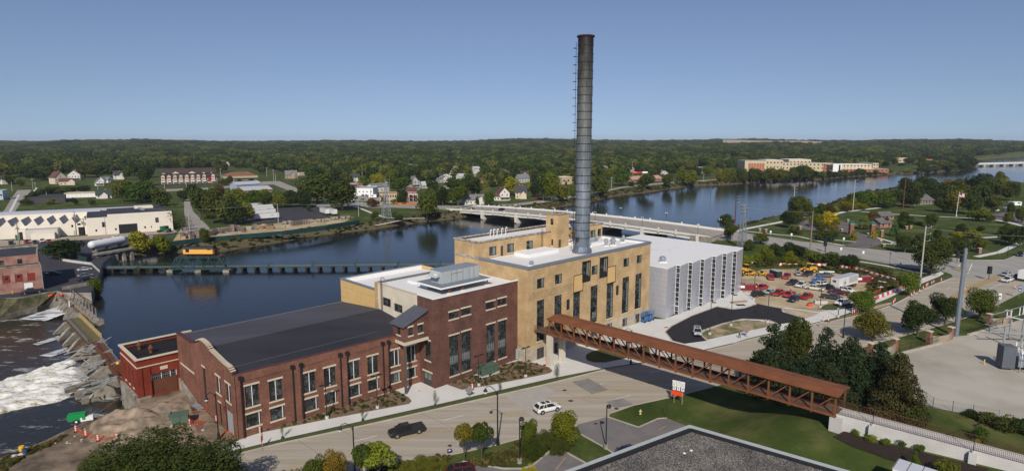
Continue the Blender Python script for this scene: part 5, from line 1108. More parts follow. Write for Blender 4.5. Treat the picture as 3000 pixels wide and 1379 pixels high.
# north bank wall
w_=[P(u,v,DOWN)for u,v in[(-160,985),(0,940),(53,925),(110,912),(165,893)]];tp=[P(u,v)for u,v in[(-160,874),(0,874),(60,870),(125,857),(168,851)]]
rub=M('weedy_rubble',(.035,.045,.015),.95,0,.4,col2=(.16,.135,.08),detail=9,bump=.8,thr=(.35,.65));nb=MB();nl=MB()
for i in range(4):
 a,b_,c_,d_=w_[i],w_[i+1],tp[i+1],tp[i];z0=-3.7;nb.quad((*a,-9),(*b_,-9),(*b_,z0),(*a,z0),oc);nb.quad((*a,z0),(*b_,z0),(b_[0],b_[1]+.6,z0),(a[0],a[1]+.6,z0),oc);nl.quad((a[0],a[1]+.6,z0),(b_[0],b_[1]+.6,z0),(*c_,-.05),(*d_,-.05),rub)
nb.mk('river_bank_wall',label='crumbling stained concrete wall along the left shore below the dam',cat='retaining wall',loc=(*w_[2],-8));nl.mk('bank_slope',kind='structure')
stm=M('white_spillway_water',(.05,.05,.05),.4,0,.8,col2=(.72,.73,.74),detail=9,stretch=(.25,2.2,1,R(-30)),thr=(.40,.58))
k=MB();k.quad((*P(55,935,DOWN),DOWN+.1),(*P(135,940,DOWN),DOWN+.1),(*P(196,917,-4),-3.9),(*P(172,897,-4),-3.9),stm);k.mk('spillway_water',kind='structure')
k=MB();k.quad((*P(95,1008,DOWN),DOWN+.12),(*P(110,1012,DOWN),DOWN+.12),(*P(178,992,DOWN),DOWN+.14),(*P(172,984,DOWN),DOWN+.14),stm);k.quad((*P(115,1042,DOWN),DOWN+.12),(*P(150,1046,DOWN),DOWN+.12),(*P(203,1028,DOWN),DOWN+.14),(*P(196,1018,DOWN),DOWN+.14),stm);k.mk('spillway_water',kind='structure')
# buoy string
bo=[(145,866),(150,864),(165,866),(180,863),(186,861),(196,857),(204,855),(211,854),(218,853),(224,852),(230,851),(236,850),(242,850),(248,849),(253,848)]
for i,(u,v)in enumerate(bo):p=P(u,v,-.6);MB((*p,-.6)).lathe([(.05,-.35),(.3,-.25),(.42,0),(.3,.25),(.05,.35)],10,orange).mk('buoy',label=['lone leftmost orange float on the bank by the dam','second orange float on the bank by the dam'][i]if i<2 else 'orange float in the touching line of floats by the dam',cat='buoy',grp='orange buoys beside the dam',loc=(*p,-.6))
# OTHER BUILDINGS
def site(u0,v0,u1,v1,z=0):
 p=P(u0,v0,z);q=P(u1,v1,z);return p,math.atan2(q[1]-p[1],q[0]-p[0]),math.hypot(q[0]-p[0],q[1]-p[1])
def hgt(v,u,vb,z=0):return HZ(v,P(u,vb,z)[1])-z
ww_=M('white_siding',(.66,.63,.57),.85,.05,.3);cw_=M('cream_siding',(.58,.50,.38),.85,.06,.3);grey_wall=M('grey_siding',(.40,.39,.37),.85,.08,.3)
shingle_d=M('dark_shingle',(.055,.055,.062),.9,.2,.6);sg_=M('grey_shingle',(.17,.17,.18),.9,.15,.5);sb_=M('brown_roof',(.12,.055,.045),.9,.15,.5);redsid=M('dark_red_siding',(.16,.025,.03),.85,.1,.5)
bf_=M('weathered_red_brick',(.22,.10,.075),.95,0,.35,col2=(.40,.24,.19),detail=9,thr=(.3,.65))
def winpart(root,fr,x0,x1,z0,z1,yy=-.06,m=None,name='window'):
 k=MB(fr[0]+(0,)if len(fr[0])==2 else fr[0],fr[1]);k.box(x0,x1,yy,yy+.1,z0,z1,m or glass);return k.mk(name,parent=root)
def block(name,label,cat,u0,v0,u1,v1,h,dep,wm_,rm,rows=0,cols=0,z=0,wz=(1.0,2.4),ww=1.2,parapet=.5,doors=0,grp=None,wmat=None):
 p,a,Ln=site(u0,v0,u1,v1,z);t=thing(name,(*p,z),label,cat,grp);fr=((*p,z),a)
 k=MB((*p,z),a);k.box(0,Ln,0,dep,-3,h,wm_);k.mk('wall',t)
 k=MB((*p,z),a);k.box(-.15,Ln+.15,-.15,.3,h,h+parapet,wm_);k.box(-.15,Ln+.15,dep-.3,dep+.15,h,h+parapet,wm_);k.box(-.15,.3,.3,dep-.3,h,h+parapet,wm_);k.box(Ln-.3,Ln+.15,.3,dep-.3,h,h+parapet,wm_);k.box(.3,Ln-.3,.3,dep-.3,h,h+.06,rm);k.mk('roof',t)
 for r in range(rows):
  zz=h*(r+.5)/rows if rows>1 else h*.55
  for c in range(cols):x=Ln*(c+.5)/cols;winpart(t,((*p,z),a),x-ww/2,x+ww/2,zz-(wz[1]-wz[0])/2,zz+(wz[1]-wz[0])/2,m=wmat)
 for c in range(doors):x=Ln*(c+.5)/doors;winpart(t,((*p,z),a),x-1.5,x+1.5,.05,2.9,m=wh,name='door')
 return t,((*p,z),a),Ln
def house(label,u0,v0,u1,v1,h,dep,rh,wm_,rm,axis='x',wing=None,grp=None,porch=False,chim=True,z=0,floors=2):
 p,a,Ln=site(u0,v0,u1,v1,z);t=thing('house',(*p,z),label,'house',grp)
 k=MB((*p,z),a);k.box(0,Ln,0,dep,-2,h,wm_)
 if axis=='x':
  for x in(0,Ln):k.add([(x,0,h),(x,dep,h),(x,dep/2,h+rh)],[(0,1,2)],wm_)
 else:
  for yy in(0,dep):k.add([(0,yy,h),(Ln,yy,h),(Ln/2,yy,h+rh)],[(0,1,2)],wm_)
 if wing:x0,x1,hh,rr=wing;k.box(x0,x1,-2.5,0,-2,hh,wm_);k.add([(x0,-2.5,hh),(x1,-2.5,hh),((x0+x1)/2,-2.5,hh+rr)],[(0,1,2)],wm_)
 k.mk('wall',t)
 k=MB((*p,z),a);k.gable(0,Ln,0,dep,h,h+rh,rm,ov=.5,axis=axis);
 if wing:k.gable(x0,x1,-2.5,min(dep/2,4),hh,hh+rr,rm,ov=.4,axis='y')
 r_=k.mk('roof',t)
 if chim:k=MB((*p,z),a);k.box(Ln*.6,Ln*.6+.7,dep*.45,dep*.45+.7,h,h+rh+1,bf_);k.mk('chimney',r_)
 n=max(2,int(Ln/3))
 for f_ in range(floors):
  for c in range(n):
   x=Ln*(c+.5)/n;zz=1.0+f_*2.8
   if zz+1.3<h+.3 and not(wing and f_==0 and x0-.3<x<x1+.3):winpart(t,((*p,z),a),x-.45,x+.45,zz,zz+1.3)
 if axis=='y':winpart(t,((*p,z),a),Ln/2-.4,Ln/2+.4,h+.2,h+1.3)
 if porch:k=MB((*p,z),a);k.box(.2,Ln-.2,-2,0,2.3,2.6,rm);k.box(.2,.4,-2,-1.8,0,2.3,wh);k.box(Ln-.4,Ln-.2,-2,-1.8,0,2.3,wh);k.box(.2,Ln-.2,-2,0,-.5,.3,grey_wall);k.mk('porch',t)
 return t
H=house
M('pale_roof',(.42,.42,.43),.8,.1,.5)
H('white two storey farmhouse with dark roof at the left edge',-3,541,34,539,6,8,3.5,ww_,shingle_d,'x',wing=(2,7,6,2.5))
H('large beige gabled house behind the storage garages',162,540,197,538,7.5,12,6,cw_,sb_,'y')
H('beige cottage with brown roof in front of the large beige house',174,543,209,542,4.2,8,3,cw_,sb_,'x',wing=(8,14,4.2,2.6),floors=1)
H('white two storey house with steep gable and dark porch roof beside the beige house',199,529,236,528,7,9,5,ww_,sg_,'y',porch=True)
H('small white house with grey porch roof above the green bungalow',279,545,305,544,3.6,8,4,ww_,sg_,'y',porch=True,floors=1)
H('small white wing house with grey roof right of the porch house',305,536,330,534,3.4,8,3.4,ww_,sg_,'x',wing=(3,7,3.4,2.5),floors=1)
H('white house with tall dark gambrel roof left of the round tree',335,527,364,526,5.8,9,4.5,ww_,shingle_d,'x',wing=(5,10,5.8,3))
H('white bungalow with two gables and dark green roof behind the factory',282,582,328,580,3,9,3.6,ww_,M('green_shingle',(.04,.06,.05),.9,.2,.5),'x',wing=(3,8,3,2.5),floors=1)
H('dark brick church with brown gabled roof among trees at the far left',25,502,60,500,7,16,7,bf_,sb_,'y')
H('brown and teal gabled house beside the long street',838,524,872,523,5,9,5,M('tan_siding',(.36,.27,.19),.9,.1,.5),sg_,'x',wing=(5,11,5,4))
H('small white gabled house high among the trees right of the long street',942,504,958,503,5,7,4,ww_,sb_,'y')
H('white house with red brown roof by the tree tops above the brown hip roof building',720,480,746,479,5,10,4,ww_,sb_,'x',wing=(8,14,5,3.5))
H('small grey roofed house between the apartment and the hip roof building',660,488,672,488,5,7,4,cw_,sg_,'y')
H('grey gabled house with dark porch roof above the brown house',1203,549,1230,548,5,10,6,grey_wall,sg_,'y',porch=True)
H('low white ranch house with grey roof left of the road bridge',1362,600,1422,598,3.6,11,3.4,ww_,sg_,'x',wing=(9,15,3.6,2.8),floors=1)
H('white gabled house with red brown roof on the lawn above the bridge',1464,588,1493,587,6.2,9,4.2,ww_,sb_,'y',porch=True)
H('small white wing with red roof left of the white gabled house',1447,587,1464,588,3.6,8,2.6,ww_,sb_,'x',floors=1,chim=False)
H('beige house with dark charcoal roof right of the white gabled house',1510,582,1543,582,5.6,9,5,cw_,shingle_d,'x',wing=(4,9,4,2.5))
hs=[(1283,536,1300,535,'white and grey house behind the round tree above the white ranch house',grey_wall,sg_),(1300,552,1316,552,'low white house with pale roof between green trees left of the bridge',ww_,sg_),(1345,527,1368,526,'white roofed long house among trees above the bridge start',ww_,M('pale_roof')),(1332,502,1345,501,'small white house with flat roof high among the trees above the bridge',ww_,sg_),(1385,520,1408,519,'grey roofed house left of the store with the red band',grey_wall,M('pale_roof')),(1478,515,1500,514,'white gabled house right of the store with the red band',ww_,sg_),(1513,518,1530,517,'small pale blue gabled house between the store and the church',M('pale_blue_siding',(.42,.50,.55),.8,.05,.5),sg_),(1545,520,1562,519,'low tan roofed house left of the white church',cw_,sb_),(1585,505,1605,504,'white church with a small square tower left of the chimney',ww_,sg_),(1757,504,1782,503,'grey hip roofed house right of the chimney',grey_wall,sg_),(1836,505,1878,503,'wide pale roofed hall behind the red and white stalls',grey_wall,M('pale_roof')),(1940,512,1962,511,'white gabled house between the trees left of the far river bend',ww_,sg_),(2050,507,2078,506,'white house with grey roof by the far river bank',ww_,sg_),(2080,505,2092,505,'narrow pale house right of the white far river bank house',cw_,sb_),(2108,474,2122,473,'small white gable left of the long tan school',ww_,sg_),(2135,476,2146,475,'second small white gable nearest the long tan school',ww_,sg_),(2500,457,2520,456,'tiny white house in the woods above the right half of the school',ww_,sg_),(2588,467,2606,466,'white house above the right end of the school',ww_,sg_),(1110,465,1145,464,'pale long roof high among the trees above the lattice pylon',cw_,sb_),(1196,488,1208,487,'white gabled house tip in the trees right of the bare tall tree',ww_,sg_),(1860,442,1902,441,'far red brick roof in the forest right of the chimney',bf_,sb_),(2238,455,2256,454,'tiny white roof in the forest above the left end of the school',ww_,M('pale_roof')),(165,446,176,446,'tiny pale house deep in the forest at the left',cw_,sb_),(437,436,450,436,'tiny white roof deep in the forest above the apartment',ww_,M('pale_roof'))]
for u0,v0,u1,v1,lb_,wm_,rm in hs:
 Ln=site(u0,v0,u1,v1)[2];H(lb_,u0,v0,u1,v1,min(5,Ln*.4),max(7,Ln*.6),min(4,Ln*.25),wm_,rm,'x' if Ln>16 else rnd.choice('xy'),chim=False)
r9=random.Random(21)
for i in range(38):
 u=r9 .uniform(1010,1760);v=r9 .uniform(488,556)if u<1640 else r9 .uniform(486,520)
 if i>28:u=r9 .uniform(640,1000);v=r9 .uniform(468,500)
 wm_,nm_=r9 .choice([(ww_,'white'),(ww_,'white'),(cw_,'cream'),(grey_wall,'grey')]);w_=r9 .uniform(9,15)*FPX/P(u,v)[1]
 H(nm_+' small house among the town trees across the river',u,v,u+w_,v-w_*.04,r9 .choice([3.2,5.5]),8,r9 .uniform(2.5,4),wm_,r9 .choice([sg_,M('pale_roof'),sb_,shingle_d]),r9 .choice('xy'),grp=nm_+' houses among the town trees',chim=False)
block('storage_garages','row of white garage doors under a long brown roof','storage building',189,580,282,577,3.6,10,cw_,sb_,doors=8)
t,fr,Ln=block('flat_dark_building','low black roofed building with rooftop pipes beside the left street','building',84,597,192,592,4,26,M('dark_grey_wall',(.07,.07,.075),.9,.1,.5),dr_)
block('side_building','pale two storey metal building cut by the left edge','building',-20,586,10,585,7,14,M('pale_blue_siding'),sg_,1,3)
# white factory with saw-tooth roofs
fpt0=P(0,704,0);
fx=thing('white_factory',(*P(257,691),0),'big white factory with saw-tooth roofs and a black flat roof on its right part','factory')
F0p,Fa,FL=site(257,691,508,673);fw=M('white_block_wall',(.72,.66,.56),.85,.05,.25)
hR=9.0
k=MB((*F0p,0),Fa);k.box(0,FL,0,34,-1,hR,fw);k.box(FL-16,FL-7,25,34,hR,hR+2.0,fw);k.mk('wall',fx)
k=MB((*F0p,0),Fa);k.box(.3,FL*.24,.3,33.7,hR,hR+.3,dr_);k.box(FL*.24,FL-.3,.3,33.7,hR+.0,hR+1.1,dr_);k.box(FL*.24-.1,FL,-.05,.3,hR,hR+1.3,fw);k.mk('black_roof',fx)
for x0,x1,z0,z1,nm,mt in[(FL*.355,FL*.57,.0,4.8,'door_opening',black),(FL*.17,FL*.21,4.0,6.6,'window',glass),(FL*.79,FL*.83,4.6,7.2,'window',glass),(FL*.09,FL*.11,2,3,'window',glass),(FL*.31,FL*.33,2,3,'window',glass),(FL*.65,FL*.67,2,3,'window',glass),(FL*.835,FL*.86,0,2.4,'door',M('green_door',(.02,.14,.07),.6,.1)),(FL*.73,FL*.74,2,3,'window',glass)]:
 k=MB((*F0p,0),Fa);k.box(x0,x1,-.08,.06,z0,z1,mt);k.mk(nm,parent=fx)
for j,(x,yy)in enumerate([(FL*.62,30),(FL*.64,25),(FL*.655,20),(FL*.67,15)]):k=MB((*F0p,0),Fa);k.box(x-.8,x+.8,yy-.8,yy+.8,hR+1.0,hR+1.8,gv);k.mk('skylight',fx)
G0p,Ga,GL=site(-90,712,257,691)
k=MB((*G0p,0),Ga);k.box(0,GL,6,30,-1,6.0,fw);k.box(0,GL+3,30,44,-1,9.3,fw);k.mk('left_wing_wall',fx)
k=MB((*G0p,0),Ga);k.box(-.2,GL+20,34,44.2,9.3,9.9,M('pale_metal_roof',(.50,.50,.53),.5,.05,.3));k.add([(-.2,30,9.3),(GL+3,30,9.3),(GL+3,34,9.9),(-.2,34,9.9)],[(0,1,2,3)],M('pale_metal_roof'));k.box(28,GL+30,44.2,52,7,9.6,dr_);k.mk('long_roof',fx)
sawg=M('saw_tooth_glazing',(.25,.26,.28),.5,.1,.5);sawm=M('saw_tooth_metal',(.37,.345,.35),.6,.06,.4)
NSA=9;
for i in range(NSA):
 x0=GL*i/NSA;x1=GL*(i+1)/NSA;xr=x0+(x1-x0)*.68
 k=MB((*G0p,0),Ga);y0=6.0 if i>=0 else 4;y1=24
 k.add([(x0,y0,5.6),(xr,y0,9.0),(x1,y0,5.6),(x0,y1,5.6),(xr,y1,9.0),(x1,y1,5.6)],[(0,1,4,3)],sawm);k.add([(xr,y0,9.0),(x1,y0,5.6),(x1,y1,5.6),(xr,y1,9.0)],[(0,1,2,3)],sawg);k.add([(x0,y0-.02,5.6),(x1,y0-.02,5.6),(xr,y0-.02,9.0)],[(0,1,2)],fw);k.mk('saw_tooth_roof',fx)
k=MB((*G0p,0),Ga);k.box(GL*.46,GL*.74,0,6,-1,4.6,M('grey_white_wall',(.52,.49,.44),.85,.05,.3));k.box(GL*.52,GL*.72,-3.5,0,-1,3.0,fw);k.box(GL*.36,GL*.46,2,6,-1,5,fw);k.box(GL*.46,GL*.74,.2,5.9,4.6,4.65,sawm);k.mk('front_lean_to',fx)
for x0,x1,z0,z1,yy,mt,nm in[(GL*.40,GL*.43,0,3.6,1.94,black,'door_opening'),(GL*.905,GL*.965,0,4.0,5.94,black,'door_opening'),(GL*.86,GL*.88,0,2.4,5.94,gm3,'door'),(GL*.845,GL*.862,4.2,5.4,5.94,glass,'window'),(GL*.90,GL*.93,5.0,6,5.94,glass,'window'),(GL*.365,GL*.385,0,2.4,1.94,M('green_door'),'door')]:
 k=MB((*G0p,0),Ga);k.box(x0,x1,yy,yy+.1,z0,z1,mt);k.mk(nm,parent=fx)
# left brick factory
bf=thing('old_brick_factory',(*P(125,848),0),'weathered red brick factory with red doors cut by the left edge','factory')
b0,ba,bl_=site(-160,881.5,126,848)
k=MB((*b0,0),ba);k.box(0,bl_,0,4,-2,8.2,bf_);k.box(-5,bl_-.3,4,22,-2,11.2,bf_);k.mk('wall',bf)
k=MB((*b0,0),ba);k.box(.3,bl_-.3,.3,4,8.25,8.35,dr_);k.box(0,bl_,-.1,.3,8.2,8.6,oc);k.box(bl_-.3,bl_,.3,4,8.2,8.6,oc);k.box(-5,bl_-.6,4.2,21.8,11.1,11.3,dr_);k.box(-5,bl_-.3,21.5,22.2,11.2,11.9,oc);k.box(bl_-.7,bl_-.3,4,21.5,11.2,11.8,oc);k.mk('roof',bf)
for i in range(10):
 x=bl_-1.6-3.1*i;k=MB((*b0,0),ba);k.box(x-1.9,x,-.05,.05,3.4,5.9,M('red_shutter',(.22,.03,.02),.7,.1,.8));sh=k.mk('shutter_panel',bf)
 if i in(1,2,3,5):k=MB((*b0,0),ba);k.box(x-1.3,x-.5,-.1,-.05,4.5,5.5,glass);k.mk('window',sh)
 k=MB((*b0,0),ba);k.box(x-2.5,x-1.9,-.15,0,3.2,6.6,bf_);k.mk('brick_pier',bf)
for x in(4.5,9,20,25):k=MB((*b0,0),ba);k.box(bl_-x-1.2,bl_-x,3.92,4,8.7,10.1,glass);k.mk('window',bf)
k=MB((*b0,0),ba);k.box(bl_-4.6,bl_-2.4,-.06,.02,0,2.8,wh);k.mk('door',bf)
k=MB((*b0,0),ba);k.tube((bl_-12,3.2,8.3),(bl_-12,3.2,12.4),.45,m=gm3);k.mk('flue',bf);k=MB((*b0,0),ba);k.tube((bl_+.2,-.2,0),(bl_+.2,-.2,8.4),.15,m=gv);k.mk('downpipe',bf)
# tank
tk=thing('gas_tank',(*P(355,722),0),'long white horizontal storage tank behind the green fence','tank')
a0=P(262,742,0);a1_=P(368,722,0);d=Vector((a1_[0]-a0[0],a1_[1]-a0[1]));ta2=math.atan2(d.y,d.x);LT=d.length
k=MB((*a0,0),ta2);pr=[];
for j in range(9):th=pi/2*j/8;pr.append((-1.9*cos(th),1.9*sin(th)))
def capsule(k,x0,x1,r,zc,m,n=20):
 rings=[];
 for j in range(8):th=pi/2*j/7;rings.append((x0+r-r*cos(th),max(.02,r*sin(th))))
 for j in range(8):th=pi/2*j/7;rings.append((x1-r+r*sin(th),max(.02,r*cos(th))))
 pts=[(x,rr*cos(2*pi*i/n),zc+rr*sin(2*pi*i/n))for x,rr in rings for i in range(n)]
 fs=[(j*n+i,(j+1)*n+i,(j+1)*n+(i+1)%n,j*n+(i+1)%n)for j in range(len(rings)-1)for i in range(n)]
 k.add(pts,fs,m)
capsule(k,0,LT,1.75,3.4,M('tank_white',(.66,.67,.70),.4,.02,.5));k.mk('vessel',tk,smooth=True)
for x in(LT*.15,LT*.5,LT*.85):k=MB((*a0,0),ta2);k.box(x-.4,x+.4,-1.2,1.2,0,2.2,oc);k.mk('saddle',tk)
k=MB((*a0,0),ta2);k.box(LT*.3,LT*.34,-.5,.5,5.1,5.5,gv);k.mk('valve_box',tk)
# red and cream apartment
ap=thing('apartment_block',(*P(470,545),0),'four storey dark red and cream apartment block with brown roof and garages','apartment building')
a0,aa,LA=site(473,543,637,538);ls=LA/164
hA=hgt(517,550,541)
k=MB((*a0,0),aa);k.box(0,LA,0,14,-1,3.0,M('tan_brick_far',(.42,.28,.18),.9,.1,.5));k.box(0,LA,0,14,3.0,9.2,redsid);k.box(0,LA,3.2,22,9.2,12.2,redsid);k.mk('wall',ap)
k=MB((*a0,0),aa);k.add([(-1,-.8,9.0),(LA+1,-.8,9.0),(LA+1,3.2,11.4),(-1,3.2,11.4)],[(0,1,2,3)],tan_roof);k.add([(-1,2.6,12.0),(LA+1,2.6,12.0),(LA-4,12,17.2),(4,12,17.2),(-1,22,12),(LA+1,22,12)],[(0,1,2,3),(1,5,2),(5,4,3,2),(4,0,3)],tan_roof);k.mk('roof',ap)
for i in range(9):
 x=LA*(i+.35)/9.6 if i<8 else LA*.93;cw=cw_ if i%4 in(0,1)else M('sage_siding',(.46,.46,.33),.85,.05,.4)
 k=MB((*a0,0),aa);k.box(x-1.6,x+1.6,-1.2,0,3.2,9.2,cw);k.add([(x-1.6,-1.2,9.2),(x+1.6,-1.2,9.2),(x,-1.2,10.7)],[(0,1,2)],cw);bay=k.mk('bay',ap)
 k=MB((*a0,0),aa);k.gable(x-1.6,x+1.6,-1.2,1.5,9.2,10.8,wh,ov=.3,axis='y');k.mk('bay_roof',bay)
 for zz in(4.0,7.2):k=MB((*a0,0),aa);k.box(x-1,x-.2,-1.26,-1.2,zz,zz+1.3,glass);k.box(x+.2,x+1,-1.26,-1.2,zz,zz+1.3,glass);k.mk('window',bay)
 k=MB((*a0,0),aa);k.box(x-1.9,x+1.9,-2.4,-1.2,3.2,3.4,wh);k.box(x-1.9,x+1.9,-2.4,-2.3,3.4,4.3,wh);k.mk('balcony',bay)
 k=MB((*a0,0),aa);k.box(x+2.6,x+3.8,-.1,0,4.3,5.9,wh);k.box(x+2.8,x+3.6,-.14,-.1,4.5,5.7,glass);k.mk('window',ap)
 k=MB((*a0,0),aa);k.box(x-.4,x+2.4,-.08,.02,.1,2.3,wh);k.mk('garage_door',ap)
for x,wd in[(LA*.05,5),(LA*.26,9),(LA*.55,9),(LA*.76,5),(LA*.9,4)]:
 k=MB((*a0,0),aa);k.gable(x-wd/2,x+wd/2,2.0,7,12.0,12+wd*.28,tan_roof,ov=.4,axis='y',wall=cw_);k.mk('dormer',ap)
k=MB((*a0,0),aa);k.box(-2,LA+2,-4.2,-4.0,0,1.3,M('dark_retaining_wall',(.04,.04,.045),.9,.1,.5));k.mk('retaining_wall',ap)
# hip roofed hall
hp=thing('hip_roof_hall',(*P(655,541),0),'low hall with rusty brown hip roof and yellow band right of the apartment block','building')
a0,aa,LA=site(660,540,752,537)
k=MB((*a0,0),aa);k.box(0,LA,0,24,-1,4,M('dark_wine_wall',(.12,.03,.03),.9,.1,.5));k.box(-.4,LA+.4,-.6,24,4,5.2,M('pale_yellow_band',(.60,.46,.20),.8,.05,.4));k.mk('wall',hp)
k=MB((*a0,0),aa);k.box(-1.5,LA+1.5,-1.8,25,6.4,8.6,M('sage_fascia',(.34,.34,.22),.85,.05,.4));k.box(-1.4,LA+1.4,-1.6,24.8,5.3,6.4,black);k.add([(-1.5,-1.8,8.6),(LA+1.5,-1.8,8.6),(LA-7,12,12.6),(7,12,12.6),(LA+1.5,25,8.6),(-1.5,25,8.6)],[(0,1,2,3),(1,4,2),(4,5,3,2),(5,0,3)],M('rusty_brown_roof',(.26,.11,.06),.9,0,.3,col2=(.17,.085,.055),detail=6));k.mk('roof',hp)
H('pale blue corrugated warehouse with gabled end right of the dark trees',694,557,766,552,5,12,2.5,M('pale_blue_corrugated',(.30,.35,.42),.7,.08,.5),M('pale_blue_roof',(.38,.42,.48),.6,.08,.4),'x',chim=False,floors=1)
H('low wide shed with pale grey roof in front of the blue warehouse',716,567,798,562,2.6,20,2.6,bf_,M('pale_roof'),'x',chim=False,floors=1)
block('small_store','small cream flat roofed store right of the teal house','store',876,515,896,514,3.5,8,cw_,wr_,1,3)
block('red_white_store','low store with white flat roof and red windows left of the white hall','store',1010,550,1034,552,4,12,bf_,wr_,1,3)
block('white_hall','long white flat roofed hall behind the parked cars','building',1036,573,1093,573,6.2,20,wh,dr_,1,5,wz=(1.2,2))
H('white building with wide grey hip roof behind the lattice pylon',1096,563,1140,560,4.5,14,3,ww_,sg_,'x',chim=False)
H('small brown roofed shed between the white hall and the tan building',1090,569,1106,568,2.6,8,2.4,cw_,sb_,'x',chim=False,floors=1)
block('tan_flats','two storey tan flat roofed building behind the lattice pylon','building',1113,597,1163,596,7.6,14,M('tan_stucco',(.48,.37,.24),.9,.06,.3),dr_,2,7,wz=(1,2.6),ww=1)
t=H('brown three storey house with stacked porches right of the tan building',1196,590,1221,589,8.5,9,2.2,bf_,sb_,'x')
k=MB((*P(1196,590),0),0);k.box(1,8,-2.5,-.3,2.7,3.0,sb_);k.box(1,8,-2.5,-.3,5.6,5.9,wh);
for x in(1.1,4.4,7.8):k.box(x-.1,x+.1,-2.5,-2.3,0,5.6,wh)
k.mk('porch',t)
block('red_band_store','long low store with white roof and red band above the bridge','store',1426,530,1480,528,4.5,18,M('red_band_wall',(.42,.08,.06),.8,.1,.4),wr_,1,6)
block('tan_block','tan flat roofed block left of the chimney','building',1646,541,1684,539,7.5,18,M('tan_stucco'),wr_,1,3,wz=(1,2.8),ww=2.2)
t=H('long low building with faded pink roof behind the far river path',1852,534,1940,530,3,14,3.4,bf_,M('faded_pink_roof',(.42,.24,.20),.9,.1,.4),'x',chim=False,floors=1)
for i,(u,c,lb_)in enumerate([(1860,'orange','orange market stall roof behind the pink roofed building'),(1874,'red','red market stall roof behind the pink roofed building'),(1889,'white','white market stall roof behind the pink roofed building')]):
 p=P(u,512);st=thing('market_stall',(*p,0),lb_,'stall','stalls behind the pink roof');k=MB((*p,0));k.gable(-3.5,3.5,-2.5,2.5,2.6,4.2,{'orange':orange,'red':redm,'white':wh}[c],ov=.2);k.mk('canopy',st)
 k=MB((*p,0));
 for x in(-3.3,3.3):
  for yy in(-2.3,2.3):k.box(x-.08,x+.08,yy-.08,yy+.08,0,2.7,wh)
 k.mk('post',st)
# school / campus by the river
sc=thing('school_building',(*P(2186,512),0),'long tan and brick school building with stepped flat roofs across the river','school')
tanw=M('school_tan_wall',(.52,.43,.29),.9,.05,.1);redw=M('school_red_brick',(.36,.14,.08),.9,.08,.1)
s0,sa,SL=site(2187,503,2600,504.5);
def sx(u):
 q=P(u,504);return(q[0]-s0[0])*cos(sa)+(q[1]-s0[1])*sin(sa)
segs=[(2187,2250,472,0,tanw),(2250,2300,470,4,tanw),(2300,2352,477,8,tanw),(2329,2394,468,22,tanw),(2352,2420,478,6,tanw),(2418,2442,480,3,redw),(2442,2466,480,2,wh),(2466,2565,482,10,tanw),(2560,2576,478,8,tanw),(2466,2560,495,0,redw),(2560,2596,495,-2,redw)]
for i,(ua,ub,vt,yo,mt)in enumerate(segs):
 x0,x1=sx(ua),sx(ub);yd=P((ua+ub)/2,504)[1];h=HZ(vt,yd+yo)
 k=MB((*s0,0),sa);k.box(x0,x1,yo,yo+40+i*.4,-1,h,mt);w_=k.mk('wing',sc);k=MB((*s0,0),sa);k.box(x0+.4,x1-.4,yo+.4,yo+39.5,h+.02,h+.3,wr_ if i%2 else M('grey_flat_roof',(.3,.3,.31),.9,.1,.2));k.mk('roof',w_)
 if mt is not wh and i not in(0,):
  nn=max(2,int((x1-x0)/5));
  for r in range(1 if h<9 else 2):
   k=MB((*s0,0),sa)
   for c in range(nn):x=x0+(x1-x0)*(c+.5)/nn;k.box(x-1,x+1,yo-.1,yo,h*(.35+.4*r)-.2,h*(.35+.4*r)+1.8,glass)
   k.mk('window',w_)
k=MB((*s0,0),sa);x0,x1=sx(2197),sx(2244);
for j in range(6):a_=x0+(x1-x0)*j/6;k.box(a_+.3,a_+(x1-x0)/6-.3,-.12,0,1.5,HZ(479,P(2210,504)[1]),redw)
k.mk('brick_panel',sc)
k=MB((*s0,0),sa);k.box(sx(2425),sx(2442)-.3,2.7,3,3,HZ(484,P(2430,504)[1]),glass);k.box(sx(2458),sx(2463),1.8,2,1,HZ(483,P(2460,504)[1]),glass);k.mk('glazed_entrance',sc)
block('clinic_building','small tan building with red brick tower right of the school','building',2604,481,2668,480,12,25,tanw,dr_,1,5,wz=(1,4),ww=4)
block('brick_pavilion_building','small red brick building with white roof near the far bridge','building',2709,478,2731,478,8,14,redw,wh,1,3,wz=(1,3),ww=2)
block('far_tan_hall','distant pale hall in the woods right of the school','building',2668,461,2683,461,14,20,tanw,redw,1,3,wz=(1,4),ww=3)
for j,(u,v)in enumerate([(2665,422),(2690,421),(2704,421),(2716,421),(2055,417),(1160,418)]):
 block('far_white_building',['white far building, leftmost of the row on the right horizon','long white far building in the row on the right horizon','small white far building third in the row on the right horizon','white far building, rightmost of the row on the right horizon','white far building with red roof on the horizon left of the field','white far building on the horizon left of the chimney'][j],'building',u,v,u+[8,12,6,8,8,6][j],v,14,40,wh,wh,z=22)
# park buildings
H('grey roofed park lodge with small white cupola among the trees',2660,602,2735,598,3.2,16,4.5,M('lodge_wall',(.22,.2,.16),.9,.1,.5),M('lodge_grey_roof',(.13,.125,.12),.9,.15,.4),'x',wing=(3,9,3.2,3),chim=False,floors=1)
H('park pavilion with grey green roof, the nearer of two beside the gate',2578,668,2612,666,2.8,7,2.0,bf_,M('lodge_grey_roof'),'x',chim=False,floors=1)
H('park pavilion with grey roof and green ridge, the farther of two',2580,645,2618,643,2.6,7,2.0,bf_,M('lodge_grey_roof'),'x',chim=False,floors=1)
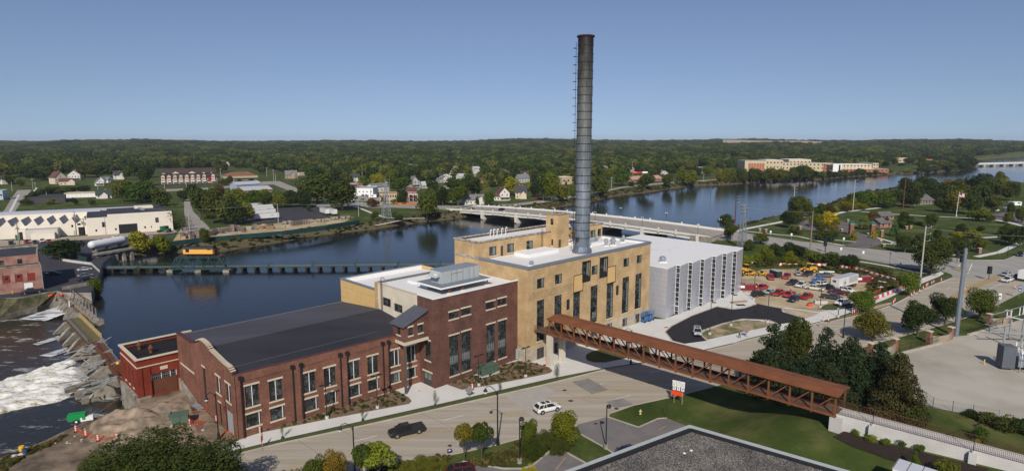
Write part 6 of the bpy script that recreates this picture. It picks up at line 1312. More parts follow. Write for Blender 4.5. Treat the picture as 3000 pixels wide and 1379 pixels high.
# park gate: brick pillars with green caps and an arch
pb=brick('pillar_brick',(.30,.12,.08),(.22,.09,.06),(.3,.25,.2))
pg=thing('park_gate',(*P(2525,690),0),'brick pillar park gateway with green caps and a green lattice arch','gate')
pe=[P(2492,688),P(2554,690)]
for p in pe:
 q=MB((*p,0));q.box(-.9,.9,-.9,.9,0,5.6,pb);pl=q.mk('pillar',pg);q=MB((*p,0));q.box(-1.0,1.0,-1.0,1.0,5.6,6.1,stm_);q.add([(-1.4,-1.4,6.1),(1.4,-1.4,6.1),(1.4,1.4,6.1),(-1.4,1.4,6.1),(0,0,7.2)],[(0,1,4),(1,2,4),(2,3,4),(3,0,4),(3,2,1,0)],gp_);q.bar((0,0,7),(0,0,9),.12,None,tg);q.mk('cap',pl)
q=MB();a=Vector(pe[0]);b_=Vector(pe[1])
for rr in(0,.9):
 for j in range(12):
  t0,t1=j/12,(j+1)/12;p=a.lerp(b_,t0);p2=a.lerp(b_,t1);q.bar((p.x,p.y,4.6+rr+1.2*sin(pi*t0)),(p2 .x,p2 .y,4.6+rr+1.2*sin(pi*t1)),.14,None,gp_)
for j in range(1,12):t0=j/12;p=a.lerp(b_,t0);q.bar((p.x,p.y,4.6+1.2*sin(pi*t0)),(p.x,p.y,5.5+1.2*sin(pi*t0)),.1,None,gp_)
q.mk('arch',pg)
for u,v,h,lb_ in[(2582,694,3.3,'brick pillar with pale cap right of the park gateway'),(2375,680,1.2,None),(2344,672,1.6,'low brick pillar beside the dark conifer pair'),(2483,652,1.7,'brick pillar on the lawn edge behind the circular drive'),(2465,678,1.3,'low brick pillar left of the park gateway'),(2588,724,1.4,'low brick pillar with flowers between road and gateway'),(2225,678,1.5,'left one of two brick pillars by the riverside path'),(2243,680,1.5,'right one of two brick pillars by the riverside path'),(2655,671,1.4,'brick pillar left in the flower bed wall'),(2667,669,1.4,'brick pillar right in the flower bed wall'),(2828,744,2.0,'brick pillar at the street corner bed'),(2868,742,2.2,'brick pillar in the round wall at the street corner')]:
 if not lb_:continue
 p=P(u,v);t=thing('brick_pillar',(*p,0),lb_,'pillar','park brick pillars');q=MB((*p,0));q.box(-.6,.6,-.6,.6,0,h,pb);q.mk('shaft',t);q=MB((*p,0));q.box(-.7,.7,-.7,.7,h,h+.2,stm_);q.mk('cap',t)
# near building with gravel roof
nr=thing('gravel_roof_building',(*P(2200,1330,6),0),'flat roofed building with dark gravel roof and white metal edge at the bottom','building')
gm,gn,gb=nm3('roof_gravel');N_=gn.nodes.new;tc=N_('ShaderNodeTexCoord');vo=N_('ShaderNodeTexVoronoi');SV(vo,'Scale',9);gn.links.new(tc.outputs['Object'],vo.inputs['Vector']);rr=N_('ShaderNodeValToRGB');e=rr.color_ramp.elements;e[0].color=(.05,.044,.037,1);e[1].color=(.46,.42,.38,1);e[0].position=.2;e[1].position=1;sp=N_('ShaderNodeSeparateColor');gn.links.new(vo.outputs['Color'],sp.inputs[0]);gn.links.new(sp.outputs[0],rr.inputs[0])
nz=N_('ShaderNodeTexNoise');SV(nz,'Scale',.25);SV(nz,'Detail',6);gn.links.new(tc.outputs['Object'],nz.inputs['Vector']);r2=N_('ShaderNodeValToRGB');CP(r2,0,.35);CP(r2,1,.65);CE(r2,0,(.5,.5,.5,1));CE(r2,1,(1,.97,.93,1));gn.links.new(nz.outputs['Fac'],r2 .inputs[0]);mx=N_('ShaderNodeMix');mx.data_type='RGBA';mx.blend_type='MULTIPLY';SV(mx,0,1);gn.links.new(rr.outputs[0],mx.inputs[6]);gn.links.new(r2 .outputs[0],mx.inputs[7]);gn.links.new(mx.outputs[2],gb.inputs['Base Color']);SV(gb,'Roughness',.95);bp2=N_('ShaderNodeBump');SV(bp2,'Strength',1);SV(bp2,'Distance',.08);gn.links.new(vo.outputs['Distance'],bp2 .inputs['Height']);gn.links.new(bp2 .outputs[0],gb.inputs['Normal'])
RZ=6.0;ra=P(2020,1245,RZ);rb=P(1655,1380,RZ);rc_=P(2490,1380,RZ)
va=Vector((rb[0]-ra[0],rb[1]-ra[1]));vb=Vector((rc_[0]-ra[0],rc_[1]-ra[1]));K=2.2
pl=[ra,(ra[0]+va.x*K,ra[1]+va.y*K),(ra[0]+va.x*K+vb.x*K,ra[1]+va.y*K+vb.y*K),(ra[0]+vb.x*K,ra[1]+vb.y*K)]
MB().prism(pl,-1,RZ-.35,M('near_wall',(.3,.27,.22),.9,.1,.5),gm).mk('wall',nr)
q=MB()
for i in(3,0):
 a=pl[i];b_=pl[(i+1)%4];q.bar((*a,RZ-.12),(*b_,RZ-.12),.18,.4,gm3)
q.mk('white_roof_edge',nr)
q=MB();ins_=op_(pl,-.75)
for i in(3,0):q.bar((*ins_[i],RZ-.28),(*ins_[(i+1)%4],RZ-.28),.8,.22,black)
q.mk('membrane_flashing',nr)
for i,(u,v,lb_)in enumerate([(2025,1318,'white plastic bag scrap on the gravel roof, right one'),(2005,1326,'white plastic scrap on the gravel roof, left one')]):p=P(u,v,RZ-.3);MB((*p,0)).lathe([(.2,RZ-.34),(.22,RZ-.28),(.05,RZ-.22)],9,wh).mk('drain_cap',nr)
p0=P(2633,1379,5.2);wb=thing('white_box_trailer',(*p0,4.6),'white ribbed box roof corner cut by the bottom edge','trailer');d=Vector((P(2745,1379,8)[0]-P(2633,1344,8)[0],P(2745,1379,8)[1]-P(2633,1344,8)[1]));a=math.atan2(d.y,d.x);pp=P(2633,1344,7.6)
q=MB((*pp,0),a);q.box(0,9,-3,0,3.8,7.6,wh);q.mk('box_body',wb);q=MB((*pp,0),a);q.box(-.05,9.05,-3.05,.05,7.6,7.7,M('dull_white_roof',(.5,.52,.56),.5,.05,.5));
for j in range(7):q.box(j*1.4,j*1.4+.06,-3.0,0,7.7,7.74,r2_)
q.mk('roof',wb)
# VEHICLES
carglass=M('car_glass',(.015,.018,.02),.06,0,spec=.7);plastic=M('dark_plastic',(.03,.03,.03),.6,0);headm=M('headlight_glass',(.55,.56,.58),.15,0,spec=.8);tailm=M('tail_light_red',(.35,.01,.01),.3,0);chrome=M('chrome',(.55,.55,.56),.15,0,metal=.9)
def loft(k,secs,m,top=None):
 """secs: (x, halfwidth, z0, z1, topwidth) stations from rear to front"""
 pts=[]
 for x,hw,z0,z1,tw in secs:
  sh=z0+(z1-z0)*.62;pts+=[(x,-hw*.93,z0),(x,-hw,z0+.18),(x,-hw,sh),(x,-tw,z1),(x,tw,z1),(x,hw,sh),(x,hw,z0+.18),(x,hw*.93,z0)]
 n=8;fs=[]
 for i in range(len(secs)-1):
  for j in range(n):fs.append((i*n+j,(i+1)*n+j,(i+1)*n+(j+1)%n,i*n+(j+1)%n))
 fs.append(tuple(range(n)));fs.append(tuple(range(len(secs)*n-1,(len(secs)-1)*n-1,-1)))
 k.add(pts,fs,m)
def carproto(kind,cat):
 t=thing({'pickup':'pickup_truck','suv':'suv','sedan':'parked_car','van':'van'}[kind],(0,0,-500),'x',cat)
 t.location=(0,0,0)
 if kind=='sedan':Lc,Wd,hb,ht,wr,wb=4.7,.9,.92,1.42,.32,1.38
 elif kind=='suv':Lc,Wd,hb,ht,wr,wb=5.0,.98,1.12,1.76,.38,1.5
 else:Lc,Wd,hb,ht,wr,wb=5.9,1.0,1.15,1.85,.41,1.85
 h=Lc/2;g=.28 if kind=='sedan' else.38
 k=MB()
 if kind=='pickup':
  loft(k,[(-h,Wd*.96,g+.15,hb,Wd*.95),(-h+.1,Wd,g,hb,Wd*.97),(-.35,Wd,g,hb,Wd*.96)],None or paint);loft(k,[(-.35,Wd,g,hb+.02,Wd*.94),(1.0,Wd,g,hb+.02,Wd*.94),(h-1.1,Wd,g,hb+.02,Wd*.92),(h-.25,Wd*.96,g,hb-.06,Wd*.85),(h,Wd*.86,g+.15,hb-.28,Wd*.8)],paint)
  cab=[(-.5,1.55)]
 elif kind=='suv':loft(k,[(-h,Wd*.88,g+.15,hb,Wd*.85),(-h+.25,Wd,g,hb,Wd*.92),(0,Wd,g,hb,Wd*.94),(h-1.4,Wd,g,hb-.02,Wd*.92),(h-.35,Wd*.95,g,hb-.16,Wd*.8),(h,Wd*.8,g+.12,hb-.38,Wd*.7)],paint)
 else:loft(k,[(-h,Wd*.82,g+.2,hb-.08,Wd*.75),(-h+.3,Wd*.97,g,hb,Wd*.85),(0,Wd,g,hb,Wd*.9),(h-1.3,Wd,g,hb-.05,Wd*.88),(h-.35,Wd*.94,g,hb-.2,Wd*.75),(h,Wd*.78,g+.12,hb-.38,Wd*.65)],paint)
 k.mk('body',t,smooth=False)
# greenhouse
 if kind=='pickup':xs=(-.55,-.4,.95,1.75)
 elif kind=='suv':xs=(-h+.15,-h+.6,.55,1.35)
 else:xs=(-h+.7,-h+1.45,.35,1.25)
 k=MB();bw=Wd*.93;tw=Wd*.74
 V=[(xs[0],-bw,hb-.02),(xs[3],-bw,hb-.02),(xs[2],-tw,ht-.06),(xs[1],-tw,ht-.06),(xs[0],bw,hb-.02),(xs[3],bw,hb-.02),(xs[2],tw,ht-.06),(xs[1],tw,ht-.06)]
 k.add(V,[(0,1,2,3),(5,4,7,6),(1,5,6,2),(4,0,3,7),(3,2,6,7)],carglass);k.mk('window_glass',t)
 k=MB();k.add([(xs[1]-.06,-tw-.02,ht-.07),(xs[2]+.04,-tw-.02,ht-.07),(xs[2]-.1,-tw*.85,ht+.0),(xs[1]+.06,-tw*.85,ht),(xs[1]-.06,tw+.02,ht-.07),(xs[2]+.04,tw+.02,ht-.07),(xs[2]-.1,tw*.85,ht),(xs[1]+.06,tw*.85,ht)],[(0,1,2,3),(5,4,7,6),(1,5,6,2),(4,0,3,7),(3,2,6,7)],paint)
 for s in(-1,1):
  pil=[(xs[0]+.02,xs[1]),((xs[0]+xs[3])/2-.05,(xs[1]+xs[2])/2),(xs[3]-.04,xs[2])]
  if kind=='suv':pil.append((xs[0]+1.0,xs[1]+.9))
  for a,b_ in pil:k.bar((a,s*(bw+.005),hb),(b_,s*(tw+.012),ht-.05),.10,.05,paint)
 k.mk('roof_and_pillars',t)
 if kind=='pickup':
  k=MB();k.box(-h+.12,-.62,-Wd*.82,Wd*.82,hb-.02,hb+.012,plastic);k.mk('cargo_bed',t)
  k=MB();
  for s in(-1,1):k.box(-h+.1,-.55,s*Wd*.97,s*Wd*.82,hb-.03,hb+.05,paint)
  k.box(-h+.02,-h+.12,-Wd*.95,Wd*.95,hb-.05,hb+.06,paint);k.mk('bed_rail',t)
 if kind=='suv':k=MB();k.box(-1.3,-.5,-.5,.5,ht-.01,ht+.015,carglass);k.box(-.3,.35,-.5,.5,ht-.01,ht+.015,carglass);k.mk('sunroof',t)
 for sx_ in(-1,1):
  for s in(-1,1):
   k=MB();x=wb*sx_;k.tube((x,s*(Wd-.22),wr),(x,s*(Wd+.01),wr),wr,wr,14,rubber);w_=k.mk('wheel',t)
   k=MB();k.tube((x,s*(Wd-.1),wr),(x,s*(Wd+.025),wr),wr*.62,wr*.58,10,rimm);k.mk('rim',w_)
 k=MB()
 for sx_ in(-1,1):
  for s in(-1,1):k.tube((wb*sx_,s*(Wd-.3),wr+.03),(wb*sx_,s*(Wd+.004),wr+.03),wr*1.18,wr*1.18,14,plastic)
 k.mk('wheel_arch',t)
 for s in(-1,1):
  k=MB();k.box(h-.32,h-.1,s*Wd*.88,s*Wd*.55,hb-.42,hb-.24,headm);k.mk('headlight',t)
  k=MB();k.box(-h-.01,-h+.12,s*Wd*.9,s*Wd*.68,hb-.38,hb-.1,tailm);k.mk('tail_light',t)
  k=MB();k.box(xs[3]-.25,xs[3]-.05,s*(Wd+.02),s*(Wd+.22),hb-.02,hb+.16,paint);k.mk('mirror',t)
 k=MB();k.box(h-.1,h+.05,-Wd*.75,Wd*.75,g+.08,g+.28,plastic);k.box(-h-.06,-h+.05,-Wd*.8,Wd*.8,g+.08,g+.26,chrome if kind=='pickup' else plastic);k.box(h-.12,h+.02,-Wd*.4,Wd*.4,hb-.5,hb-.32,chrome if kind=='pickup' else plastic);k.mk('bumper',t)
 return t
PK=carproto('pickup','pickup truck');SU=carproto('suv','suv');SE=carproto('sedan','car')
KIND={'p':PK,'s':SU,'c':SE}
CC={'black':(.012,.012,.014),'white':(.72,.72,.71),'silver':(.42,.44,.47),'grey':(.10,.105,.115),'navy':(.015,.022,.05),'red':(.42,.015,.02),'maroon':(.09,.01,.018),'blue':(.03,.09,.25),'cream':(.62,.58,.50),'slate':(.04,.048,.06),'green':(.02,.14,.06)}
def car(kd,u0,v0,u1,v1,col,label,grp=None,z=0.04,sc=None):
 a=P(u0,v0,z);b_=P(u1,v1,z);an_=math.atan2(b_[1]-a[1],b_[0]-a[0])
 return put(KIND[kd],(a[0]+b_[0])/2,(a[1]+b_[1])/2,z,an_,label=label,grp=grp,color=CC[col],scale=sc)
car('p',1222,1263,1160,1277,'black','glossy black pickup truck driving on the road in front of the brick building',z=.03)
car('s',1577,1209,1630,1197,'white','white suv with sunroof driving on the road near the footbridge',z=.03)
car('s',2041,968,2045,990,'silver','silver suv with roof rack on the dark loop driveway',z=.07)
car('s',1385,1388,1295,1400,'maroon','dark maroon suv cut by the bottom edge in the lower lot',z=.06)
car('c',1860,1326,1812,1339,'navy','dark blue car half hidden behind the gravel roof edge',z=.06)
GL='vehicles parked on the construction yard'
for a in[('p',2261,824,2253,810,'red','red pickup with covered bed beside the dark enclosed trailer'),('p',2297,822,2312,806,'red','red utility truck loaded with black equipment in the yard middle'),('c',2339,810,2336,801,'silver','silver sedan parked left of the yellow wheel loader'),('p',2353,812,2378,803,'navy','navy pickup parked directly in front of the yellow wheel loader'),('p',2397,811,2440,813,'grey','charcoal pickup seen side on right of the wheel loader'),('p',2306,839,2338,827,'navy','navy pickup just left of the white pickup in the yard'),('p',2333,846,2362,833,'white','white pickup with empty bed beside the navy pickup'),('s',2397,838,2420,834,'white','white suv parked behind the cream pickup near the blue lifts'),('p',2412,853,2362,846,'cream','long cream pickup facing left in the middle of the yard'),('p',2415,846,2446,851,'black','black pickup with white bed cover behind the dark maroon one'),('p',2482,865,2430,858,'maroon','dark maroon pickup facing left in front of the semi trailer'),('s',2467,852,2492,858,'white','white hatchback suv behind the tail of the maroon pickup'),('p',2410,872,2465,880,'slate','dark slate pickup facing right below the cream pickup'),('p',2492,886,2444,899,'white','white pickup parked on the grass nearest the sidewalk'),('p',2213,854,2250,842,'red','red utility truck with ladder rack beside the red dumpster'),('s',2205,869,2241,865,'black','black boxy off-road vehicle at the corner of the new sidewalk'),('c',2267,854,2241,865,'silver','silver sedan between the black off-road vehicle and red trucks'),('p',2266,870,2295,857,'red','red utility truck with open tool bed right of the silver sedan'),('p',2327,861,2297,876,'red','red pickup with big chrome grille facing the camera'),('s',2341,875,2308,889,'navy','dark blue suv nearest the loop drive in the yard'),('p',2343,881,2381,867,'red','bright red pickup carrying white tanks, right of the dark suv')]:car(*a,GL)
for a in[('s',2992,742,2984,757,'navy','dark suv waiting at the intersection by the right edge'),('s',2935,812,2962,805,'silver','silver suv beside the tan median near the right edge'),('p',2936,829,2966,820,'white','white pickup with green bed near the right edge'),('c',2990,810,2970,818,'maroon','dark car behind the white pickup near the right edge'),('c',2910,612,2932,609,'white','white car at the back of the park lot'),('s',2905,620,2932,618,'white','long white car in front in the park lot'),('c',2935,612,2957,609,'silver','silver car at the back of the park lot right'),('c',2932,618,2955,615,'grey','grey car in front in the park lot right'),('c',2372,664,2390,664,'navy','dark car parked under the yellow trees of the circular drive')]:car(*a)
bz_=lambda t:bz(t)
for kd,t,o_,cl,lb_,rv in[('s',12,8,'silver','silver suv leading on the left end of the road bridge',1),('c',20,5.5,'slate','dark car following the silver one on the road bridge',1),('s',42,11,'black','black suv alone on the left part of the road bridge',1)]:
 p=bp_(t,o_,bz(t)+.02);put(KIND[kd],*p,math.atan2(BD.y,BD.x)+pi*rv,label=lb_,color=CC[cl])
for a in[('c',235,794,262,791,'silver','silver sedan parked beside the retaining wall by the river'),('c',238,812,262,809,'grey','grey sedan middle of three at the riverside car park'),('c',238,823,262,819,'black','black sedan nearest the low wall in the riverside car park'),('c',143,806,172,804,'navy','dark blue sedan in the shade of the old brick factory'),('s',108,845,66,848,'white','white suv parked along the old brick factory'),('p',118,856,70,862,'black','black pickup in front of the white suv by the old factory'),('c',335,697,352,695,'white','white car parked before the white factory under the tree'),('s',33,712,33,719,'black','black suv leftmost in the white factory row'),('s',79,709,79,716,'red','red pickup style suv second in the white factory row'),('c',103,708,103,715,'black','black car third in the white factory row'),('s',124,706,124,713,'white','white suv fourth in the white factory row'),('c',144,706,144,712,'red','red car behind the round dark tree in the factory row'),('c',447,701,440,698,'white','white car between the bright green trees by the factory'),('c',45,581,31,583,'silver','silver car parked on the street at the far left'),('c',1067,572,1059,576,'maroon','maroon car leftmost before the white hall'),('c',1077,572,1069,576,'silver','silver car second before the white hall'),('c',1084,574,1076,578,'blue','blue car third before the white hall'),('c',1050,579,1040,583,'black','black car left in the front row before the white hall'),('c',1061,581,1050,585,'white','white car middle in the front row before the white hall'),('c',1067,584,1056,587,'grey','grey car right in the front row before the white hall'),('s',1110,576,1100,578,'black','black suv beside the white camper trailer'),('c',1040,590,1028,592,'white','white car driving out behind the large dark tree'),('c',1232,556,1220,558,'white','white car on the drive of the grey gabled house'),('c',1225,586,1214,586,'blue','blue car behind the wooden fence'),('p',1584,583,1568,582,'red','red pickup on the lawn beside the charcoal roofed house'),('s',1352,601,1338,599,'black','black suv on the drive left of the white ranch house'),('c',1465,604,1450,605,'black','black car on the riverside street above the bridge'),('s',905,560,893,558,'white','white van far up the long street')]:car(*a)
# semi trailers
def trailer(label,u0,v0,u1,v1,Lt=14.5,grp=None,logo=None,roofm=None,legs=True,z=.04,h=4.0):
 p=P(u0,v0,z);q=P(u1,v1,z);a=math.atan2(q[1]-p[1],q[0]-p[0]);t=thing('semi_trailer',(*p,z),label,'trailer',grp)
 k=MB((*p,z),a);k.box(0,Lt,0,2.6,1.15,h,M('trailer_white',(.66,.65,.63),.5,.04,.4));k.mk('box_body',t)
 k=MB((*p,z),a);k.box(-.03,Lt+.03,-.03,2.63,h,h+.06,roofm or M('trailer_roof',(.40,.41,.44),.5,.05,.5));k.mk('roof',t)
 k=MB((*p,z),a);k.box(.2,Lt-.2,.6,2.0,.85,1.15,black);k.box(3,3.15,.4,.55,0,1.1,gv);k.box(3,3.15,2.05,2.2,0,1.1,gv);k.mk('chassis',t)
 for x in(Lt-2.4,Lt-1.2):
  for yy in(.0,2.25):
   k=MB((*p,z),a);k.tube((x,yy,.5),(x,yy+.35,.5),.5,.5,12,rubber);w_=k.mk('wheel',t)
   k=MB((*p,z),a);k.tube((x,yy-.02,.5),(x,yy+.37,.5),.28,.28,10,rimm);k.mk('rim',w_)
 if logo:logo(t,p,z,a,Lt,h)
 return t
def logo_blue(t,p,z,a,Lt,h):
 k=MB((*p,z),a);bm=M('logo_cyan',(.15,.50,.62),.5,0);x=Lt-4.2
 k.box(x-1.4,x+1.7,-.03,-.0,2.75,2.85,bm)
 for dx,hh in((-.35,.25),(-.1,.42),(.1,.42),(.35,.25)):k.box(x+dx-.1,x+dx+.12,-.04,0,2.8-hh,2.8+hh,bm)
 k.mk('logo',t)
def logo_txt(t,p,z,a,Lt,h):
 k=MB((*p,z),a);bm=M('logo_navy',(.03,.03,.18),.5,0);x=Lt-4
 for j in range(4):k.box(x+j*.5,x+j*.5+.36,-.03,0,2.5+(j==0)*-.4,3.0,bm)
 k.mk('logo',t)
LTN=[('nearest white semi trailer with a cyan star logo in the dark lot',746,647,824,641,logo_blue),('second white semi trailer from the front in the dark lot',741,635,803,630,None),('third white semi trailer with dark blue lettering in the dark lot',737,627,790,623,logo_txt),('fourth white semi trailer from the front in the dark lot',735,620,780,617,None),('farthest white semi trailer half under the trees in the dark lot',728,614,763,611,None)]
for lb_,u0,v0,u1,v1,lg in LTN:trailer(lb_,u0,v0,u1,v1,grp='white trailers in the dark lot',logo=lg)
trailer('white trailer at the right side of the dark lot, left one of the pair',937,625,972,637,Lt=13);trailer('white trailer at the right side of the dark lot, right one of the pair',958,627,990,636,Lt=12)
def logo_list(t,p,z,a,Lt,h):
 k=MB((*p,z),a);im=M('sign_ink',(.05,.05,.06),.6,0);r_=random.Random(4)
 for j in range(6):
  zz=3.62-j*.34;x=Lt*.52
  while x<Lt-.5:
   w_=r_.uniform(.18,.5);k.box(x,x+w_,-.025,0,zz,zz+.13,im);x+=w_+.12
 k.mk('lettering',t)
 k=MB((*p,z),a);x=Lt*.30;gm_=M('logo_grey',(.25,.25,.30),.6,0);k.box(x-.5,x+.5,-.025,0,1.7,2.3,gm_);k.add([(x-.25,-.03,2.9),(x+.3,-.03,2.8),(x+.1,-.03,3.7)],[(0,1,2)],gm_);k.box(x-.7,x-.2,-.03,0,2.3,2.7,gm_);k.box(x+.2,x+.75,-.03,0,2.2,2.6,im);k.mk('logo',t)
 k=MB((*p,z),a);k.box(-.03,0,.9,2.0,2.7,3.4,M('wood_brown_window',(.14,.04,.02),.6,.1));k.mk('end_window',t)
trailer('white semi trailer office with rows of black lettering in the construction yard',2456,853,2532,832,Lt=12.5,logo=logo_list,z=.07,h=4.1)
# heavier equipment in yard
def loader(u,v,ang,label,s=1.0):
 t=thing('wheel_loader',(*P(u,v),.07),label,'loader');fr=((*P(u,v),.07),ang)
 def K():return MB(*fr)
 ym=M('machine_yellow',(.62,.33,.03),.5,.08,1)
 k=K();k.box(-3*s,-.4*s,-1*s,1*s,.9*s,2.1*s,ym);k.box(-.4*s,1.6*s,-.5*s,.5*s,.8*s,1.5*s,ym);k.mk('body',t)
 k=K();k.box(-.9*s,.4*s,-.7*s,.7*s,1.9*s,3.2*s,carglass);k.mk('cab',t);k=K();k.box(-1.0*s,.5*s,-.8*s,.8*s,3.2*s,3.35*s,ym);k.mk('cab_roof',t)
 for x in(-2.0,1.2):
  for y_ in(-1.1,1.1):k=K();k.tube((x*s,(y_-.25)*s,.75*s),(x*s,(y_+.25)*s,.75*s),.75*s,.75*s,14,rubber);w_=k.mk('wheel',t);k=K();k.tube((x*s,(y_-.27)*s,.75*s),(x*s,(y_+.27)*s,.75*s),.38*s,.38*s,10,ym);k.mk('rim',w_)
 k=K();k.bar((.8*s,-.5*s,1.6*s),(3.0*s,-.5*s,.7*s),.25*s,.3*s,ym);k.bar((.8*s,.5*s,1.6*s),(3.0*s,.5*s,.7*s),.25*s,.3*s,ym);k.mk('lift_arm',t)
 k=K();k.add([(3.0*s,-1.3*s,.1),(4.0*s,-1.3*s,.1),(3.1*s,-1.3*s,1.2*s),(3.0*s,1.3*s,.1),(4.0*s,1.3*s,.1),(3.1*s,1.3*s,1.2*s)],[(0,1,2),(5,4,3),(0,2,5,3),(0,3,4,1)],M('worn_steel',(.14,.13,.12),.6,.2,2));k.mk('bucket',t)
loader(2366,797,2.9,'yellow wheel loader behind the navy pickup at the back of the yard');loader(2186,800,.2,'large yellow loader beside the corner of the silver annex',1.0)
loader(2198,807,3.0,'small yellow skid steer, left one of two beside the annex',.62);loader(2230,808,3.1,'small yellow and black skid steer, right one of two',.6)
def boxthing(name,label,cat,u,v,parts,ang=0,z=.06,grp=None,loc=None):
 p=loc or P(u,v,z);t=thing(name,(*p,z),label,cat,grp)
 for nm,shapes,m in parts:
  k=MB((*p,z),ang)
  for s_ in shapes:
   if s_[0]=='b':k.box(*s_[1:],m)
   elif s_[0]=='t':k.tube(s_[1],s_[2],s_[3],s_[3],10,m)
   elif s_[0]=='r':k.bar(s_[1],s_[2],s_[3],None,m)
   elif s_[0]=='l':k.lathe(s_[1],12,m,s_[2])
  k.mk(nm,parent=t)
 return t
bluem=M('lift_blue',(.03,.13,.36),.5,.05)
def lift(u,v,label,ang,z=.06):
 parts=[('chassis',[('b',-1.2,1.2,-.55,.55,.25,.8)],bluem),('wheel',[('t',(-.8,-.65,.22),(-.8,-.45,.22),.24),('t',(.8,-.65,.22),(.8,-.45,.22),.24),('t',(-.8,.45,.22),(-.8,.65,.22),.24),('t',(.8,.45,.22),(.8,.65,.22),.24)],rubber)]
 sc_=[]
 for j in range(3):z0=.8+j*.22;sc_+=[('r',(-1.1,-.4,z0),(1.1,-.4,z0+.22),.07),('r',(1.1,-.4,z0),(-1.1,-.4,z0+.22),.07),('r',(-1.1,.4,z0),(1.1,.4,z0+.22),.07)]
 parts.append(('scissor_arms',sc_,gv));rl=[('b',-1.2,1.2,-.6,.6,1.46,1.6)]
 for zz in(2.1,2.6):
  for yy in(-.58,.58):rl.append(('r',(-1.2,yy,zz),(1.2,yy,zz),.07))
  for xx in(-1.2,1.2):rl.append(('r',(xx,-.58,zz),(xx,.58,zz),.07))
 for xx in(-1.2,0,1.2):
  for yy in(-.58,.58):rl.append(('r',(xx,yy,1.6),(xx,yy,2.6),.06))
 parts.append(('platform',rl,bluem));return boxthing('scissor_lift',label,'scissor lift',u,v,parts,ang,z)
lift(1890,942,'blue scissor lift beside the tan brick wall, left one',ROT);lift(1904,938,'blue scissor lift beside the tan brick wall, right one',ROT)
lift(2386,831,'blue lift machine left of the blue pair in the yard',.3);lift(2402,829,'blue lift machine right of the blue pair in the yard',.2)
boxthing('enclosed_trailer','dark grey enclosed cargo trailer with silver roof behind the red pickup','trailer',2272,811,[('body',[('b',-1.1,1.1,-2,2,.5,2.4)],M('dark_panel',(.03,.035,.04),.5,.1)),('roof',[('b',-1.12,1.12,-2.02,2.02,2.4,2.5)],gm3),('wheel',[('t',(-1.2,0,.35),(-1,0,.35),.35),('t',(1.0,0,.35),(1.2,0,.35),.35)],rubber)],.25)
dm_=M('dumpster_maroon',(.20,.015,.03),.6,.12,1)
for u,v,a,lb_ in[(2528,824,.05,'maroon open dumpster behind the semi trailer office'),(2190,848,-.15,'maroon open dumpster beside the annex corner')]:
 t=boxthing('dumpster',lb_,'dumpster',u,v,[('body',[('b',-3,3,-1.2,-1.1,.2,1.9),('b',-3,3,1.1,1.2,.2,1.9),('b',-3,-2.9,-1.1,1.1,.2,1.9),('b',2.9,3,-1.1,1.1,.2,1.9),('b',-2.9,2.9,-1.1,1.1,.2,.4)],dm_),('rib',[('b',x,x+.12,-1.28,-1.2,.2,1.85)for x in(-2.6,-1.3,.1,1.4,2.6)],dm_),('debris',[('b',-2,1.6,-.8,.8,.4,1.75),('b',-1,2.4,-.5,.9,.5,2.0)],M('debris',(.20,.18,.16),.9,.5,2)),('sign_panel',[('b',-2.7,-1.2,-1.32,-1.28,.8,1.6),('b',2.2,2.5,-1.32,-1.28,1.3,1.6)],wh)],a)
boxthing('generator','tall yellow machine left of the semi trailer office','generator',2440,832,[('body',[('b',-.8,.8,-.6,.6,.2,2.2)],M('machine_yellow')),('panel',[('b',-.5,.2,-.64,-.6,.6,1.9)],df)],.3)
boxthing('concrete_block_stack','pale concrete blocks beside the lamp in the yard','blocks',2404,888,[('block',[('b',-1.8,1.8,-.5,.5,0,.9)],cc_),('top_block',[('b',-1.2,1.6,-.45,.45,.91,1.1)],oc)],-.1)
boxthing('orange_spool','orange drum of hose lying in the yard','drum',2372,896,[('drum',[('l',[(.7,0),(.7,.8),(.6,.9)],(0,0,0))],orange),('lid',[('l',[(.62,.9),(.6,.95)],(0,0,0))],r2_)])
for j,(u,v,a,lb_)in enumerate([(2240,795,.05,'long stack of pale planks at the back of the yard, left'),(2285,793,.0,'long stack of pale planks at the back of the yard, right'),(2420,797,.0,'white pipes lying at the back of the yard'),(2570,826,2.2,'white scrap boards propped on the bank by the yard'),(2567,840,2.0,'crumpled white sheets on the bank by the yard'),(2163,885,.3,'stack of timber on the new sidewalk by the annex')]):
 boxthing('plank_stack',lb_,'planks',u,v,[('plank',[('b',-2.8,2.8,-.6,-.1,.05+.15*i,.17+.15*i)for i in range(3)]+[('b',-2.5,2.9,0,.5,.05+.15*i,.17+.15*i)for i in range(2)],woodm if j in(0,1,5)else wh)],a)
boxthing('rubber_mat','black mat on the new sidewalk by the annex','mat',2170,893,[('mat',[('b',-1.3,1.3,-.7,.7,0,.08)],black),('fold',[('b',-1.3,-.6,-.7,.7,.08,.14)],black)],.1)
for i,(u,v)in enumerate([(1952,958),(2126,901),(2209,893),(2296,906)]):p=P(u,v,.08);MB((*p,.0),.5).box(-.6,.6,-.35,.35,.06,.1,M('brick_red_plate',(.40,.13,.05),.8,.1)).mk('tactile_plate',label=['red tactile plate at the left tip of the loop drive','red tactile plate on the kerb below the annex','red tactile plate by the yard corner','red tactile plate on the right island'][i],cat='tactile plate',loc=(*p,0))
